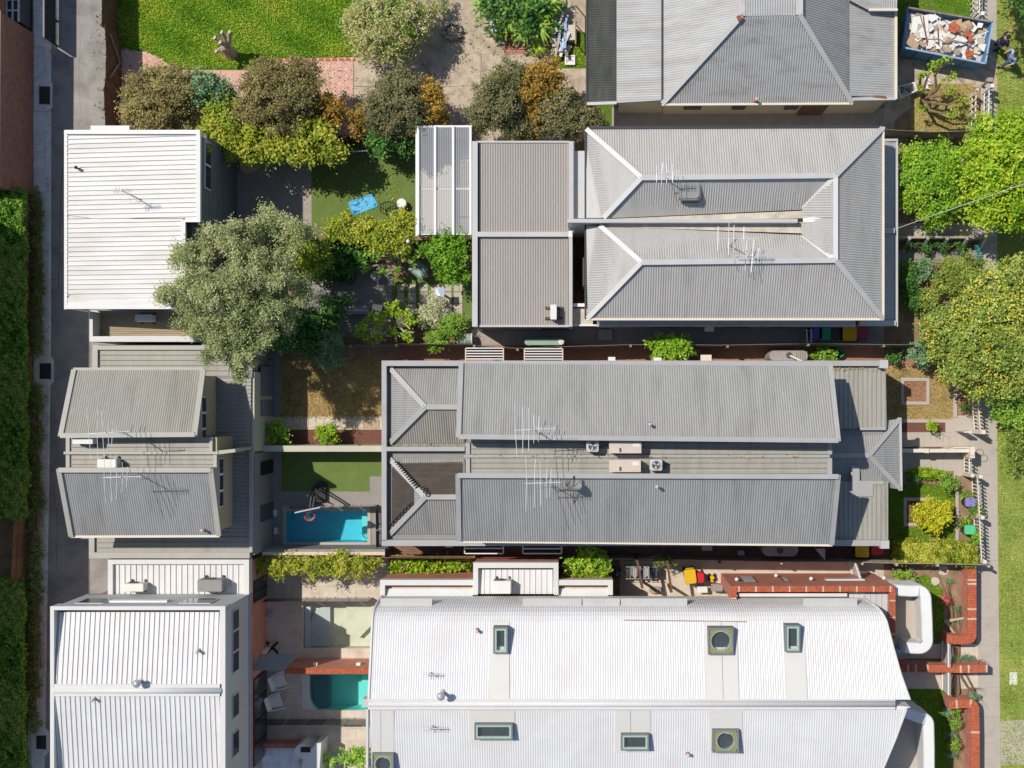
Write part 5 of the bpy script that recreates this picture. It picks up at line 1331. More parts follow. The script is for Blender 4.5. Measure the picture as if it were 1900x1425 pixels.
# frameless glass pool fences
def gfence(lb, a, b, h=1.2, n=5):
    t = thing('glass_fence', lb, 'fence', P((a[0] + b[0]) / 2, (a[1] + b[1]) / 2), 'frameless glass pool fences')
    pa, pb = P(*a), P(*b); d = (pb - pa) / n
    for k in range(n):
        p, q = pa + d * (k + .02), pa + d * (k + .98)
        part(t, 'pane', M['glass'], lambda m: m.bar(p + Vector((0, 0, h / 2 + .05)), q + Vector((0, 0, h / 2 + .05)), .012, h))
        for f in (.2, .8):
            s_ = pa + d * (k + f); part(t, 'spigot', M['steel'], lambda m: m.lathe(s_, [(.03, 0), (.03, .12), (.022, .14)], 8))
    return t
gfence('glass pool fence across the lower courtyard above the beige stone pool', (498, 1108), (692, 1108))
gfence('glass pool fence across the lower courtyard below the teal pool', (498, 1332), (688, 1332))
gfence('glass pool fence between the turf and the blue pool', (540, 940), (702, 936), 1.1, 4)
gfence('glass pool fence at the right end of the blue pool', (705, 938), (706, 1022), 1.1, 2)
# courtyard brick wall between the two lower pools
t = thing('courtyard_wall', 'red brick wall with white lamps between the beige and teal pools', 'wall', P(610, 1230))
part(t, 'wall', M['red_brick'], lambda m: m.pbox(528, 1240, 690, 1250, 0, 2.1))
wl = MB()
for k in range(46): wl.pbox(528 + k * 3.5, 1239.5, 528 + k * 3.5 + 2.9, 1250.5, 2.102, 2.16)
q = wl.build('capping_course', M['soldier'], t); q['kind'] = 'stuff'
for x in (585, 665): part(t, 'wall_lamp', M['white_paint'], lambda m: m.box(P(x, 0, 1.5).x - .09, P(0, 1240, 2.1).y, 1.35, P(x, 0, 1.5).x + .09, P(0, 1240, 2.1).y + .12, 1.55))
part(t, 'canopy', M['grey_wall'], lambda m: m.prism([(470, 1244), (480, 1215), (552, 1214), (528, 1244)], 2.15, 2.3))
t = thing('planter_wall', 'low brick and white planter wall at the bottom of the courtyard', 'planter', P(520, 1390))
part(t, 'wall', M['red_brick'], lambda m: m.pbox(487, 1381, 560, 1388, 0, .8))
part(t, 'bed', M['gutter_concrete'], lambda m: m.pbox(487, 1388.2, 556, 1430, 0, .5))
t = thing('curved_oven', 'white rendered outdoor fireplace with round end in the bottom courtyard', 'fireplace', P(570, 1405))
part(t, 'body', M['white_wall'], lambda m: m.prism(arc(560, 1395, 14, 90, 270, 9) + [(578, 1390), (586, 1379), (596, 1379), (592, 1440), (560, 1440)], 0, 1.5))
part(t, 'firebox', M['black'], lambda m: m.pbox(558, 1386, 576, 1396, 1.502, 1.52))
part(t, 'flue_lid', M['pale_stone'], lambda m: m.lathe(P(558, 1412, 1.5), [(.1, 0), (.1, .08), (.03, .12)], 10))
# front brick walls of the modern pair with soldier capping
def brick_front(label, pts, h, w=.4):
    q = [P(x, y, h) for x, y in pts]; t = thing('front_brick_wall', label, 'wall', (q[0].x, q[0].y, 0), 'low red brick front walls')
    n = len(q); ctr = []
    m = MB(); inn = []
    for i in range(n):
        d = q[min(i + 1, n - 1)] - q[max(i - 1, 0)]; d.z = 0; d.normalize(); inn.append(q[i] + Vector((d.y, -d.x, 0)) * w)
    for i in range(n - 1):
        f = [q[i], q[i + 1], inn[i + 1], inn[i]]
        if sum(f[k].x * f[(k + 1) % 4].y - f[(k + 1) % 4].x * f[k].y for k in range(4)) < 0: f.reverse()
        m.solid([(p.x, p.y, 0) for p in f], [(p.x, p.y, h) for p in f])
    wo = m.build('wall', M['red_brick'], t)
    cm, pm = MB(), MB(); c = 0
    for i in range(n - 1):
        d = q[i + 1] - q[i]; L = d.length; k = max(1, int(L / .086))
        for j in range(k):
            a, b = (j + .06) / k, (j + .94) / k
            f = [q[i].lerp(q[i + 1], a), q[i].lerp(q[i + 1], b), inn[i].lerp(inn[i + 1], b), inn[i].lerp(inn[i + 1], a)]
            if sum(f[z].x * f[(z + 1) % 4].y - f[(z + 1) % 4].x * f[z].y for z in range(4)) < 0: f.reverse()
            (pm if random.random() < .1 else cm).solid([(p.x, p.y, h + .001) for p in f], [(p.x, p.y, h + .06 + random.uniform(0, .006)) for p in f]); c += 1
    o = cm.build('capping_brick', M['soldier'], wo); o['kind'] = 'stuff'
    if pm.v: o = pm.build('capping_brick', M['soldier_pale'], wo); o['kind'] = 'stuff'
brick_front('red brick front wall with rounded corner beside the footpath, upper of the modern pair', [(1811, 1056), (1811, 1175)] + arc(1794, 1178, 17, 0, 80, 7) + [(1770, 1195), (1754, 1192)], 1.0)
brick_front('red brick wall projecting to the footpath between the two modern entries', [(1832, 1247), (1780, 1248), (1672, 1246)], 1.1, .34)
brick_front('red brick front wall curving along the footpath at the lower right corner', [(1760, 1299), (1784, 1297)] + arc(1796, 1316, 20, -70, 0, 6) + [(1817, 1360), (1817, 1470)], 1.0)
for lb, pts in (('white batten gate on the upper modern entry path', [(1764, 1196), (1764, 1240)]), ('white batten gate on the lower modern entry path', [(1764, 1250), (1764, 1292)])):
    pickets(lb, pts, 1.5, 'white_paint', .1, .06, False, 'batten_gate')
pickets('white batten screen at the end of the pale side passage', [(1590, 1046), (1600, 1076)], 2.2, 'white_paint', .1, .06, False, 'batten_screen')
# ------------------------------------------------------------------ roof fittings
def antenna(lb, px, py, zr, zb, elems, boom, group='television aerials on the roofs', short=0, ang=0.0):
    """mast from the roof to height zb; elems = [(dx_px, half length m)], boom = (x0, x1) px offsets"""
    c = P(px, py, zb); t = thing('tv_antenna', lb, 'antenna', (c.x, c.y, zr), group)
    ca, sa = math.cos(ang), math.sin(ang)
    def W(dx, dy, dz=0): dx *= S * .87; return (c.x + dx * ca - dy * sa, c.y + dx * sa + dy * ca, zb + dz)
    part(t, 'mast', M['steel'], lambda m: m.tube([(c.x, c.y, zr), (c.x, c.y, zb + .12)], .018, 6))
    part(t, 'boom', M['alu'], lambda m: m.tube([W(boom[0], 0), W(boom[1], 0)], .016, 5))
    part(t, 'cable', M['charcoal'], lambda m: m.tube([(c.x + .02, c.y, zb), (c.x + .06, c.y - .05, zr + .3), (c.x + .5, c.y - .3 + random.uniform(-.2, .2), zr + .03), (c.x + 1.0, c.y - .4, zr + .02)], .01, 4))
    for dx, hl in elems:
        part(t, 'element', M['alu'], lambda m: m.tube([W(dx - 1 + random.uniform(-2, 2), -hl, .02 + random.uniform(-.1, .06)), W(dx, 0, .02), W(dx + 1 + random.uniform(-2, 2), hl, .02 + random.uniform(-.1, .06))], .011, 5))
    if short:
        for k in range(short):
            dx = boom[1] - 3 - k * 4.5
            part(t, 'director', M['alu'], lambda m: m.tube([W(dx, -.13, .02), W(dx, .13, .02)], .009, 4))
    for a in ((-.5, -.35), (.5, -.3)):
        part(t, 'stay', M['steel'], lambda m: m.tube([(c.x, c.y, zr + (zb - zr) * .45), (c.x + a[0] * .5, c.y + a[1], zr)], .008, 4))
    return t
antenna('tall white aerial with long rods over the upper townhouse roof', 198, 803, 5.7, 8.2, [(-32, 1.05), (-17, .95), (-7, .88), (3, .55), (11, .5)], (-34, 42), short=8, ang=.06)
antenna('tall white aerial with long rods over the lower townhouse roof', 226, 885, 5.8, 8.2, [(-32, 1.0), (-20, .95), (-9, .9), (2, .6), (10, .4)], (-34, 36), short=7, ang=.03)
antenna('white aerial with long rods at the left end of the upper long grey roof', 985, 797, 6.9, 8.8, [(-28, 1.05), (-14, .92), (-4, .85), (6, .55), (14, .5)], (-30, 46), short=9, ang=.05)
antenna('white aerial with long rods at the left end of the lower long grey roof', 1006, 896, 6.8, 8.8, [(-28, 1.1), (-14, .95), (-3, .88), (7, .6), (15, .55)], (-30, 34), short=6, ang=.03)
antenna('small white aerial beside the grey rooftop cooler', 1238, 322, 4.5, 6.8, [(-20, .35), (-10, .45), (0, .4), (10, .4)], (-20, 27), short=6, ang=.06)
antenna('white aerial with long rods on the lower hipped roof', 1366, 443, 4.6, 7.4, [(-34, .5), (-14, .65), (-5, .55), (14, .5)], (-36, 42), short=7, ang=-.02)
antenna('second darker aerial on the lower hipped roof, just right of the other', 1398, 474, 4.9, 6.2, [(-14, .6), (-2, .7), (8, .3)], (-36, 34), short=9)
antenna('small dark aerial on the white ribbed studio roof', 226, 354, 5.0, 6.6, [(-14, .18), (-6, .18)], (-20, 20), short=7)
antenna('small dark aerial in the upper part of the modern white roof', 796, 1252, 6.2, 6.8, [(-10, .12)], (-14, 16), short=6)
antenna('small dark aerial on the modern white roof below the ridge', 800, 1352, 6.2, 6.9, [(-10, .12)], (-14, 18), short=7)
def pipe(lb, px, py, z, h=.45, r=.05, cowl=False, mt='flashing_pale', name='vent_pipe'):
    c = P(px, py, z); t = thing(name, lb, 'vent', (c.x, c.y, z - .1), 'roof vent pipes')
    part(t, 'pipe', M[mt], lambda m: m.lathe((c.x, c.y, z - .15), [(r, 0), (r, h + .15)], 10))
    part(t, 'collar', M['terracotta'] if mt == 'flashing_pale' else M['steel'], lambda m: m.lathe((c.x, c.y, z - .08), [(r * 2.2, 0), (r * 1.3, .14)], 10))
    if cowl: part(t, 'cowl', M['steel'], lambda m: m.ball((c.x, c.y, z + h + .08), .17, .17, .15, 14, 9))
    else: part(t, 'cap', M[mt], lambda m: m.lathe((c.x, c.y, z + h), [(r * 1.5, 0), (r * 1.4, .06), (.001, .1)], 10))
for lb, x, y, z, h in [('vent pipe on the upper hipped roof near its ridge, right of the cooler', 1363, 317, 4.95, .4), ('vent pipe just below the ridge of the lower hipped roof', 1358, 497, 4.95, .4), ('vent pipe in the upper long grey roof', 1205, 787, 6.75, .4), ('vent pipe in the lower long grey roof below the rooftop fan unit', 1218, 902, 6.8, .4), ('vent pipe near the lower right corner of the townhouse roof', 379, 983, 5.3, .3), ('vent pipe in the upper right part of the lower left white roof', 370, 1207, 6.25, .3), ('vent pipe just below the ridge of the lower left white roof', 177, 1296, 6.4, .3), ('vent pipe in the upper left part of the modern white roof', 886, 1169, 5.85, .25), ('vent pipe on the lower slope of the modern white roof towards the street', 1276, 1398, 6.1, .25), ('vent pipe at the lower edge of the cream house roof', 1402, 187, 3.1, .3), ('dark vent pipe at the left end of the ribbed studio roof', 146, 313, 4.8, .25)]:
    pipe(lb, x, y, z, h, mt='flashing_pale' if 'dark' not in lb else 'dark_metal')
pipe('spinning steel roof ventilator beside the ridge of the lower left white roof', 262, 1263, 6.4, .45, .07, True, 'steel', 'roof_ventilator')
pipe('spinning steel roof ventilator above the ridge of the modern white roof', 822, 1284, 6.5, .7, .07, True, 'steel', 'roof_ventilator')
def bevel_box(m, x0, y0, z0, x1, y1, z1, b=.05):
    q0 = [(x0 + b, y0), (x1 - b, y0), (x1, y0 + b), (x1, y1 - b), (x1 - b, y1), (x0 + b, y1), (x0, y1 - b), (x0, y0 + b)]
    m.solid([(x, y, z0) for x, y in q0], [(x, y, z1 - b * .6) for x, y in q0])
    cx, cy = (x0 + x1) / 2, (y0 + y1) / 2
    m.solid([(x, y, z1 - b * .6 + .0005) for x, y in q0], [(cx + (x - cx) * .94, cy + (y - cy) * .94, z1) for x, y in q0])
# evaporative cooler
c0, c1 = P(1260, 373, 5.35), P(1301, 333, 5.35)
t = thing('rooftop_cooler', 'grey evaporative cooler standing beside the ridge of the upper hipped roof', 'cooler', ((c0.x + c1.x) / 2, (c0.y + c1.y) / 2, 4.5))
part(t, 'body', M['cooler_grey'], lambda m: bevel_box(m, c0.x, c0.y, 4.3, c1.x, c1.y, 5.45, .14))
part(t, 'lid', M['cooler_grey'], lambda m: bevel_box(m, c0.x + .06, c0.y + .06, 5.45, c1.x - .06, c1.y - .06, 5.53, .12))
for k in range(4):
    part(t, 'lid_rib', M['charcoal'], lambda m: m.box(c0.x + .2 + k * .16, c0.y + .35, 5.528, c0.x + .215 + k * .16, c1.y - .25, 5.545))
for k in range(6):
    part(t, 'louvre', M['charcoal'], lambda m: m.box(c0.x + .1, c0.y - .012, 4.6 + k * .12, c1.x - .1, c0.y + .01, 4.65 + k * .12))
def split_unit(lb, x0, y0, x1, y1, z, h=.62, mt='ac_white', side='+x', group='air conditioner outdoor units'):
    a, b = P(x0, y1, z + h), P(x1, y0, z + h)
    t = thing('air_conditioner', lb, 'air conditioner', ((a.x + b.x) / 2, (a.y + b.y) / 2, z), group)
    part(t, 'casing', M[mt], lambda m: bevel_box(m, a.x, a.y, z + .08, b.x, b.y, z + h, .03))
    long_x = (b.x - a.x) > (b.y - a.y)
    gx = (a.x + b.x) / 2; gy = (a.y + b.y) / 2
    if long_x: part(t, 'fan_grille', M['charcoal'], lambda m: m.lathe((gx - .1, b.y, z + h * .5), [(h * .36, 0), (h * .36, .02), (h * .3, .025)], 16, (0, 1, 0)))
    else: part(t, 'fan_grille', M['charcoal'], lambda m: m.lathe((b.x, gy, z + h * .5), [(h * .36, 0), (h * .36, .02), (h * .3, .025)], 16, (1, 0, 0)))
    for f in (.15, .85):
        if long_x: part(t, 'foot', M['charcoal'], lambda m: m.box(a.x + (b.x - a.x) * f - .03, a.y - .1, z - .02, a.x + (b.x - a.x) * f + .03, b.y + .1, z + .08))
        else: part(t, 'foot', M['timber_dark'], lambda m: m.box(a.x - .25, a.y + (b.y - a.y) * f - .05, z - .02, b.x + .25, a.y + (b.y - a.y) * f + .05, z + .08))
    return t
split_unit('white air conditioner unit on the flat rear roof of the lower hipped house', 1021, 565, 1033, 593, 3.25)
split_unit('white air conditioner unit at the left of the upper valley roof of the townhouses', 134, 811, 172, 824, 5.65)
split_unit('white air conditioner unit on the lower valley roof of the townhouses', 180, 852, 215, 868, 5.65)
split_unit('white air conditioner unit on the timber roof deck', 250, 583, 282, 596, 2.95)
split_unit('white air conditioner unit on the left of the lower left annex roof', 230, 1083, 266, 1098, 2.95)
split_unit('grey air conditioner unit on the right of the lower left annex roof', 366, 1076, 412, 1098, 2.95, .75, 'cooler_grey')
split_unit('white air conditioner unit on the ribbed annex roof of the modern house', 914, 1078, 948, 1102, 3.0, .75)
for lb, x0, y0, x1, y1 in (('beige rooftop heater box on the upper valley roof of the long terraces', 1131, 820, 1189, 840), ('beige rooftop heater box on the lower valley roof of the long terraces', 1131, 854, 1188, 875)):
    a, b = P(x0, y1, 6.75), P(x1, y0, 6.75)
    t = thing('heater_box', lb, 'heater', ((a.x + b.x) / 2, (a.y + b.y) / 2, 6.0), 'rooftop heater boxes')
    part(t, 'casing', M['ac_beige'], lambda m: m.box(a.x, a.y, 6.08, b.x, b.y, 6.75))
    part(t, 'lid', M['ac_beige'], lambda m: m.box(a.x - .02, a.y - .02, 6.752, b.x + .02, b.y + .02, 6.79))
    part(t, 'hatch', M['ac_white'], lambda m: m.box(b.x - .32, a.y + .25, 6.792, b.x - .04, b.y - .06, 6.8))
    part(t, 'flue', M['charcoal'], lambda m: m.box(a.x + .4, a.y + .04, 6.792, a.x + .46, a.y + .2, 6.84))
    part(t, 'skid', M['charcoal'], lambda m: [m.box(a.x, a.y + .03, 6.03, b.x, a.y + .1, 6.08), m.box(a.x, b.y - .1, 6.03, b.x, b.y - .03, 6.08)])
for lb, x, y in (('square rooftop fan unit on the upper valley roof, left of the heater box', 1099.5, 828), ('square rooftop fan unit on the lower valley roof, right of the heater box', 1217.5, 863)):
    c = P(x, y, 6.7); t = thing('fan_unit', lb, 'fan', (c.x, c.y, 6.0), 'rooftop fan units')
    part(t, 'casing', M['clad_pale'], lambda m: bevel_box(m, c.x - .26, c.y - .24, 6.05, c.x + .26, c.y + .24, 6.7, .05))
    rg = part(t, 'fan_ring', M['flashing_pale'], lambda m: m.lathe((c.x, c.y, 6.7), [(.2, 0), (.2, .03), (.17, .03), (.17, .003)], 24, None, False))
    part(rg, 'well', M['charcoal'], lambda m: m.lathe((c.x, c.y, 6.702), [(.17, 0), (.17, .002)], 24))
    for k in range(3):
        an = k * 2.1; part(rg, 'blade', M['flashing_pale'], lambda m: m.poly([(c.x + .15 * math.cos(an + q), c.y + .15 * math.sin(an + q), 6.712 + q * .01) for q in (0, .35, .7)] + [(c.x, c.y, 6.712)]))
    part(t, 'conduit', M['charcoal'], lambda m: m.tube([(c.x + .25, c.y - .1, 6.2), (c.x + .5, c.y, 6.1), (c.x + .6, c.y, 6.05)], .025))
# satellite dish
c = P(1064, 905, 7.3); t = thing('satellite_dish', 'blue grey satellite dish on a tripod on the lower long grey roof', 'satellite dish', (c.x, c.y, 6.6))
part(t, 'dish', M['cooler_grey'], lambda m: m.lathe(c, [(.001, .0), (.12, .02), (.24, .07), (.33, .14), (.335, .13), (.24, .055), (.12, .005), (.001, -.015)], 20, (.12, .8, .55)))
part(t, 'feed_arm', M['dark_metal'], lambda m: m.tube([c + Vector((0, 0, -.1)), c + Vector((.03, .42, .3))], .015))
part(t, 'feed_horn', M['dark_metal'], lambda m: m.ball(c + Vector((.03, .44, .32)), .05, .07, .05))
for e in ((-.75, -.2), (.02, -.72), (.25, .1)):
    part(t, 'strut', M['rust'], lambda m: m.tube([c + Vector((0, 0, -.08)), Vector((c.x + e[0], c.y + e[1], 6.65 + e[1] * .35))], .016))
# solar pool heating mats with looped hoses on the lower rear hip roof
t = thing('solar_heating_mat', 'brown black pool heating mats with looped hoses on the rear hip roof', 'solar mat', P(790, 900, 3.3))
def hipz(x, y):    # height of the lower rear hip roof
    ym = 922; a = 3.25 + (x - 723) / 66 * 1.0; b = 3.25 + (y - 851) / 71 * 1.0; c_ = 3.25 + (991 - y) / 69 * 1.0
    return min(a, b, c_, 4.25)
mt_ = MB(); mt_.poly([P(x, y, hipz(x, y)) + Vector((0, 0, .035)) for x, y in [(737, 859), (858, 857), (858, 921), (800, 921), (786, 907)]][::-1]); mt_.build('mat', M['solar_mat'], t)
for k in range(26):
    y = 861 + k * 2.3
    x0 = 741 + max(0, (y - 862)) * .98
    part(t, 'mat_tube', M['solar_mat'], lambda m: m.tube([P(x0, y, hipz(x0 + 2, y) + .05), P(858, y, hipz(858, y) + .05)], .02, 4))
mt_ = MB(); mt_.poly([P(x, y, hipz(x, y)) + Vector((0, 0, .035)) for x, y in [(727, 868), (731, 866), (768, 904), (768, 935), (727, 974)]][::-1]); mt_.build('mat', M['solar_mat'], t)
for k in range(20):
    x = 728.5 + k * 2; y0 = 868 + (x - 728) * .95; y1 = 972 - (x - 728) * .95
    part(t, 'mat_tube', M['solar_mat'], lambda m: m.tube([P(x, y0, hipz(x, y0) + .05), P(x, y1, hipz(x, y1) + .05)], .02, 4))
for k in range(13):
    x, y = 734 + k * 3.3, 858 + k * 3.75
    part(t, 'hose_loop', M['black'], lambda m: m.tube([P(x - 6 + 2, y + 4, 3.3 + k * .06), P(x, y - 1, 3.5 + k * .06), P(x + 6, y, 3.45 + k * .06), P(x + 8, y + 4, 3.3 + k * .06)], .028, 5))
for k in range(7):
    x, y = 727 + k * 6, 972 - k * 6
    part(t, 'hose_loop', M['black'], lambda m: m.tube([P(x + 4 * math.cos(q), y + 4 * math.sin(q), 3.42 + k * .09) for q in [R(a) for a in range(0, 360, 45)]], .022, 5, True))
for k in range(3):
    x, y = 784 + k * 5, 906 + k * 6
    part(t, 'hose_loop', M['black'], lambda m: m.tube([P(x + 4 * math.cos(q), y + 3 * math.sin(q), 4.35) for q in [R(a) for a in range(0, 360, 45)]], .022, 5, True))

# ------------------------------------------------------------------ bins
def bin_(lb, px, py, lid, w=.56, d=.66, h=1.0, rot=0, body='bin_body'):
    c = P(px, py, h); t = thing('wheelie_bin', lb, 'bin', (c.x, c.y, 0), 'wheelie bins')
    m = MB(); a, b = w * .4, d * .38
    m.solid([(-a, -b, .05), (a, -b, .05), (a, b, .05), (-a, b, .05)], [(-w / 2, -d / 2, h - .08), (w / 2, -d / 2, h - .08), (w / 2, d / 2, h - .08), (-w / 2, d / 2, h - .08)])
    me = MB(); me.v = [(x + c.x, y + c.y, z) for x, y, z in m.v]; me.f = m.f; me.build('body', M[body], t)
    part(t, 'lid', M[lid], lambda m: bevel_box(m, c.x - w / 2 - .02, c.y - d / 2 - .03, h - .079, c.x + w / 2 + .02, c.y + d / 2 + .02, h, .06))
    part(t, 'handle', M[lid], lambda m: m.tube([(c.x - w * .35, c.y + d / 2 + .06, h - .06), (c.x + w * .35, c.y + d / 2 + .06, h - .06)], .022))
    for s_ in (-1, 1): part(t, 'wheel', M['black'], lambda m: m.lathe((c.x + s_ * w * .42, c.y + d * .4, .1), [(.1, -.03), (.1, .03)], 12, (1, 0, 0)))
    for ob in [t]: ob.rotation_euler.z = rot
    return t
bin_('blue lidded bin in the shaded side passage beside the steel gate', 1515, 618, 'bin_blue', .5, .55)
bin_('green lidded bin in the shaded side passage between blue and yellow bins', 1531, 619, 'bin_green', .5, .58)
bin_('yellow lidded bin in the shaded side passage below the hipped roof', 1577, 618, 'bin_yellow', .6, .68)
bin_('maroon lidded bin in the shaded side passage, nearest the street', 1600, 616, 'bin_maroon', .5, .58)
bin_('yellow lidded bin half hidden under the lower edge of the long grey terrace', 1600, 1020, 'bin_yellow', .6, .66)
bin_('red lidded bin half hidden under the street corner of the long grey terrace', 1628, 1017, 'bin_red', .52, .55)
bin_('yellow lidded bin tilted beside the drying racks', 1281, 1070, 'bin_yellow', .5, .62, 1.1, .12)
bin_('red lidded bin next to the tilted yellow one in the drying yard', 1298, 1072, 'bin_red', .38, .42, .95)
bin_('purple lidded bin behind the long picket fence', 1801, 932, 'bin_purple', .38, .42, .95, -1.57)
bin_('mint green lidded bin behind the long picket fence', 1800, 983, 'bin_mint', .4, .44, .95, -1.57)
t = thing('green_crate', 'open green plastic tub among leaves in the narrow soil passage', 'tub', P(1553, 656))
part(t, 'tub', M['bin_green'], lambda m: m.lathe(P(1553, 656), [(.18, 0), (.26, .45), (.29, .45), (.29, .42), (.24, .42), (.16, .05)], 4))
# water tanks
t = thing('slimline_tank', 'pale green slimline water tank beside the wavy grey fence', 'tank', P(1010, 634))
def slim(m, x0, y0, x1, y1, h):
    a, b = P(x0, y1, h), P(x1, y0, h); r = (b.y - a.y) / 2; cy = (a.y + b.y) / 2
    q = [(b.x - r + r * math.cos(R(k)), cy + r * math.sin(R(k))) for k in range(-90, 91, 15)] + [(a.x + r + r * math.cos(R(k)), cy + r * math.sin(R(k))) for k in range(90, 271, 15)]
    cx = (a.x + b.x) / 2
    m.solid([(x, y, 0) for x, y in q], [(x, y, h - .08) for x, y in q])
    m.solid([(x, y, h - .0795) for x, y in q], [(cx + (x - cx) * .985, cy + (y - cy) * .85, h) for x, y in q])
part(t, 'tank', M['tank_green'], lambda m: slim(m, 973, 628, 1048, 641, 1.7))
part(t, 'inlet', M['cream_paint'], lambda m: m.lathe(P(1041, 634.5, 1.7), [(.13, 0), (.13, .05), (.06, .06)], 14))
part(t, 'strap', M['tank_grey'], lambda m: [m.pbox(981, 628, 982.5, 641, 1.69, 1.715), m.pbox(1034, 628, 1035.5, 641, 1.69, 1.715)])
t = thing('poly_tank', 'grey ribbed slimline tank with round inlet in the soil passage', 'tank', P(1465, 660))
part(t, 'tank', M['tank_grey'], lambda m: slim(m, 1427, 650, 1500, 670, 1.6))
for k in range(6): part(t, 'rib', M['tank_grey'], lambda m: m.pbox(1476 + k * 4, 652, 1477.5 + k * 4, 668, 1.58, 1.64))
part(t, 'inlet', M['charcoal'], lambda m: m.lathe(P(1464, 659, 1.6), [(.14, 0), (.14, .05), (.1, .06)], 14))
part(t, 'pipe', M['cream_paint'], lambda m: m.tube([P(1466, 660, 1.75), P(1490, 671, 1.9)], .05))
t = thing('poly_tank', 'dark grey slimline tank half under the lower edge of the long terrace', 'tank', P(1450, 1020))
part(t, 'tank', M['tank_grey'], lambda m: slim(m, 1414, 1006, 1482, 1033, 1.5))
for k in range(5): part(t, 'rib', M['tank_grey'], lambda m: m.pbox(1456 + k * 4, 1008, 1457.5 + k * 4, 1031, 1.48, 1.53))
part(t, 'inlet', M['charcoal'], lambda m: m.lathe(P(1447, 1022, 1.5), [(.14, 0), (.14, .05), (.1, .06)], 14))
t = thing('drum_planter', 'pale green half round metal planter beside the garden fence', 'planter', P(862, 629))
part(t, 'body', M['tank_green'], lambda m: m.tube([P(849, 629, .45), P(876, 629, .45)], .26, 14))
for a, b in ((848.5, 850), (862, 863), (875, 876.5)): part(t, 'rim', M['white_paint'], lambda m: m.tube([P(a, 629, .45), P(b, 629, .45)], .275, 14))
# awning racks on the terrace side walls
for lb, x0, y0, x1, y1, n, z in (('white slatted awning rack over the soil passage, left of the other', 864, 646, 934, 671, 5, 2.6), ('white slatted awning rack over the soil passage, opposite the green tank', 973, 647, 1044, 671, 5, 2.6), ('thin white awning frame under the lower edge of the long terrace, left of the other', 862, 1004, 934, 1027, 2, 2.6), ('thin white awning frame under the lower edge of the long terrace, above the annex', 970, 1005, 1042, 1027, 2, 2.6)):
    t = thing('awning_rack', lb, 'awning', P((x0 + x1) / 2, (y0 + y1) / 2, z), 'awning racks on the terrace')
    for x in (x0, x1): part(t, 'side_rail', M['pink_cap'], lambda m: m.bar(P(x, y0, z), P(x, y1, z), .05))
    for k in range(n):
        y = y0 + (y1 - y0) * k / n if n > 2 else (y1 if k else (y0 + y1) / 2 + 2)
        part(t, 'slat', M['white_paint'], lambda m: m.bar(P(x0 + .8, y, z), P(x1 - .8, y, z), .045))
# small wall boxes and passage clutter
for lb, x, y, w, h_, z, mt in (('white meter box on the wall above the soil passage, right of the bush', 1310, 664, 19, 10, 1.6, 'cream_paint'), ('small white vent hood on the terrace wall above the soil passage', 1220, 666, 13, 5, 2.2, 'white_paint'), ('small white frame vent on the terrace wall above the soil passage', 1135, 666, 12, 6, 2.2, 'white_paint'), ('grey step slab at the side door of the hipped house', 1123, 621, 25, 18, .25, 'flashing'), ('small white meter box on the side wall of the hipped house', 1316, 610, 16, 9, 1.2, 'white_paint'), ('pale meter box under the lower edge of the long terrace', 1312, 1017, 18, 8, 1.6, 'tank_grey'), ('white gas meter under the lower edge of the terrace near the pool', 833, 1012, 13, 6, 1.4, 'white_paint'), ('pale blue watering can in the brick passage', 1375, 1026, 11, 8, .4, 'flashing_pale'), ('white box on the floor of the drying yard', 1303, 1094, 18, 10, .5, 'white_paint'), ('grey stone block in the drying yard', 1327, 1090, 14, 12, .5, 'pale_stone'), ('grey cabinet at the end of the pale side passage', 1332, 1091, 16, 11, .6, 'tank_grey')):
    a, b = P(x - w / 2, y + h_ / 2, z), P(x + w / 2, y - h_ / 2, z); z0 = 0 if z < 1 else z - .5
    t = thing('utility_box', lb, 'box', ((a.x + b.x) / 2, (a.y + b.y) / 2, z0))
    part(t, 'body', M[mt], lambda m: bevel_box(m, a.x, a.y, z0, b.x, b.y, z, .03)); part(t, 'lid', M[mt], lambda m: m.box(a.x - .015, a.y - .015, z + .001, b.x + .015, b.y + .015, z + .025))
t = thing('passage_gate', 'grey steel gate across the shaded side passage beside the blue bin', 'gate', P(1503, 625))
for x in (1497, 1505):
    part(t, 'frame', M['flashing_pale'], lambda m: m.bar(P(x, 612, 1.5), P(x, 638, 1.5), .05))
    for y in (612, 638): p = P(x, y, 1.5); part(t, 'post', M['flashing_pale'], lambda m: m.box(p.x - .03, p.y - .03, 0, p.x + .03, p.y + .03, 1.5))
t = thing('passage_screen', 'grey wedge shaped screen across the brick passage below the terrace', 'screen', P(1525, 1030))
part(t, 'panel', M['flashing'], lambda m: m.prism([(1512, 1018), (1531, 1018), (1531, 1039)], 1.5, 1.55)); part(t, 'leg', M['flashing'], lambda m: m.pbox(1529, 1018, 1531, 1039, 0, 1.498))
# ------------------------------------------------------------------ things in the yards
def V3(px, py, z=0, zz=None): p = P(px, py, z if zz is None else zz); return Vector((p.x, p.y, z))
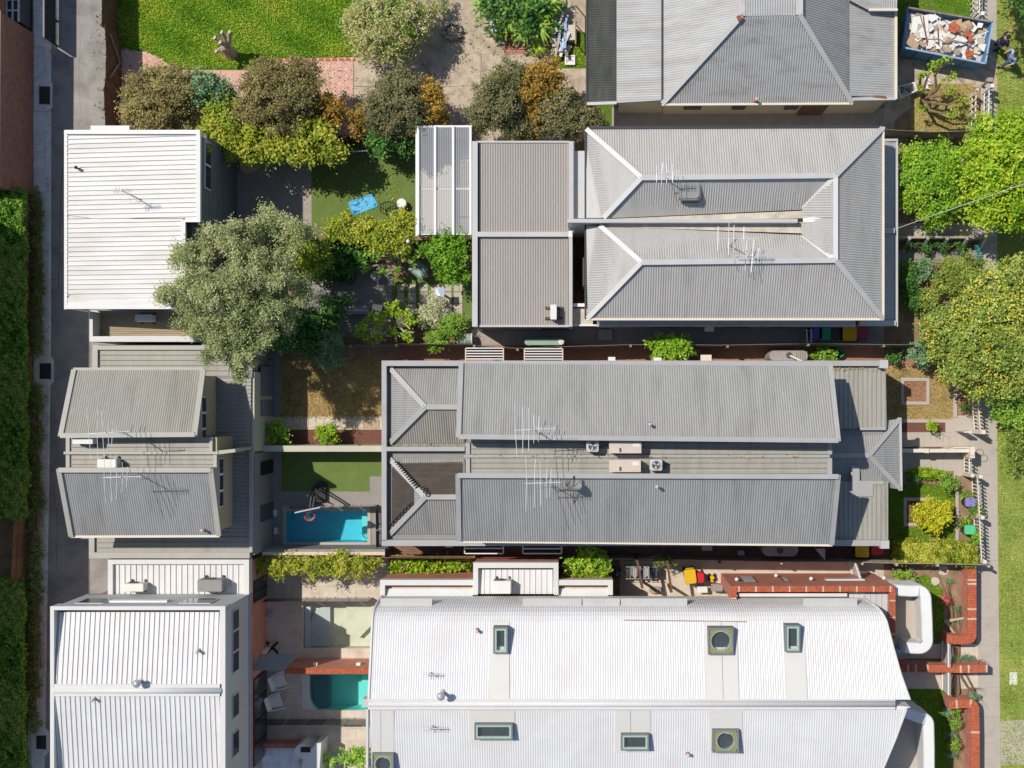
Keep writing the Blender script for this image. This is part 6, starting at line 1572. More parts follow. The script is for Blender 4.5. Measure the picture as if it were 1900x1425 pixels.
# beach towel with a printed wave
tm = bpy.data.materials.new('towel_print'); tm.use_nodes = True
N = tm.node_tree.nodes; L = tm.node_tree.links
wv = N.new('ShaderNodeTexNoise'); wv.inputs['Scale'].default_value = 2.6; wv.inputs['Detail'].default_value = 1.5; wv.inputs['Distortion'].default_value = 1.6
tc = N.new('ShaderNodeTexCoord'); L.new(tc.outputs['Object'], wv.inputs['Vector'])
rp = N.new('ShaderNodeValToRGB'); rp.color_ramp.elements[0].position = .52; rp.color_ramp.elements[0].color = (*alb(112, 200, 238), 1); rp.color_ramp.elements[1].position = .56; rp.color_ramp.elements[1].color = (*alb(34, 130, 190), 1)
L.new(wv.outputs['Fac'], rp.inputs[0]); L.new(rp.outputs[0], N['Principled BSDF'].inputs['Base Color']); N['Principled BSDF'].inputs['Roughness'].default_value = .9
cor = [P(647, 376), P(691, 360), P(701, 382), P(656, 400)]
def towel(m):
    n = 12
    for i in range(n + 1):
        for j in range(n + 1):
            p = cor[0].lerp(cor[1], i / n).lerp(cor[3].lerp(cor[2], i / n), j / n); m.v.append((p.x, p.y, .03 + .012 * math.sin(i * 1.3) * math.cos(j * .9)))
    for i in range(n):
        for j in range(n): a = i * (n + 1) + j; m.f.append((a, a + 1, a + n + 2, a + n + 1))
m = MB(); towel(m); o = m.build('beach_towel', tm); tag(o, 'blue wave patterned beach towel spread on the artificial turf', 'towel')
m2 = MB()
for i in range(4): m2.bar(cor[i] + Vector((0, 0, .045)), cor[(i + 1) % 4] + Vector((0, 0, .045)), .05, .012)
m2.build('hem', M['blue_cloth'], o)
def stool(lb, px, py, r, h, mt='white_paint', name='garden_stool'):
    c = P(px, py, h); t = thing(name, lb, 'stool', (c.x, c.y, 0))
    part(t, 'body', M[mt], lambda m: m.lathe((c.x, c.y, 0), [(r * .8, 0), (r * .95, .05), (r, h * .5), (r * .96, h - .04)], 20))
    part(t, 'seat', M[mt], lambda m: m.lathe((c.x, c.y, h - .039), [(r * .99, 0), (r, .03), (r * .9, .045), (.001, .05)], 20)); return t
stool('white round drum stool on the artificial turf beside the glass pergola', 745, 377, .22, .45)
stool('white stool in the shade under the yellow green shrub row', 544, 304, .16, .4)
c = P(460, 306, .45); t = thing('tub_chair', 'pinkish round tub chair in deep shade beside the studio wall', 'chair', (c.x, c.y, 0))
part(t, 'seat', M['pink_cap'], lambda m: m.lathe((c.x, c.y, 0), [(.2, .1), (.36, .3), (.4, .4), (.37, .42), (.3, .34), (.001, .33)], 18))
for q in range(4): part(t, 'leg', M['dark_metal'], lambda m: m.tube([(c.x + .25 * math.cos(q * 1.57 + .8), c.y + .25 * math.sin(q * 1.57 + .8), 0), (c.x + .2 * math.cos(q * 1.57 + .8), c.y + .2 * math.sin(q * 1.57 + .8), .25)], .02))
c = P(720, 388, .5); t = thing('wire_chair', 'black wire garden chair half hidden under the yellow green shrubs', 'chair', (c.x, c.y, 0))
for k in range(7): part(t, 'wire', M['black'], lambda m: m.tube([(c.x - .32 + k * .1, c.y - .1, .4), (c.x - .36 + k * .12, c.y + .25, .45), (c.x - .36 + k * .12, c.y + .33, .75)], .014, 4))
part(t, 'rim', M['black'], lambda m: m.tube([(c.x + .4 * math.cos(R(a)), c.y + .05 + .3 * math.sin(R(a)), .42) for a in range(0, 360, 30)], .02, 5, True))
for s_ in (-1, 1): part(t, 'leg', M['black'], lambda m: m.tube([(c.x + s_ * .3, c.y + .1, 0), (c.x + s_ * .33, c.y + .1, .42)], .02, 5))
# toy goal
t = thing('toy_goal', 'small white football goal frame in the shade on the artificial turf', 'goal', P(655, 290))
g = [(626, 283, .02), (628, 281, .75), (680, 280, .75), (684, 283, .02)]
part(t, 'crossbar', M['white_paint'], lambda m: m.tube([P(626, 281, .75), P(681, 280, .75)], .028))
for x in (626, 681): p = P(x, 281, .75); part(t, 'post', M['white_paint'], lambda m: m.tube([p, (p.x, p.y, 0)], .026)); part(t, 'side_bar', M['white_paint'], lambda m: m.tube([p, (p.x + (.25 if x > 650 else .2), p.y - .35, .03)], .02))
# basketball stand
t = thing('basketball_stand', 'portable black basketball stand with red ring leaning over the blue pool', 'basketball stand', P(590, 915))
bx = [V3(575, 935), V3(607, 930), V3(605, 893), V3(590, 892), V3(577, 910)]
part(t, 'base', M['black'], lambda m: m.prism([(577, 934), (604, 930), (605, 897), (598, 893), (590, 893), (580, 905)], 0, .25, .25))
pole_t = P(577, 945, 3.35)
for dx in (-.12, .12): part(t, 'pole', M['charcoal'], lambda m: m.tube([V3(594, 905) + Vector((dx, 0, .25)), Vector((pole_t.x + dx * .6, pole_t.y + .5, 3.0)), Vector((pole_t.x + dx * .5, pole_t.y, 3.3))], .04))
part(t, 'brace', M['charcoal'], lambda m: [m.tube([V3(594, 925) + Vector((0, 0, .25)), V3(590, 915) + Vector((-.12, 0, 1.6))], .03), m.tube([V3(580, 912) + Vector((0, 0, .25)), V3(590, 915) + Vector((-.15, 0, 1.4))], .03)])
bb0, bb1 = P(548, 951, 3.45), P(595, 941, 3.45)
part(t, 'backboard', M['clad_pale'], lambda m: m.bar(Vector((bb0.x, bb0.y, 3.25)), Vector((bb1.x, bb1.y, 3.25)), .04, .72))
rc = P(574.5, 957, 3.05)
rim = part(t, 'ring', M['red_plastic'], lambda m: m.tube([(rc.x + .225 * math.cos(R(a)), rc.y + .225 * math.sin(R(a)), 3.05) for a in range(0, 360, 20)], .022, 6, True))
for k in range(12):
    a0, a1 = R(k * 30), R(k * 30 + 30)
    part(rim, 'net_cord', M['white_paint'], lambda m: m.tube([(rc.x + .22 * math.cos(a0), rc.y + .22 * math.sin(a0), 3.04), (rc.x + .17 * math.cos(a1), rc.y + .17 * math.sin(a1), 2.85), (rc.x + .12 * math.cos(a0), rc.y + .12 * math.sin(a0), 2.62)], .012, 4))
for lb, x0, y0, x1, y1 in (('white headed pool brush leaning on the dark yard wall', 480, 957, 511, 952), ('white handled broom lying on the paving left of the blue pool', 498, 993, 512, 985), ('blue headed broom leaning on the brick wall of the lower courtyard', 482, 1153, 503, 1139)):
    t = thing('broom', lb, 'broom', V3(x1, y1), 'brooms in the yards')
    part(t, 'handle', M['alu'], lambda m: m.tube([V3(x0, y0) + Vector((0, 0, .7)), V3(x1, y1) + Vector((0, 0, .08))], .014))
    part(t, 'head', M['white_paint'] if 'blue' not in lb[:5] else M['blue_strip'], lambda m: m.prism([(x1 - 3, y1 - 6), (x1 + 3, y1 - 7), (x1 + 4, y1 + 5), (x1 - 2, y1 + 7)], .02, .12, 0))
# courtyard chairs
def chair(lb, px, py, ang):
    c = P(px, py, .4); t = thing('shell_chair', lb, 'chair', (c.x, c.y, 0), 'white shell chairs in the lower courtyard')
    ca, sa = math.cos(ang), math.sin(ang)
    def W(x, y, z): return (c.x + x * ca - y * sa, c.y + x * sa + y * ca, z)
    part(t, 'seat', M['white_paint'], lambda m: m.solid([W(*q, .38) for q in ((-.24, -.24), (.26, -.3), (.26, .3), (-.24, .24))], [W(*q, .42) for q in ((-.24, -.24), (.26, -.3), (.26, .3), (-.24, .24))]))
    part(t, 'backrest', M['white_paint'], lambda m: [m.solid([W(-.3 + .06 * (k * k) * .1, -.3 + .1 * k, .42), W(-.26 + .06 * (k * k) * .1, -.3 + .1 * k, .42), W(-.26, -.2 + .1 * k, .42), W(-.3, -.2 + .1 * k, .42)], [W(-.4, -.3 + .1 * k, .8), W(-.36, -.3 + .1 * k, .8), W(-.36, -.2 + .1 * k, .8), W(-.4, -.2 + .1 * k, .8)]) for k in range(6)])
    for s_ in (-1, 1):
        part(t, 'armrest', M['white_paint'], lambda m: m.tube([W(-.34, s_ * .3, .68), W(0, s_ * .36, .64), W(.38, s_ * .38, .6)], .03))
        for x in (-.22, .24): part(t, 'leg', M['white_paint'], lambda m: m.tube([W(x, s_ * .26, 0), W(x * .8, s_ * .22, .38)], .02))
    return t
chair('white shell chair nearer the brick wall, left of the teal pool', 519, 1263, .35); chair('white shell chair further down, left of the teal pool', 512, 1301, .3)
t = thing('surfboard', 'pinkish surfboard leaning on the brick wall of the lower courtyard', 'surfboard', P(488, 1210))
part(t, 'board', M['pink_cap'], lambda m: m.solid([(p.x, p.y, z) for p, z in ((P(477, 1230, 1.2), 1.05), (P(481, 1212, .9), .7), (P(492, 1200, .4), .2), (P(506, 1192, .1), .03), (P(500, 1206, .2), .2), (P(488, 1222, .9), .75))], [(p.x, p.y, z) for p, z in ((P(477, 1230, 1.2), 1.12), (P(481, 1212, .9), .77), (P(492, 1200, .4), .27), (P(506, 1192, .1), .1), (P(500, 1206, .2), .27), (P(488, 1222, .9), .82))]))
part(t, 'fin', M['black'], lambda m: m.prism([(497, 1199), (502, 1196), (501, 1200)], .2, .38, .2))
t = thing('cross_stand', 'black cross legged stand in the lower courtyard beside the surfboard', 'stand', P(506, 1202))
part(t, 'bar', M['black'], lambda m: [m.bar(V3(495, 1190) + Vector((0, 0, .05)), V3(517, 1212) + Vector((0, 0, .05)), .09, .06), m.bar(V3(517, 1190) + Vector((0, 0, .115)), V3(496, 1211) + Vector((0, 0, .115)), .09, .06)])
# drying racks with clothes
cl = ['denim', 'white_paint', 'navy', 'blue_shirt', 'pink_shirt', 'charcoal', 'ac_beige', 'denim', 'white_wall', 'bin_purple', 'mustard', 'navy']
for lb, x0, x1 in (('left drying rack hung with dark and blue clothes in the drying yard', 1162, 1189), ('right drying rack hung with pale clothes in the drying yard', 1194, 1219)):
    t = thing('drying_rack', lb, 'drying rack', P((x0 + x1) / 2, 1062), 'drying racks in the passage yard')
    for y in (1052, 1074):
        part(t, 'side_rail', M['alu'], lambda m: m.tube([P(x0, y, .9), P(x1, y, .9)], .012))
    for x in (x0, x1):
        for y in (1052, 1074): p = P(x, y, .9); part(t, 'leg', M['alu'], lambda m: m.tube([p, (p.x, p.y, 0)], .012))
    n = 9
    for k in range(n):
        x = x0 + (x1 - x0) * (k + .5) / n; y0 = 1052 + random.uniform(0, 4); y1 = 1074 - random.uniform(0, 6); z0 = random.uniform(.3, .5)
        a, b = P(x, y0, .92), P(x, y1, .92)
        def gar(m):
            for s_ in (-1, 1):
                m.solid([(a.x + s_ * .035 - .008, b.y, z0), (a.x + s_ * .035 + .008, b.y, z0), (a.x + s_ * .035 + .008, a.y, z0), (a.x + s_ * .035 - .008, a.y, z0)], [(a.x - .012 + s_ * .008, b.y, .93), (a.x + .012 + s_ * .008, b.y, .93), (a.x + .012 + s_ * .008, a.y, .93), (a.x - .012 + s_ * .008, a.y, .93)])
        part(t, 'garment', M[cl[(k * 5 + (x0 > 1190) * 3) % 12]], gar)
t = thing('shoe_rack', 'dark airer with small dark and white garments left of the drying racks', 'airer', P(1147, 1062))
part(t, 'frame', M['charcoal'], lambda m: m.pbox(1142, 1052, 1152, 1073, .3, .34))
for k in range(6): part(t, 'garment', M[cl[k * 2 % 12]], lambda m: m.pbox(1143 + (k % 2) * 4, 1053 + k * 3.2, 1147 + (k % 2) * 4, 1055.6 + k * 3.2, .341, .42))
for x, y in ((1142, 1052), (1152, 1052), (1142, 1073), (1152, 1073)): p = P(x, y, .3); part(t, 'leg', M['charcoal'], lambda m: m.tube([p, (p.x, p.y, 0)], .012))
t = thing('pet_bed', 'beige pet bed with rolled cushion in the drying yard', 'pet bed', P(1217, 1094))
part(t, 'bed', M['tank_grey'], lambda m: bevel_box(m, P(1205, 0).x, P(0, 1101).y, 0, P(1229, 0).x, P(0, 1088).y, .18, .1)); part(t, 'cushion', M['cardboard'], lambda m: m.tube([P(1212, 1098, .22), P(1222, 1097, .24)], .1, 10))
t = thing('toy_digger', 'small yellow toy beside the stone blocks in the drying yard', 'toy', P(1320, 1071))
part(t, 'body', M['bin_yellow'], lambda m: bevel_box(m, P(1316, 0).x, P(0, 1074).y, .05, P(1324, 0).x, P(0, 1066).y, .4, .06))
part(t, 'bucket', M['bin_yellow'], lambda m: m.prism([(1318, 1076), (1323, 1076), (1325, 1080), (1317, 1080)], .05, .25)); part(t, 'wheel', M['black'], lambda m: [m.lathe(P(x, y, 0) + Vector((0, 0, .1)), [(.1, -.03), (.1, .03)], 10, (1, 0, 0)) for x in (1315, 1325) for y in (1067, 1073)])
for lb, pts in (('dark timber post crossing the drying yard beside the racks', ((1182, 1040, 2.2), (1192, 1090, 2.2))), ('dark timber post crossing the drying yard beside the tilted yellow bin', ((1238, 1042, 2.2), (1246, 1098, 2.2)))):
    t = thing('yard_beam', lb, 'beam', P(pts[0][0], pts[0][1]), 'beams over the drying yard')
    part(t, 'beam', M['timber_dark'], lambda m: m.bar(P(*pts[0]), P(*pts[1]), .1, .14))
    for q in pts: p = P(*q); part(t, 'post', M['timber_dark'], lambda m: m.box(p.x - .05, p.y - .05, 0, p.x + .05, p.y + .05, q[2] - .07))
# middle garden
c = P(697, 512, .5); t = thing('wire_chair', 'white wire tub seat on the grey garden paving', 'chair', (c.x, c.y, 0))
part(t, 'shell', M['white_paint'], lambda m: m.lathe((c.x, c.y, .1), [(.1, .2), (.17, .25), (.22, .4), (.2, .41), (.15, .28), (.08, .22)], 18)); part(t, 'cushion', M['bin_purple'], lambda m: m.lathe((c.x + .01, c.y - .02, .33), [(.13, 0), (.14, .03), (.001, .05)], 14))
for q in range(3): part(t, 'leg', M['white_paint'], lambda m: m.tube([(c.x + .18 * math.cos(q * 2.1), c.y + .18 * math.sin(q * 2.1), 0), (c.x + .06 * math.cos(q * 2.1), c.y + .06 * math.sin(q * 2.1), .32)], .015))
t = thing('lounge_chair', 'dark grey lounge chair in the tree shade on the garden paving', 'chair', P(645, 514))
part(t, 'seat', M['charcoal'], lambda m: m.prism([(630, 512), (640, 500), (660, 512), (652, 526)], .3, .38, .35)); part(t, 'backrest', M['charcoal'], lambda m: m.prism([(648, 527), (652, 528), (662, 513), (658, 511)], .3, .8, .5))
for x, y in ((633, 511), (641, 503), (652, 522)): part(t, 'leg', M['black'], lambda m: m.tube([P(x, y, .3), V3(x, y)], .02))
t = thing('striped_bench', 'bench with blue, white and tan slats beside the pruned frangipani', 'bench', P(665, 575))
for k, mt in enumerate(('sky_plastic', 'cardboard', 'cream_paint', 'blue_strip', 'timber_pale')): part(t, 'slat', M[mt], lambda m: m.bar(P(642, 570 + k * 2.9, .45), P(686, 569.6 + k * 2.9, .45), .055, .03))
for x in (645, 683): part(t, 'leg', M['dark_metal'], lambda m: [m.bar(P(x, 569, .41), P(x, 583, .41), .04), m.box(P(x, 576).x - .03, P(x, 576).y - .15, 0, P(x, 576).x + .03, P(x, 576).y + .15, .39)])
t = thing('barbecue', 'dark covered barbecue beside the striped bench', 'barbecue', P(700, 575))
part(t, 'cover', M['charcoal'], lambda m: [m.prism([(689, 562), (712, 566), (710, 590), (690, 588)], .0, .85, .85), m.prism([(691, 564), (710, 568), (708, 578), (692, 577)], .851, .98, .95)])
t = thing('folded_umbrella', 'pale green folded garden umbrella lying above the stepping stones', 'umbrella', P(778, 500))
part(t, 'canopy', M['tank_green'], lambda m: m.solid([P(757, 500, .9), P(780, 520, .9), P(795, 513, .8), P(792, 492, .8), P(775, 478, .8)], [P(762, 499, 1.05), P(780, 514, 1.1), P(790, 508, 1.0), P(788, 494, 1.05), P(775, 484, 1.0)]))
part(t, 'rib', M['tank_grey'], lambda m: [m.bar(P(758, 500, 1.1), P(793, 500, 1.12), .03), m.bar(P(775, 479, 1.1), P(783, 518, 1.12), .03)])
part(t, 'stand', M['tank_grey'], lambda m: [m.tube([V3(x, y), P(x, y, .85)], .025) for x, y in ((765, 500), (785, 508), (778, 487))])
t = thing('garden_lamp', 'white globe on a tall pole among the yellow green shrubs', 'lamp', P(775, 470))
part(t, 'pole', M['flashing_pale'], lambda m: m.tube([V3(772, 466), P(757, 449, 2.7)], .035)); part(t, 'globe', M['white_paint'], lambda m: m.ball(P(757, 448, 2.75), .09, .09, .09))
t = thing('draped_plant', 'plant covered with white gauze at the right of the flower bed', 'plant cover', P(827, 587))
def drape(m):
    c = P(826, 586, .7); n = 16
    m.v.append((c.x, c.y, .85))
    for r_, z in ((.12, .8), (.25, .6), (.36, .3), (.42, .06)):
        for k in range(n): an = 2 * math.pi * k / n; q = r_ * (1 + .18 * math.sin(k * 2.6) + random.uniform(-.07, .07)); m.v.append((c.x + q * math.cos(an), c.y + q * math.sin(an), z))
    for k in range(n): m.f.append((0, 1 + k, 1 + (k + 1) % n))
    for r_ in range(3):
        for k in range(n): a = 1 + r_ * n; m.f.append((a + k, a + n + k, a + n + (k + 1) % n, a + (k + 1) % n))
part(t, 'gauze', M['white_wall'], drape)
part(t, 'hoop', M['alu'], lambda m: m.tube([P(826, 586, .7) + Vector((.38 * math.cos(R(a)), .38 * math.sin(R(a)), -.62)) for a in range(0, 360, 30)], .012, 4, True))
c = P(785, 577, .3); t = thing('plant_pot', 'ochre pot with a small yellow green plant at the end of the stepping path', 'pot', (c.x, c.y, 0))
part(t, 'pot', M['mustard'], lambda m: m.lathe((c.x, c.y, 0), [(.09, 0), (.14, .28), (.15, .3), (.12, .3), (.11, .26), (.001, .25)], 14)); crown(t, 'plant', LF['yellow'], [(785, 577, .32, 5, 5, .1)], .06, 4, .06)
t = thing('bird_bath', 'white pedestal with draped cloth and round tray on the stepping path', 'bird bath', P(820, 545))
part(t, 'pedestal', M['white_paint'], lambda m: m.lathe(P(820, 545), [(.14, 0), (.06, .1), (.05, .9), (.1, 1.0)], 12)); part(t, 'tray', M['white_paint'], lambda m: m.lathe(P(820, 545) + Vector((0, 0, 1.0)), [(.1, 0), (.2, .05), (.19, .06), (.001, .03)], 16)); part(t, 'cloth', M['blue_shirt'], lambda m: m.prism([(812, 535), (824, 533), (825, 548), (818, 552)], 1.07, 1.1))
# top garden
t = thing('tree_stump', 'pale cut tree stump with six sawn limbs on the back lawn', 'stump', P(425, 95))
base = V3(427, 98)
part(t, 'trunk', M['trunk_pale'], lambda m: m.tube([base + Vector((.05, -.05, 0)), base + Vector((0, 0, .35)), base + Vector((-.05, .05, .7))], [.34, .26, .2], 9))
for (x, y, z) in ((412, 60, 1.7), (426, 60, 1.75), (399, 70, 1.6), (402, 95, 1.3), (411, 94, 1.2), (409, 79, 1.55)):
    tip = P(x, y, z); lb_ = part(t, 'limb', M['trunk_pale'], lambda m: m.tube([base + Vector((0, 0, .45)), base.lerp(tip, .5) + Vector((.12, .02, .5)), tip], [.15, .11, .095], 8))
    part(lb_, 'cut_face', M['cut_wood'], lambda m: m.tube([tip, tip + Vector((-.02, .01, .03))], .098, 10))
t = thing('fire_pit', 'ring of pale stones round a gravel fire pit', 'fire pit', P(840, 59))
for k in range(11):
    a = 2 * math.pi * k / 11; r_ = 15.2 + random.uniform(-1, 1)
    x, y = 840 + r_ * math.cos(a), 59 + r_ * math.sin(a)
    def st(m):
        c = V3(x, y); q = []
        for i in range(6): an = i * math.pi / 3 + a; rr = random.uniform(.1, .15); q.append((c.x + rr * 1.15 * math.cos(an), c.y - rr * math.sin(an)))
        q.reverse(); m.solid([(u, v, 0) for u, v in q], [(c.x + (u - c.x) * .8, c.y + (v - c.y) * .8, random.uniform(.2, .28)) for u, v in q])
    part(t, 'stone', M['pale_stone'], st)
part(t, 'ash', M['gravel'], lambda m: m.lathe(P(840, 59), [(.28, .02), (.26, .07), (.001, .08)], 14))
t = thing('steel_drum', 'pale steel cylinder lying in the gravel beside the broad leaved plants', 'drum', P(920, 50))
part(t, 'shell', M['clad_pale'], lambda m: m.tube([P(911, 16, .3), P(924, 64, .3)], .25, 16)); part(t, 'end_band', M['terracotta'], lambda m: m.tube([P(924.2, 64.5, .3), P(925, 67.5, .3)], .255, 16))
t = thing('rubbish_pile', 'heap of broken boards, planks and a white basin beside the small lawn', 'rubbish', P(1040, 60))
for k in range(22):
    x, y, a, l = random.uniform(1026, 1050), random.uniform(28, 92), random.uniform(1.1, 2.0), random.uniform(.3, .75)
    c = P(x, y, .3); z = random.uniform(.1, .5); dv = Vector((math.cos(a), math.sin(a), random.uniform(-.15, .15))) * l
    part(t, 'board', M[random.choice(['white_paint', 'timber_pale', 'timber_grey', 'alu', 'blue_strip', 'plaster'])], lambda m: m.bar(Vector((c.x, c.y, z + .15)) - dv, Vector((c.x, c.y, z + .15)) + dv, random.uniform(.06, .22), .03))
part(t, 'basin', M['white_paint'], lambda m: [m.pbox(1029, 73, 1051, 76, 0, .5), m.pbox(1029, 92, 1051, 95, 0, .5), m.pbox(1029, 76, 1032, 92, 0, .5), m.pbox(1048, 76, 1051, 92, 0, .5), m.pbox(1032, 76, 1048, 92, 0, .3)])
t = thing('scrap_sheet', 'bent white appliance panels lying on the small lawn', 'scrap', P(1056, 108))
part(t, 'panel', M['white_paint'], lambda m: [m.pbox(1048, 102, 1067, 120, .0, .18), m.prism([(1046, 98), (1055, 82), (1061, 86), (1053, 103)], .181, .24)])
part(t, 'shelf', M['tank_grey'], lambda m: [m.pbox(1051, 104, 1064, 105, .181, .2), m.pbox(1051, 112, 1064, 113, .181, .2), m.pbox(1051, 104, 1052, 117, .181, .2)])
t = thing('cold_frame', 'tall thin timber frame beside the rubbish heap', 'frame', P(1062, 45)); part(t, 'rail', M['timber_grey'], lambda m: m.bar(P(1068, 8, .9), P(1068, 82, .9), .06, .1)); part(t, 'post', M['timber_grey'], lambda m: [m.tube([V3(1068, y), P(1068, y, .9)], .03) for y in (10, 45, 80)])
part(t, 'bin', M['ac_beige'], lambda m: m.pbox(1053, 46, 1067, 74, 0, .5))
# ------------------------------------------------------------------ skip with rubble
ZS = 1.5
rim_ = [(1684, 14), (1842, 41), (1828, 118), (1675, 88)]
top = [P(x, y, ZS) for x, y in rim_]; cx_ = sum((p for p in top), Vector()) / 4
bot = [Vector((cx_.x + (p.x - cx_.x) * .93, cx_.y + (p.y - cx_.y) * .93, .12)) for p in top]
t = thing('rubble_skip', 'blue steel skip heaped with plaster, boards and broken tiles', 'skip', (cx_.x, cx_.y, 0))
for i in range(4):
    j = (i + 1) % 4
    def side(m):
        o = []
        for p, q in ((bot[i], top[i]), (bot[j], top[j])):
            d = (Vector((cx_.x, cx_.y, 0)) - Vector((q.x, q.y, 0))).normalized() * .05; o.append((p, q, d))
        a, b = o; m.solid([a[0], b[0], b[0] + b[2], a[0] + a[2]], [a[1], b[1], b[1] + b[2], a[1] + a[2]])
    s_ = part(t, 'side_panel', M['blue_skip'], side)
    part(s_, 'top_rail', M[('timber_grey', 'blue_strip', 'blue_strip', 'blue_skip')[i]], lambda m: m.bar(top[i], top[j], .075, .075))
    for f in (.2, .4, .6, .8):
        part(s_, 'stiffener', M['blue_skip'], lambda m: m.bar(bot[i].lerp(bot[j], f), top[i].lerp(top[j], f), .07, .07))
part(t, 'floor', M['rust'], lambda m: m.poly([p + Vector((0, 0, .05)) for p in reversed(bot)]))
def SK(u, v, z): p = top[0].lerp(top[1], u).lerp(top[3].lerp(top[2], u), v); return Vector((p.x, p.y, z))
fl = MB(); n = 14
for i in range(n + 1):
    for j in range(n + 1): fl.v.append(tuple(SK(.02 + .96 * i / n, .03 + .94 * j / n, 1.05 + .2 * math.sin(i * .9) * math.cos(j * .7) * .5 + random.uniform(-.06, .06))))
for i in range(n):
    for j in range(n): a = i * (n + 1) + j; fl.f.append((a, a + n + 1, a + n + 2, a + 1))
rub = thing('rubble_heap', 'heap of plaster, cardboard and orange tile pieces inside the blue skip', 'rubble', (cx_.x, cx_.y, .2))
fo = fl.build('fill', M['plaster'], rub)
def shard(mt, u, v, z, r_, n=5, th=.03, tilt=.25):
    def f(m):
        c = SK(u, v, z); nv = Vector((random.uniform(-tilt, tilt), random.uniform(-tilt, tilt), 1)).normalized(); x = nv.cross(Vector((0, 1, 0))).normalized(); y = nv.cross(x)
        a0 = random.uniform(0, 6); q = [c + (x * math.cos(a0 + 2 * math.pi * k / n) + y * math.sin(a0 + 2 * math.pi * k / n)) * r_ * random.uniform(.6, 1.2) for k in range(n)]
        q2 = [p + nv * th for p in q]; m.solid(q, q2)
    part(rub, 'piece', M[mt], f)
for k in range(64):
    shard(random.choice(['plaster', 'white_paint', 'plaster', 'ac_white', 'cardboard', 'gutter_stain', 'white_wall', 'pale_stone']), random.uniform(.08, .93), random.uniform(.1, .9), 1.16 + random.uniform(0, .2), random.uniform(.12, .34), random.choice([4, 5, 6]))
for u, v, r_ in ((.12, .78, .42), (.42, .4, .3), (.55, .82, .2)): shard('cardboard', u, v, 1.34, r_ , 4, .02, .1)
for u, v, r_ in ((.17, .32, .5), (.3, .12, .34), (.7, .55, .35), (.8, .2, .3)): shard('white_paint', u, v, 1.36, r_, 4, .03, .15)
for u, v, r_ in ((.58, .3, .28), (.74, .38, .16), (.78, .45, .14), (.8, .85, .15), (.77, .8, .12)):
    for q in range(4): shard('terracotta', u + random.uniform(-.02, .02), v + random.uniform(-.05, .05), 1.4 + q * .03, r_ * random.uniform(.6, 1), 6, .05, .4)
for u, v, r_ in ((.72, .18, .3), (.52, .6, .22)): part(rub, 'debris_bag', M['cardboard'], lambda m: m.ball(SK(u, v, 1.36), r_, r_ * .9, .16, 10, 6, .25))
for k in range(9):
    u, v, a = random.uniform(.1, .85), random.uniform(.15, .85), random.uniform(0, 3.1); c = SK(u, v, 1.45); dv = Vector((math.cos(a), math.sin(a), 0)) * random.uniform(.3, .7)
    part(rub, 'batten', M[random.choice(['timber_grey', 'white_paint', 'rust'])], lambda m: m.bar(c - dv, c + dv, .04, .03))
# old bath and debris near it
t = thing('bathtub', 'white discarded bathtub holding rubble beside the cream house corner', 'bathtub', P(1682, 170))
def tub(m):
    c = [P(1664, 160, .5), P(1697, 152, .5), P(1703, 168, .5), P(1671, 182, .5)]; cc = sum(c, Vector()) / 4
    inn = [cc + (p - cc) * .82 for p in c]
    for i in range(4):
        j = (i + 1) % 4
        m.poly([c[i], inn[i], inn[j], c[j]]); m.poly([inn[i], Vector((inn[i].x, inn[i].y, .12)), Vector((inn[j].x, inn[j].y, .12)), inn[j]]); m.poly([c[j], Vector((c[j].x, c[j].y, 0)), Vector((c[i].x, c[i].y, 0)), c[i]])
    m.poly([Vector((p.x, p.y, .12)) for p in inn])
part(t, 'tub', M['white_paint'], tub)
for k in range(12): part(t, 'rubble', M[random.choice(['pale_stone', 'plaster', 'timber_grey'])], lambda m: m.ball(P(random.uniform(1672, 1692), random.uniform(162, 172), .2), .08, .06, .05, 6, 4, .5))
t = thing('plaster_heap', 'white broken plaster sheets on the ground beside the pruned tree', 'rubble', P(1718, 158))
for k in range(9): part(t, 'piece', M['white_paint'], lambda m: m.prism([(1712 + random.uniform(-6, 10), 146 + k * 2.4), (1718 + random.uniform(-4, 8), 143 + k * 2.6), (1722 + random.uniform(-2, 6), 150 + k * 2.2)], .02 + k * .02, .04 + k * .02, 0))
# letter box and hoops
t = thing('letter_box', 'grey letter box on a post above the white picket fence', 'letter box', P(1824, 158))
part(t, 'post', M['timber_grey'], lambda m: m.box(P(1822, 160).x - .04, P(1822, 160).y - .04, 0, P(1822, 160).x + .04, P(1822, 160).y + .04, .95)); part(t, 'box', M['pale_stone'], lambda m: bevel_box(m, P(1822, 160).x - .14, P(1822, 160).y - .1, .95, P(1822, 160).x + .14, P(1822, 160).y + .1, 1.2, .03))
for lb, x, y in (('thin steel hoop standing by the footpath at the terrace gate', 1818, 840), ('thin steel hoop standing by the footpath at the projecting brick wall', 1822, 1231)):
    t = thing('hoop_stand', lb, 'hoop', P(x, y), 'steel hoops by the footpath')
    part(t, 'hoop', M['dark_metal'], lambda m: m.tube([P(x, y, .9) + Vector((.17 * math.cos(R(a)), .17 * math.sin(R(a)), 0)) for a in range(0, 360, 20)], .012, 5, True)); part(t, 'post', M['dark_metal'], lambda m: m.tube([V3(x - 7, y), P(x - 7, y, .9)], .014, 5))
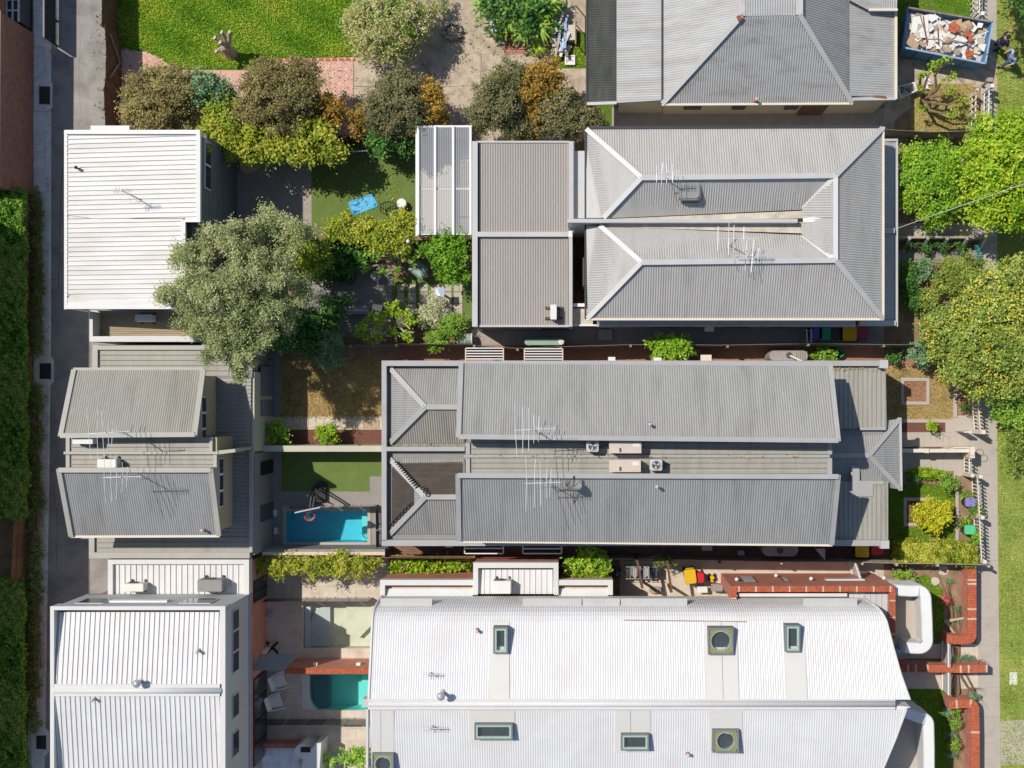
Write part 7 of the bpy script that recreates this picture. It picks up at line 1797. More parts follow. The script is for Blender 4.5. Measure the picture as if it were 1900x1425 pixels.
# overhead cables
for lb, pts in (('pale service cable running from the hipped house verandah to the street trees', [(1664, 424, 3.1), (1725, 402, 4.2), (1800, 376, 5.6), (1960, 320, 7.5)]), ('dark overhead cable crossing the skip diagonally', [(1690, -30, 5.0), (1760, 46, 5.4), (1830, 100, 6), (1980, 210, 7)]), ('dark overhead cable crossing the upper right footpath', [(1770, 40, 4.0), (1815, 18, 4.6), (1860, -30, 5.4)])):
    m = MB(); m.tube([P(*p) for p in pts], .014, 5); tag(m.build('overhead_cable', M['clad_pale'] if 'pale' in lb else M['charcoal']), lb, 'cable', 'overhead cables')
# ------------------------------------------------------------------ people
def person(lb, px, py, face, top_m, leg_m, hair_m, pose):
    b = P(px, py, 0); t = thing('person', lb, 'person', b)
    ca, sa = math.cos(face), math.sin(face)
    def W(f, s_, z): return (b.x + f * ca - s_ * sa - b.x, b.y + f * sa + s_ * ca - b.y, z)
    def skin(name, J, E, mt, root=0, sub=2):
        me = bpy.data.meshes.new(name); me.from_pydata([W(*j[:3]) for j in J], E, [])
        o = bpy.data.objects.new(name, me); C.objects.link(o); o.parent = t
        md = o.modifiers.new('skin', 'SKIN'); sv = me.skin_vertices[0].data
        for i, j in enumerate(J): r_ = j[3]; sv[i].radius = (r_, r_) if not isinstance(r_, tuple) else r_; sv[i].use_root = (i == root)
        o.modifiers.new('sub', 'SUBSURF').levels = sub; o.modifiers['sub'].render_levels = sub; md.use_smooth_shade = True
        me.materials.append(M[mt]); return o
    fl_, fr_ = pose['feet']; hl, hr = pose['hands']; el, er = pose['elbows']; ln = pose.get('lean', 0)
    J = [(0, 0, .92, .12), (ln * .3, 0, 1.15, .115), (ln * .7, 0, 1.38, .12), (ln, 0, 1.5, .055), (ln + .02, 0, 1.6, .085), (ln + .035, 0, 1.68, .1), (ln + .02, 0, 1.76, .07),
         (0, .1, .86, .085), (fl_[0] * .5 + .04, .1, .48, .06), (fl_[0], .11, .08, .04), (fl_[0] + .16, .12, .03, .032),
         (0, -.1, .86, .085), (fr_[0] * .5 + .04, -.1, .48, .06), (fr_[0], -.11, .08, .04), (fr_[0] + .16, -.12, .03, .032),
         (ln * .9, .19, 1.4, .055), (*el, .042), (*hl, .03), (ln * .9, -.19, 1.4, .055), (*er, .042), (*hr, .03)]
    E = [(0, 1), (1, 2), (2, 3), (3, 4), (4, 5), (5, 6), (0, 7), (7, 8), (8, 9), (9, 10), (0, 11), (11, 12), (12, 13), (13, 14), (2, 15), (15, 16), (16, 17), (2, 18), (18, 19), (19, 20)]
    for h0, hi, sg in ((hl, 17, 1), (hr, 20, -1)):     # palm and fingers
        for k, (df, ds, ln_) in enumerate(((.02, -.03, .07), (.03, -.01, .085), (.03, .01, .08), (.02, .03, .065), (-.01, .045 * sg, .05))):
            i = len(J); J.append((h0[0] + df + ln_ * .4, h0[1] + ds, h0[2] - ln_ * .5, .009)); J.append((h0[0] + df + ln_ * .6, h0[1] + ds, h0[2] - ln_, .008)); E += [(hi, i), (i, i + 1)]
    skin('body', J, E, 'skin')
    G_ = .04
    skin('shirt', [(J[i][0], J[i][1], J[i][2] - (.02 if i == 3 else 0), J[i][3] + G_) for i in (0, 1, 2)] + [(J[15][0], J[15][1], J[15][2], .09), (*J[16][:3], .058), tuple(J[16][k] + (J[17][k] - J[16][k]) * .6 for k in range(3)) + (.046,), (J[18][0], J[18][1], J[18][2], .09), (*J[19][:3], .058), tuple(J[19][k] + (J[20][k] - J[19][k]) * .6 for k in range(3)) + (.046,), (ln * .95, 0, 1.47, .085)], [(0, 1), (1, 2), (2, 3), (3, 4), (4, 5), (2, 6), (6, 7), (7, 8), (2, 9)], top_m)
    skin('trousers', [(0, 0, .95, .145), (*J[7][:3], .11), (*J[8][:3], .08), (J[9][0], J[9][1], .12, .06), (*J[11][:3], .11), (*J[12][:3], .08), (J[13][0], J[13][1], .12, .06)], [(0, 1), (1, 2), (2, 3), (0, 4), (4, 5), (5, 6)], leg_m)
    hd = W(ln + .01, 0, 1.73); m = MB(); m.ball((b.x + hd[0], b.y + hd[1], 1.735), .108, .104, .1, 14, 9, .06); m.smooth = True; m.build('hair', M[hair_m], t)
    nz = W(ln + .14, 0, 1.665); part(t, 'nose', M['skin'], lambda m: m.ball((b.x + nz[0], b.y + nz[1], 1.665), .016, .016, .024, 6, 5))
    for s_ in (-1, 1):
        e_ = W(ln + .125, s_ * .035, 1.69); part(t, 'eye', M['black'], lambda m: m.ball((b.x + e_[0], b.y + e_[1], 1.69), .011, .011, .009, 6, 5))
        r_ = W(ln + .035, s_ * .1, 1.675); part(t, 'ear', M['skin'], lambda m: m.ball((b.x + r_[0], b.y + r_[1], 1.675), .02, .012, .03, 6, 5))
        f_ = (fl_ if s_ > 0 else fr_); q = W(f_[0] + .08, s_ * .115, .0); part(t, 'shoe', M['black'], lambda m: m.ball((b.x + q[0], b.y + q[1], .05), .14, .06, .055, 10, 6) )
    return t
person('person in dark clothes reaching towards the street end of the skip', 1845, 90, R(30), 'navy', 'navy', 'hair', dict(feet=((.1, 0), (-.1, 0)), elbows=((.25, .25, 1.3), (.05, -.3, 1.15)), hands=((.5, .2, 1.35), (.2, -.3, .95)), lean=.08))
person('person in a pale blue shirt walking on the verge grass beside the skip', 1864, 117, R(200), 'blue_shirt', 'denim', 'hair', dict(feet=((.25, 0), (-.25, 0)), elbows=((.05, .32, 1.15), (-.05, -.32, 1.15)), hands=((.25, .3, 1.0), (.15, -.3, .95)), lean=.05))
# ------------------------------------------------------------------ trees, shrubs, hedges
def bl(x, y, z, r, rz=None, ry=None): return (x, y, z, r, ry or r, rz if rz else r * S * .75)
# top garden
tree('shrub_tree', 'bronze brown rounded shrub tree left of the brick path, above the white studio', LF['bronze'], [bl(300, 190, 2.6, 60), bl(262, 205, 2.2, 30), bl(335, 160, 2.4, 32), bl(340, 215, 2.3, 34)], leaf=.1, clump=.24, lai=8)
tree('shrub_tree', 'blue green rounded shrub beside the bronze shrub tree', LF['bluegreen'], [bl(378, 172, 2.3, 34), bl(408, 180, 2.1, 24)], leaf=.13, clump=.22)
tree('shrub_tree', 'large dark bronze tree standing on the herringbone brick path', LF['bronze'], [bl(515, 185, 3.0, 62), bl(560, 150, 2.8, 34), bl(500, 145, 2.8, 30), bl(478, 215, 2.6, 34)], leaf=.1, clump=.22, lai=8, tshift=-.15)
tree('shrub_tree', 'gold tipped conifer right of the large dark bronze tree', LF['gold'], [bl(590, 190, 2.4, 22), bl(615, 200, 2.2, 20), bl(600, 222, 2.2, 22), bl(620, 230, 2.0, 16)], leaf=.12, clump=.18, up=.6)
tree('shrub_row', 'long yellow green shrub row overhanging the fence behind the studio', LF['yellowgreen'], [bl(400, 228, 2.4, 30), bl(430, 250, 2.5, 36), bl(470, 268, 2.4, 34), bl(510, 262, 2.5, 32), bl(550, 258, 2.6, 36), bl(590, 262, 2.6, 34), bl(615, 275, 2.3, 22), bl(420, 210, 2.3, 26), bl(560, 280, 2.2, 26)], leaf=.14, clump=.26)
tree('shrub_tree', 'small gold tipped shrub left of the dark rounded shrub on the old slab', LF['gold'], [bl(666, 215, 1.9, 17), bl(668, 235, 1.7, 13)], leaf=.1, clump=.16)
tree('shrub_tree', 'dark rounded shrub tree in the middle of the old concrete slab', LF['darkgrey'], [bl(735, 195, 2.7, 48), bl(715, 215, 2.4, 30), bl(760, 215, 2.4, 30), bl(740, 165, 2.5, 28)], leaf=.1, clump=.22, lai=8)
tree('shrub_tree', 'gold orange conifer beside the glass pergola', LF['gold'], [bl(795, 170, 2.5, 22), bl(800, 198, 2.4, 22), bl(785, 215, 2.2, 16), bl(825, 222, 2.0, 12), bl(788, 235, 1.9, 12)], leaf=.12, clump=.18, up=.6)
tree('shrub', 'bright green leafy shrub below the dark rounded shrub', LF['deep'], [bl(722, 262, 1.7, 26), bl(752, 262, 1.6, 24), bl(700, 268, 1.4, 18)], cat='shrub', leaf=.14, clump=.2)
tree('shrub_tree', 'dark rounded shrub tree above the rear roof of the hipped house', LF['darkgrey'], [bl(920, 190, 2.7, 46), bl(905, 215, 2.4, 32), bl(945, 150, 2.5, 30), bl(950, 225, 2.3, 28)], leaf=.1, clump=.22, lai=8)
tree('shrub_tree', 'tall gold orange conifer at the right end of the shrub row', LF['gold'], [bl(1000, 150, 2.6, 28), bl(1020, 140, 2.5, 24), bl(985, 180, 2.5, 24), bl(1000, 205, 2.3, 24), bl(985, 230, 2.1, 16)], leaf=.12, clump=.18, up=.6)
tree('shrub_tree', 'grey green shrub tree between the gold conifer and the dark lean-to', LF['darkgrey'], [bl(1035, 215, 2.4, 34), bl(1065, 225, 2.2, 26), bl(1095, 220, 2.0, 20), bl(1050, 190, 2.2, 22)], leaf=.11, clump=.2, tshift=.05)
tree('shrub', 'small yellow green shrub against the rear roof of the hipped house', LF['yellowgreen'], [bl(955, 250, 1.8, 14), bl(985, 245, 1.7, 12)], cat='shrub', leaf=.1, clump=.15)
t = tree('pruned_bush', 'sprawling pale olive bush with bare twigs at the top of the picture', LF['pale'], [bl(720, 45, 1.9, 62), bl(690, 70, 1.5, 36), bl(768, 28, 1.8, 34), bl(752, 75, 1.5, 32), bl(705, 15, 1.8, 46), bl(670, 45, 1.3, 24)], leaf=.14, clump=.25, lai=4.5, aspect=.4, tshift=.05)
m = MB()
for k in range(16):
    a = P(735 + random.uniform(-15, 25), 50 + random.uniform(-20, 20), 2.6); e = a + Vector((random.uniform(-1, 1), random.uniform(-1, 1), random.uniform(-.4, .1))) * 1.1
    m.tube([a, a.lerp(e, .5) + Vector((random.uniform(-.15, .15), random.uniform(-.15, .15), .1)), e], [.022, .018, .008], 4)
m.build('bare_branch', M['trunk_pale'], t)
crown(t, 'shoots', LF['green'], [bl(730, 45, 1.9, 60), bl(700, 20, 1.9, 40)], .12, 1.2, .16)
tree('shrub', 'thin grey shrub above the stone fire pit', LF['olive'], [bl(826, 8, .7, 14), bl(812, 18, .7, 12)], cat='shrub', leaf=.1, clump=.18, lai=3)
def fronds(name, lb, ctr, mt, n, L_, w, cat='plant', droop=.5, z0=.4, up=.8, group=None):
    t = thing(name, lb, cat, P(ctr[0][0], ctr[0][1]), group)
    for (x, y) in ctr:
        c = P(x, y, z0 + up); q, nr, ts = [], [], []
        me = MB()
        for k in range(n):
            a = 2 * math.pi * k / n + random.uniform(-.25, .25); l = L_ * random.uniform(.7, 1.15); d = Vector((math.cos(a), math.sin(a), 0)); sd = Vector((-d.y, d.x, 0))
            pts = [c + d * l * f + Vector((0, 0, .25 * l * math.sin(f * 2.2) - droop * l * f * f)) for f in (0, .35, .7, 1)]
            ww = [w * .5, w, w * .75, .004]
            i0 = len(me.v)
            for p, v in zip(pts, ww): me.v += [tuple(p - sd * v / 2), tuple(p + sd * v / 2)]
            for i in range(3): me.f.append((i0 + 2 * i, i0 + 2 * i + 1, i0 + 2 * i + 3, i0 + 2 * i + 2))
        o = me.build('foliage', LF[mt], t)
        at = o.data.attributes.new('tint', 'FLOAT', 'FACE'); at.data.foreach_set('value', np.repeat(rng.uniform(.2, 1, n), 3).astype(np.float32))
        stx = MB(); stx.tube([P(x, y), P(x, y) * 1 + Vector((c.x - P(x, y).x, c.y - P(x, y).y, c.z))], [.06, .04], 6); stx.build('stem', M['trunk'], t)
    return t
fronds('broadleaf_plant', 'clump of bright broad leaved tropical plants at the top beside the steel drum', [(905, 5), (930, -10), (950, 12), (945, 40), (970, 25), (985, 5), (1010, 20), (1000, 50), (975, 55), (1020, 0)], 'green', 22, .85, .11, up=.6)
fronds('grass_tree', 'spiky yellow green grass tuft beside the rubbish heap', [(997, 88)], 'bright', 60, .55, .025, up=.1)
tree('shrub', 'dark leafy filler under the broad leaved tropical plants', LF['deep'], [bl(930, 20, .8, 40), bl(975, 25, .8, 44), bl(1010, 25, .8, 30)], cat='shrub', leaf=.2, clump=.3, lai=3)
# olive tree
OB = [(440, 440, 5.6, 38), (500, 420, 5.6, 40), (550, 430, 5.0, 34), (400, 450, 5.2, 36), (455, 500, 6.2, 46), (370, 480, 5.2, 34), (345, 480, 4.9, 30), (350, 545, 5.2, 36), (320, 555, 4.8, 28), (400, 545, 6.0, 44), (440, 570, 6.2, 46), (510, 500, 5.8, 44), (545, 545, 5.2, 36), (500, 570, 5.6, 44), (390, 605, 5.4, 38), (350, 590, 5.0, 26), (430, 630, 5.4, 42), (480, 620, 5.3, 38), (395, 650, 4.9, 28), (455, 660, 4.8, 34), (440, 690, 4.4, 20), (535, 585, 4.8, 28)]
tree('olive_tree', 'tall silver green tree overhanging the studio roof and the townhouse', LF['olive'], [bl(x, y, z + 1.4 + random.uniform(-.7, .7), r * .7, .6) for x, y, z, r in OB], (470, 560), r0=.2, leaf=.11, clump=.24, lai=6.5, inner=.06, aspect=.38)
tree('shrub_tree', 'yellow green shrub tree tucked behind the silver green tree', LF['yellowgreen'], [bl(565, 455, 3.2, 26), bl(570, 490, 2.9, 26), bl(590, 470, 2.6, 22), bl(548, 450, 3.2, 18)], leaf=.13, clump=.2, tshift=-.15)
tree('shrub_row', 'yellow green and russet clipped shrub row below the artificial turf', LF['yellowgreen'], [bl(640, 422, 1.9, 20), bl(675, 424, 2.0, 20), bl(700, 428, 2.2, 24), bl(735, 420, 2.3, 24), bl(755, 428, 2.3, 22), bl(715, 444, 2.2, 20), bl(745, 450, 2.2, 20), bl(622, 430, 1.8, 15)], leaf=.13, clump=.22)
tree('shrub_tree', 'glossy dark green shrub tree against the rear roof below the glass pergola', LF['mid'], [bl(822, 446, 2.6, 16), bl(855, 448, 2.6, 15), bl(805, 475, 2.3, 18), bl(835, 480, 2.7, 22), bl(856, 478, 2.5, 16), bl(850, 508, 2.2, 14), bl(822, 505, 2.1, 14), bl(800, 455, 2.0, 14)], leaf=.14, clump=.22, tshift=-.2)
def frangipani(lb, base, tips, mt, r0=.09):
    b = V3(*base); t = thing('frangipani_tree', lb, 'tree', b, 'pruned trees in the middle garden'); r0 *= 1.3; fork = b + Vector((0, 0, .9)); m = MB(); m.tube([b, b + Vector((.03, 0, .5)), fork], [r0, r0 * .9, r0 * .8], 8)
    bls = []
    for (x, y, z) in tips:
        e = P(x, y, z); k = fork.lerp(e, .45) + Vector((random.uniform(-.1, .1), random.uniform(-.1, .1), .25)); m.tube([fork, k, e], [r0 * .6, r0 * .45, r0 * .28], 6)
        for q in range(2):
            f = P(x + random.uniform(-14, 14), y + random.uniform(-14, 14), z + .15); m.tube([k.lerp(e, .5), f], [r0 * .3, r0 * .2], 5); bls.append((x + random.uniform(-12, 12), y + random.uniform(-12, 12), z + .15, 3.5, 3.5, .08))
        bls.append((x, y, z + .05, 4.5, 4.5, .1))
    m.build('branches', M['trunk_pale'], t); crown(t, 'crown', LF[mt], bls, .16, 2.2, .09, .5, up=.5); return t
frangipani('pruned frangipani with pale fanning limbs above the stepping stones', (742, 488), [(690, 462, 2.1), (715, 455, 2.2), (733, 452, 2.2), (755, 462, 2.1), (680, 495, 2.0), (705, 500, 1.9), (733, 505, 1.5), (765, 480, 1.9), (695, 480, 2.2)], 'green')
frangipani('pruned frangipani with leafy tips below the striped bench', (732, 606), [(672, 600, 1.7), (660, 618, 1.5), (690, 590, 1.8), (700, 605, 2.0), (720, 570, 2.0), (735, 565, 2.0), (745, 580, 2.0), (760, 600, 1.8), (755, 620, 1.6), (700, 628, 1.5), (735, 622, 1.6), (680, 628, 1.5), (712, 585, 2.1)], 'bright')
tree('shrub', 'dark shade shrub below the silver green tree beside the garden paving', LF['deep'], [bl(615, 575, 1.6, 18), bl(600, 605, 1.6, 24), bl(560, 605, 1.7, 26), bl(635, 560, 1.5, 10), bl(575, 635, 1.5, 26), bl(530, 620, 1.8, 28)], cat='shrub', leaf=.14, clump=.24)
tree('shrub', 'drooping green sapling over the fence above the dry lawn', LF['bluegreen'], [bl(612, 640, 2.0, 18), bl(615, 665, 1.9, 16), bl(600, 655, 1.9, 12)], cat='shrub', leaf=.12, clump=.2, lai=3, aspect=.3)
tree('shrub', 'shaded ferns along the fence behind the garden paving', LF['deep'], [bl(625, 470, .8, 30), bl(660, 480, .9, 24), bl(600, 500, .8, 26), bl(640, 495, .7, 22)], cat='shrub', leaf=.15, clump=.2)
fronds('fern', 'bright strap leaved plant beside the upper frangipani', [(665, 482)], 'bright', 16, .4, .06, up=.3)
fronds('bromeliad', 'small orange tipped bromeliad at the foot of the upper frangipani', [(744, 516)], 'gold', 14, .2, .035, up=.05)
tree('shrub', 'variegated pale shrub in the flower bed beside the gauze covered plant', LF['variegated'], [bl(805, 575, .7, 20), bl(795, 590, .6, 14), bl(815, 588, .6, 14)], cat='shrub', leaf=.1, clump=.16)
tree('shrub', 'rounded green shrub below the gauze covered plant', LF['green'], [bl(835, 607, .9, 20), bl(852, 595, .8, 12)], cat='shrub', leaf=.08, clump=.12)
tree('shrub', 'small green shrub at the fence left of the half round planter', LF['green'], [bl(812, 634, 1.2, 16), bl(800, 630, 1.0, 10)], cat='shrub', leaf=.08, clump=.13)
tree('shrub', 'small grey green shrub below the lower frangipani crown', LF['olive'], [bl(766, 585, .5, 9), bl(758, 622, .5, 12)], cat='shrub', leaf=.08, clump=.12)
tree('shrub', 'round pale green shrub at the left end of the bark bed', LF['mid'], [bl(512, 803, 1.1, 18)], cat='shrub', leaf=.13, clump=.16, tshift=.2)
tree('shrub', 'round bright green shrub in the middle of the bark bed', LF['bright'], [bl(604, 806, 1.0, 15), bl(612, 804, .9, 13)], cat='shrub', leaf=.11, clump=.14, tshift=-.1)
tree('bush', 'leafy green bush growing through the fence of the soil passage', LF['mid'], [bl(1222, 645, 1.9, 17), bl(1245, 650, 1.9, 20), bl(1268, 648, 1.9, 16), bl(1250, 636, 1.9, 16)], cat='shrub', leaf=.14, clump=.18, tshift=.05)
tree('shrub', 'small leafy plants beside the green tub in the soil passage', LF['green'], [bl(1530, 660, .6, 16), bl(1515, 664, .5, 9)], cat='shrub', leaf=.12, clump=.14)
tree('shrub', 'small dark plant in the soil passage near the street', LF['deep'], [bl(1660, 660, .5, 12)], cat='shrub', leaf=.1, clump=.14)
# street side
tree('round_bush', 'large rounded bright green bush beside the hipped house verandah', LF['mid'], [bl(1722, 330, 2.0, 52), bl(1735, 370, 1.8, 42), bl(1700, 350, 1.7, 34), bl(1740, 300, 1.8, 34), bl(1690, 300, 1.5, 22)], leaf=.13, clump=.26, cat='shrub', tshift=.05)
tree('street_tree', 'bright lime green street tree at the right edge, upper of the two', LF['bright'], [bl(1840, 260, 3.4, 44), bl(1880, 265, 3.4, 48), bl(1830, 300, 3.4, 42), bl(1870, 310, 3.8, 54), bl(1830, 350, 3.4, 44), bl(1880, 360, 3.6, 50), bl(1850, 385, 3.2, 38), bl(1815, 325, 3.0, 26), bl(1830, 395, 3.0, 26), bl(1920, 320, 3.4, 46), bl(1925, 250, 3.2, 40), bl(1920, 385, 3.2, 36)], (1865, 330), r0=.15, leaf=.16, clump=.28, lai=5.5)
GB = [(1840, 540, 3.0, 44), (1880, 510, 3.0, 40), (1800, 575, 3.0, 44), (1760, 600, 2.8, 40), (1730, 610, 2.5, 28), (1850, 590, 3.4, 54), (1890, 570, 3.2, 44), (1800, 630, 3.0, 48), (1750, 640, 2.5, 36), (1850, 645, 3.2, 50), (1890, 640, 3.2, 40), (1790, 680, 2.7, 38), (1840, 700, 2.8, 44), (1885, 700, 2.8, 40), (1760, 690, 2.3, 24), (1810, 720, 2.3, 26), (1920, 560, 3.0, 40), (1925, 650, 3.0, 40)]
t = tree('grevillea_tree', 'wide street tree dotted with yellow flowers at the right edge', LF['grev'], [bl(x, y, z + random.uniform(-.4, .4), r * .76, .6) for x, y, z, r in GB], (1850, 610), r0=.18, leaf=.13, clump=.22, lai=6.5, inner=.1)
crown(t, 'blossom', LF['flower'], [bl(x, y, z + .1, r * .82, .7) for x, y, z, r in GB], .11, .5, .12, inner=.02)
tree('street_tree', 'shaded green shrub tree on the verge below the flowering street tree', LF['green'], [bl(1870, 745, 2.0, 26), bl(1890, 770, 1.8, 24), bl(1865, 770, 1.6, 18)], leaf=.13, clump=.22, cat='shrub')
tree('verge_shrub', 'ragged olive shrub on the verge at the right edge beside the terrace gate', LF['grev'], [bl(1885, 820, 1.4, 24), bl(1895, 855, 1.2, 22), bl(1885, 800, 1.2, 18), bl(1915, 830, 1.4, 24)], cat='shrub', leaf=.15, clump=.22, lai=4, aspect=.3)
tree('verge_tree', 'dark green tree at the upper right corner whose shade falls on the verge', LF['deep'], [bl(1885, -60, 4.6, 40), bl(1930, -40, 4.6, 50), bl(1960, 20, 4.2, 34), bl(1900, -100, 4.6, 50)], (1930, -40), r0=.14, leaf=.16, clump=.3)
tree('shrub', 'grey green bush at the street corner beside the soil passage', LF['bluegreen'], [bl(1705, 655, 1.2, 20), bl(1725, 655, 1.1, 16)], cat='shrub', leaf=.1, clump=.16)
tree('shrub', 'feathery green shrub at the end of the grey front path', LF['grev'], [bl(1775, 500, 1.1, 24), bl(1800, 495, 1.0, 18), bl(1760, 520, 1.0, 22), bl(1790, 520, 1.1, 24)], cat='shrub', leaf=.13, clump=.18, aspect=.3)
tree('shrub', 'silvery shrub at the head of the chip path', LF['bluegreen'], [bl(1716, 500, .7, 18)], cat='shrub', leaf=.13, clump=.16, aspect=.35, tshift=.15)
tree('shrub', 'olive flowering shrub beside the chip path', LF['grev'], [bl(1720, 555, .8, 18)], cat='shrub', leaf=.1, clump=.15)
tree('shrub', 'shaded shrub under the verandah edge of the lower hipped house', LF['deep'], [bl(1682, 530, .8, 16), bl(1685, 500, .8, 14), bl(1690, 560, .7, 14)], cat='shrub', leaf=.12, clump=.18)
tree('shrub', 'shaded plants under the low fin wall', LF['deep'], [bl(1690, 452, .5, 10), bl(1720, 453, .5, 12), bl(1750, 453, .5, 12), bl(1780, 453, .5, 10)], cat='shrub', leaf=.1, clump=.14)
# pruned tree beside the skip
b = V3(1712, 195); t = thing('pruned_tree', 'heavily pruned bare tree with few green tufts below the skip', 'tree', b)
m = MB(); fk = P(1712, 182, .9); m.tube([b, b.lerp(fk, .5), fk], [.16, .14, .13], 8); bls = []
for chain in ([(1738, 168, 1.7), (1735, 140, 2.2), (1757, 112, 2.8)], [(1738, 168, 1.7), (1748, 150, 2.2), (1765, 143, 2.4)], [(1725, 180, 1.5), (1745, 178, 1.9), (1766, 168, 2.2)], [(1730, 190, 1.3), (1755, 195, 1.6), (1785, 188, 1.8)], [(1705, 165, 1.5), (1708, 145, 1.9), (1712, 138, 2.1)], [(1725, 205, 1.1), (1748, 210, 1.4), (1770, 205, 1.6)], [(1712, 170, 1.6), (1722, 140, 2.2), (1735, 125, 2.5)]):
    pts = [fk] + [P(*q) for q in chain]; m.tube(pts, [.1, .075, .05, .025], 6)
    x, y, z = chain[-1]
    for k in range(3): m.tube([pts[-2].lerp(pts[-1], .6), P(x + random.uniform(-12, 12), y + random.uniform(-10, 10), z + .2)], [.03, .012], 4)
    bls += [(x, y, z, 8, 6, .14), (x + random.uniform(-14, 8), y + random.uniform(-6, 10), z - .1, 7, 6, .12)]
bls += [(1710, 205, 1.2, 10, 7, .16), (1706, 168, 1.4, 8, 12, .2), (1768, 140, 2.4, 12, 7, .14), (1730, 130, 2.3, 8, 6, .12), (1768, 172, 2.0, 7, 8, .14)]
m.build('trunk', M['trunk'], t); crown(t, 'crown', LF['bright'], [(a, b_, c_, d_ * .75, e_ * .75, f_) for a, b_, c_, d_, e_, f_ in bls], .13, 3, .1)
# terrace front gardens
tree('clipped_bush', 'clipped bright yellow bush in the green front lawn', LF['yellow'], [bl(1720, 950, 1.1, 22), bl(1742, 957, 1.1, 19), bl(1715, 962, .9, 16), bl(1733, 970, .9, 17), bl(1748, 946, 1.0, 12)], cat='shrub', leaf=.12, clump=.16)
def hedge(name, lb, mt, poly_boxes, leaf=.1, z0=.05, lai=7, clump=.18, cat='hedge', group=None, tshift=0):
    """clipped hedge: leaves over the top and sides of boxes (x0,y0,x1,y1,h) in pixels at the top"""
    cs, ns, ss, ts = [], [], [], []
    for (x0, y0, x1, y1, h, *zz) in poly_boxes:
        zb_ = zz[0] if zz else .05
        a, b = P(x0, y1, h), P(x1, y0, h); A = (b.x - a.x) * (b.y - a.y); la = leaf * leaf * .55 * .5
        n = int(A * lai / la); x = rng.uniform(a.x, b.x, n); y = rng.uniform(a.y, b.y, n)
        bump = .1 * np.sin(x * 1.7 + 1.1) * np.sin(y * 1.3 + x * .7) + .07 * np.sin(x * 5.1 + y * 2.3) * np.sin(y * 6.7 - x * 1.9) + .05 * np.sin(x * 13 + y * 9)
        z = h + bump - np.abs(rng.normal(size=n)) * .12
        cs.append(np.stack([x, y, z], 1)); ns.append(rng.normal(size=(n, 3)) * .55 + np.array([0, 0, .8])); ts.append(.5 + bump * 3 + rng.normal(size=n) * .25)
        per = 2 * (b.x - a.x + b.y - a.y); n2 = int(per * (h - zb_) * lai * .6 / la)
        u = rng.uniform(0, per, n2); w, d_ = b.x - a.x, b.y - a.y
        px = np.where(u < w, a.x + u, np.where(u < w + d_, b.x, np.where(u < 2 * w + d_, b.x - (u - w - d_), a.x)))
        py = np.where(u < w, a.y, np.where(u < w + d_, a.y + u - w, np.where(u < 2 * w + d_, b.y, b.y - (u - 2 * w - d_))))
        nx_ = np.where((u >= w) & (u < w + d_), 1, np.where(u >= 2 * w + d_, -1, 0)); ny_ = np.where(u < w, -1, np.where((u >= w + d_) & (u < 2 * w + d_), 1, 0))
        off = .06 * np.sin(px * 4 + py * 3.1) + rng.normal(size=n2) * .05
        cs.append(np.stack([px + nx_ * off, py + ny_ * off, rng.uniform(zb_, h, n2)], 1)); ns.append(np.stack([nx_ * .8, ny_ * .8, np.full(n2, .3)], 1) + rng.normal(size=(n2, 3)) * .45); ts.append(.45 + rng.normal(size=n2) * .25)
    c = np.concatenate(cs); nr = np.concatenate(ns); tt = np.concatenate(ts) + tshift
    t = thing(name, lb, cat, (float(c[:, 0].mean()), float(c[:, 1].mean()), 0), group)
    me = leaf_mesh('foliage', c, nr, leaf * rng.uniform(.7, 1.3, len(c)), .55, tt, t['_o']); me.materials.append(LF[mt]); o = bpy.data.objects.new('foliage', me); C.objects.link(o); o.parent = t
    st = MB()
    for (x0, y0, x1, y1, h, *zz) in poly_boxes:
        if zz: continue
        a, b = P(x0, y1, h), P(x1, y0, h); n = max(2, int(max(b.x - a.x, b.y - a.y) / .8))
        for k in range(n): f = (k + .5) / n; p = Vector((a.x + (b.x - a.x) * (f if b.x - a.x > b.y - a.y else .5), a.y + (b.y - a.y) * (.5 if b.x - a.x > b.y - a.y else f), 0)); st.tube([p, p + Vector((0, 0, h * .8))], [.04, .02], 5)
    st.build('stem', M['trunk'], t); return t
hedge('clipped_hedge', 'long clipped yellow green hedge between the green lawn and the modern front garden', 'yellowgreen', [(1668, 1008, 1740, 1044, 1.3), (1736, 1010, 1800, 1046, 1.3), (1795, 1014, 1814, 1050, 1.25)], leaf=.11)
hedge('box_hedge', 'low box hedge along the shaded path edge of the lower terrace', 'bright', [(1686, 874, 1755, 885, .45)], leaf=.08)
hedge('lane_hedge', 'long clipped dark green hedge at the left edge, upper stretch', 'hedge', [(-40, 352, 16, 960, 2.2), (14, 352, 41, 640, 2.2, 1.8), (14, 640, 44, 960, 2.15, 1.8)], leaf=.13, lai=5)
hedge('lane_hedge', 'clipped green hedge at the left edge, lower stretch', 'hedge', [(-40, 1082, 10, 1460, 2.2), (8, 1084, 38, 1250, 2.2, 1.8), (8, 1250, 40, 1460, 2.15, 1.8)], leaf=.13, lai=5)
tree('shrub', 'ivy and scrub spilling over the gutter between the hedge fence and the lane', LF['ivy'], [(71 + random.uniform(-3, 3), y, .35, random.uniform(5, 8), 16, .3) for y in range(365, 660, 20)] , cat='shrub', leaf=.08, clump=.13, lai=5)
tree('shrub', 'scrub along the lower part of the lane fence below the second drain pit', LF['ivy'], [(69 + random.uniform(-4, 3) - (y - 720) * .01, y, .4, random.uniform(6, 11), 17, .32) for y in range(725, 1350, 22)], cat='shrub', leaf=.09, clump=.14, lai=5)
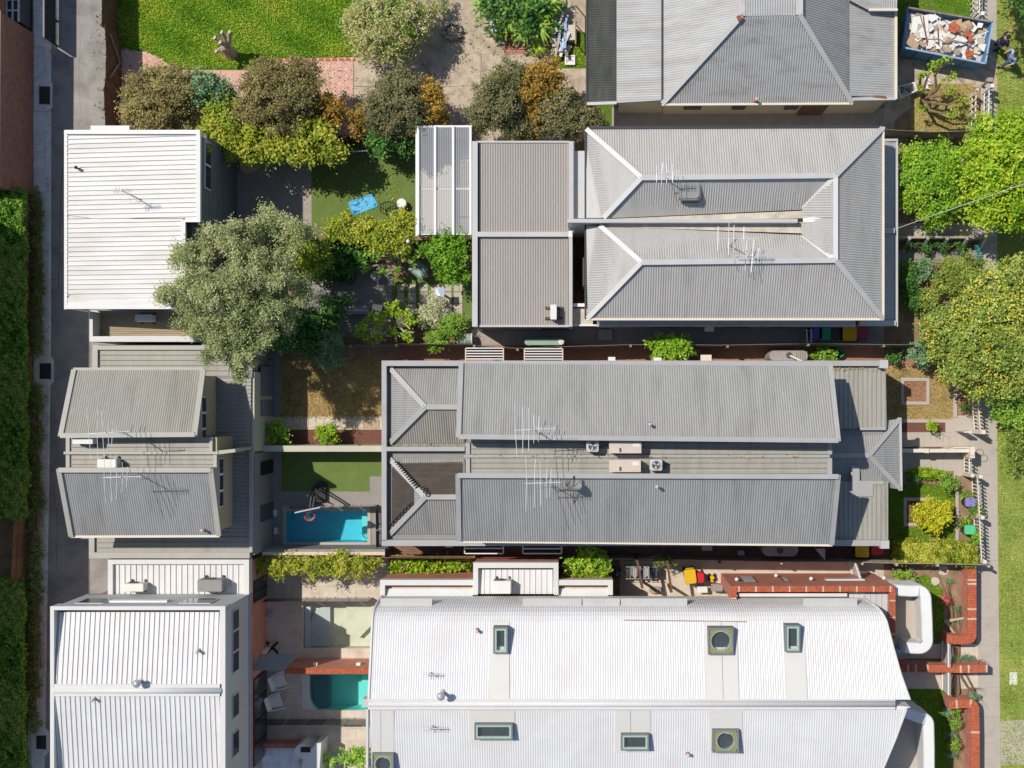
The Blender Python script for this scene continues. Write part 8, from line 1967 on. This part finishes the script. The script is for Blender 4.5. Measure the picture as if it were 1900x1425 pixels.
for lb, x, y, r_, mt in (('small bright shrub in the dark bark bed of the upper terrace front', 1728, 792, 10, 'bright'), ('dark rounded shrub at the corner of the green front lawn', 1760, 893, 17, 'green'), ('rose like shrub beside the purple bin', 1807, 945, 12, 'green'), ('small shrub between the purple and mint bins', 1790, 968, 8, 'mid'), ('leafy shrub below the mint bin', 1812, 998, 11, 'mid'), ('small shrub above the purple bin', 1795, 919, 9, 'mid'), ('tiny shrub in the red bark bed behind the upper picket fence', 1792, 755, 7, 'deep'), ('small green shrub at the shaded start of the box hedge', 1692, 890, 9, 'deep')):
    tree('garden_shrub', lb, LF[mt], [bl(x, y, .7, r_ * .75), bl(x + r_ * .4, y + r_ * .3, .6, r_ * .45)], cat='shrub', leaf=.1, clump=.13)
# modern front garden
for lb, x, y in (('first small round clipped shrub in the lower right front bed', 1774, 1319), ('second and largest round clipped shrub in the lower right front bed', 1773, 1342), ('third round clipped shrub in the lower right front bed', 1771, 1382)):
    tree('ball_shrub', lb, LF['green'], [bl(x, y, .5, 9.5 if y != 1319 else 7, .24)], cat='shrub', leaf=.06, clump=.08, group='clipped ball shrubs')
tree('shrub', 'mixed low plants along the boundary of the modern front garden', LF['green'], [bl(1670, 1060, .5, 8), bl(1682, 1068, .5, 9), bl(1690, 1078, .4, 7), bl(1668, 1076, .4, 6)], cat='shrub', leaf=.1, clump=.12)
fronds('cordyline', 'red leaved spiky plant in the modern front garden', [(1755, 1112)], 'red', 18, .38, .05, up=.25)
fronds('yucca', 'yellow spiky tuft at the white balcony corner', [(1664, 1080)], 'bright', 18, .35, .03, up=.15)
tree('shrub', 'tiny grey shrubs and weeds beside the front brick wall', LF['bluegreen'], [bl(1779, 1126, .2, 4), bl(1783, 1154, .2, 4), bl(1759, 1080, .15, 4), bl(1800, 1225, .3, 7), bl(1785, 1226, .3, 7), bl(1772, 1225, .2, 6), bl(1808, 1292, .4, 7), bl(1765, 1362, .3, 8), bl(1766, 1400, .3, 7), bl(1758, 1322, .2, 8)], cat='shrub', leaf=.07, clump=.1)
m = MB(); m.tube([V3(1752, 1152) + Vector((0, 0, .12)), V3(1766, 1148) + Vector((0, 0, .3)), V3(1786, 1143) + Vector((0, 0, .5))], [.1, .07, .05], 7); m.tube([V3(1754, 1152) + Vector((0, 0, .12)), V3(1762, 1166) + Vector((0, 0, .3)), V3(1768, 1175) + Vector((0, 0, .6))], [.09, .06, .04], 7)
tag(m.build('fallen_log', M['trunk_pale']), 'forked pale log lying in the modern front garden', 'log')
for lb, x, y, r_ in (('pale round stepping stone on the bare soil of the modern front garden', 1735, 1078, .2), ('pale round stepping stone half in the fence shade of the modern front garden', 1750, 1058, .25)):
    m = MB(); c = P(x, y); q = [(c.x + r_ * random.uniform(.85, 1.1) * math.cos(R(a)), c.y + r_ * random.uniform(.85, 1.1) * math.sin(R(a))) for a in range(0, 360, 30)]; m.solid([(a, b_, .012) for a, b_ in q], [(a, b_, .06) for a, b_ in q]); tag(m.build('stepping_stone', M['stone_paving']), lb, 'stone')
# lower boundary planting
tree('bamboo_row', 'row of yellow green bamboo along the pool terrace wall', LF['yellowgreen'], [bl(482, 1045, 1.6, 14), bl(515, 1050, 1.7, 18), bl(545, 1046, 1.7, 16), bl(580, 1050, 1.8, 20), bl(612, 1050, 1.7, 18), bl(640, 1048, 1.8, 20), bl(672, 1050, 1.7, 18), bl(692, 1046, 1.5, 12)], cat='shrub', leaf=.14, clump=.18, aspect=.3, lai=5, tshift=.1)
tree('planter_shrub', 'bright leafy plants in the bed between the fence and the brick annex', LF['bright'], [bl(742, 1052, .9, 15), bl(762, 1054, .9, 13), bl(788, 1052, .9, 13), bl(808, 1054, .9, 14), bl(830, 1050, .8, 14), bl(858, 1048, .8, 14)], cat='shrub', leaf=.14, clump=.18, lai=4)
tree('citrus_tree', 'bright green citrus tree between fence and white annex frame', LF['mid'], [bl(1065, 1050, 2.0, 18), bl(1088, 1045, 2.1, 22), bl(1110, 1048, 2.0, 18), bl(1075, 1062, 1.8, 16), bl(1100, 1062, 1.8, 18), bl(1085, 1030, 1.9, 14)], leaf=.17, clump=.2, aspect=.4, tshift=.2)
tree('shrub', 'thin creeper on the fence of the drying yard', LF['ivy'], [bl(1225, 1043, 1.6, 12), bl(1243, 1044, 1.6, 8)], cat='shrub', leaf=.08, clump=.12, lai=2.5)
fronds('bird_of_paradise', 'broad leaved dark plants at the bottom of the lower courtyard', [(600, 1405), (612, 1415), (640, 1410), (655, 1402), (675, 1400), (668, 1415)], 'green', 16, .42, .07, up=.5)
tree('shrub', 'bright shrub at the bottom of the lower courtyard beside the roof edge', LF['mid'], [bl(648, 1404, .7, 13), bl(672, 1400, .7, 12)], cat='shrub', leaf=.14, clump=.15)

# ------------------------------------------------------------------ fallen leaves and cracks
def litter(lb, segs, n, spread, mt='grass_dry', size=.07):
    c, nr = [], []
    for a, b in segs:
        A, B = np.array(P(*a)), np.array(P(*b)); f = rng.uniform(0, 1, n) ** rng.choice([.6, 1, 1.6]); p = A + (B - A) * f[:, None] + rng.normal(size=(n, 3)) * np.array([spread, spread, .0]); p[:, 2] += .05; c.append(p)
    c = np.concatenate(c); k = len(c); o = tuple(float(v) for v in c.mean(0))
    me = leaf_mesh('leaf_litter', c, rng.normal(size=(k, 3)) * .25 + np.array([0, 0, 1]), size * rng.uniform(.5, 1.4, k), .5, rng.uniform(0, 1, k), o); me.materials.append(LF[mt])
    ob = bpy.data.objects.new('leaf_litter', me); C.objects.link(ob); ob.location = o; tag(ob, lb, 'leaf litter', kind='stuff')
litter('dry leaves caught along the gutters of the long grey terrace', [((870, 1003, 5.35), (1540, 1009, 5.35)), ((1545, 684, 3.42), (1630, 684, 3.42)), ((725, 826, 3.25), (855, 826, 3.25)), ((880, 846, 6.12), (1500, 847, 6.12))], 70, .05)
litter('dry leaves lying along the edges of the lane', [((96, 100, .02), (96, 640, .02)), ((186, 20, .02), (190, 230, .02)), ((93, 720, .02), (86, 1100, .02))], 90, .18, 'ivy', .09)
litter('fallen leaves on the footpath under the street trees', [((1825, 420, .02), (1835, 760, .02)), ((1830, 180, .02), (1840, 420, .02))], 220, .3, 'flower', .07)
litter('fallen leaves on the old slab and gravel of the top garden', [((670, 130, .03), (1070, 160, .03)), ((790, 60, .03), (950, 90, .03)), ((600, 130, .04), (660, 230, .04))], 160, .5, 'bronze', .08)
litter('leaves blown onto the artificial turf and shaded paving', [((600, 330, .03), (770, 360, .03)), ((440, 330, .03), (570, 350, .03)), ((560, 520, .03), (730, 560, .03))], 90, .6, 'yellow', .08)
def crack(parent, pts, w=.02):
    m = MB(); z = parent['_z'] + .002; q = []
    for (x0, y0), (x1, y1) in zip(pts[:-1], pts[1:]):
        for k in range(5): q.append((x0 + (x1 - x0) * k / 5 + random.uniform(-1, 1), y0 + (y1 - y0) * k / 5 + random.uniform(-1, 1)))
    for a, b in zip(q[:-1], q[1:]): p, r_ = P(*a), P(*b); m.bar(Vector((p.x, p.y, z)), Vector((r_.x, r_.y, z)), w * random.uniform(.5, 1.2), .003)
    o = m.build('crack', M['dark_metal'], parent); o['kind'] = 'stuff'
ln_ = bpy.data.objects['laneway']; os_ = bpy.data.objects['old_slab']
for pts in ([(140, -20), (150, 60), (146, 130), (152, 235)], [(118, 250), (112, 420), (108, 560)], [(100, 900), (108, 980), (102, 1080)], [(165, 10), (185, 60)]): crack(ln_, pts)
for pts in ([(656, 160), (760, 162), (890, 158)], [(893, 104), (892, 180)], [(893, 128), (960, 140), (1085, 142)], [(780, 110), (820, 170), (830, 230)]): crack(os_, pts, .025)
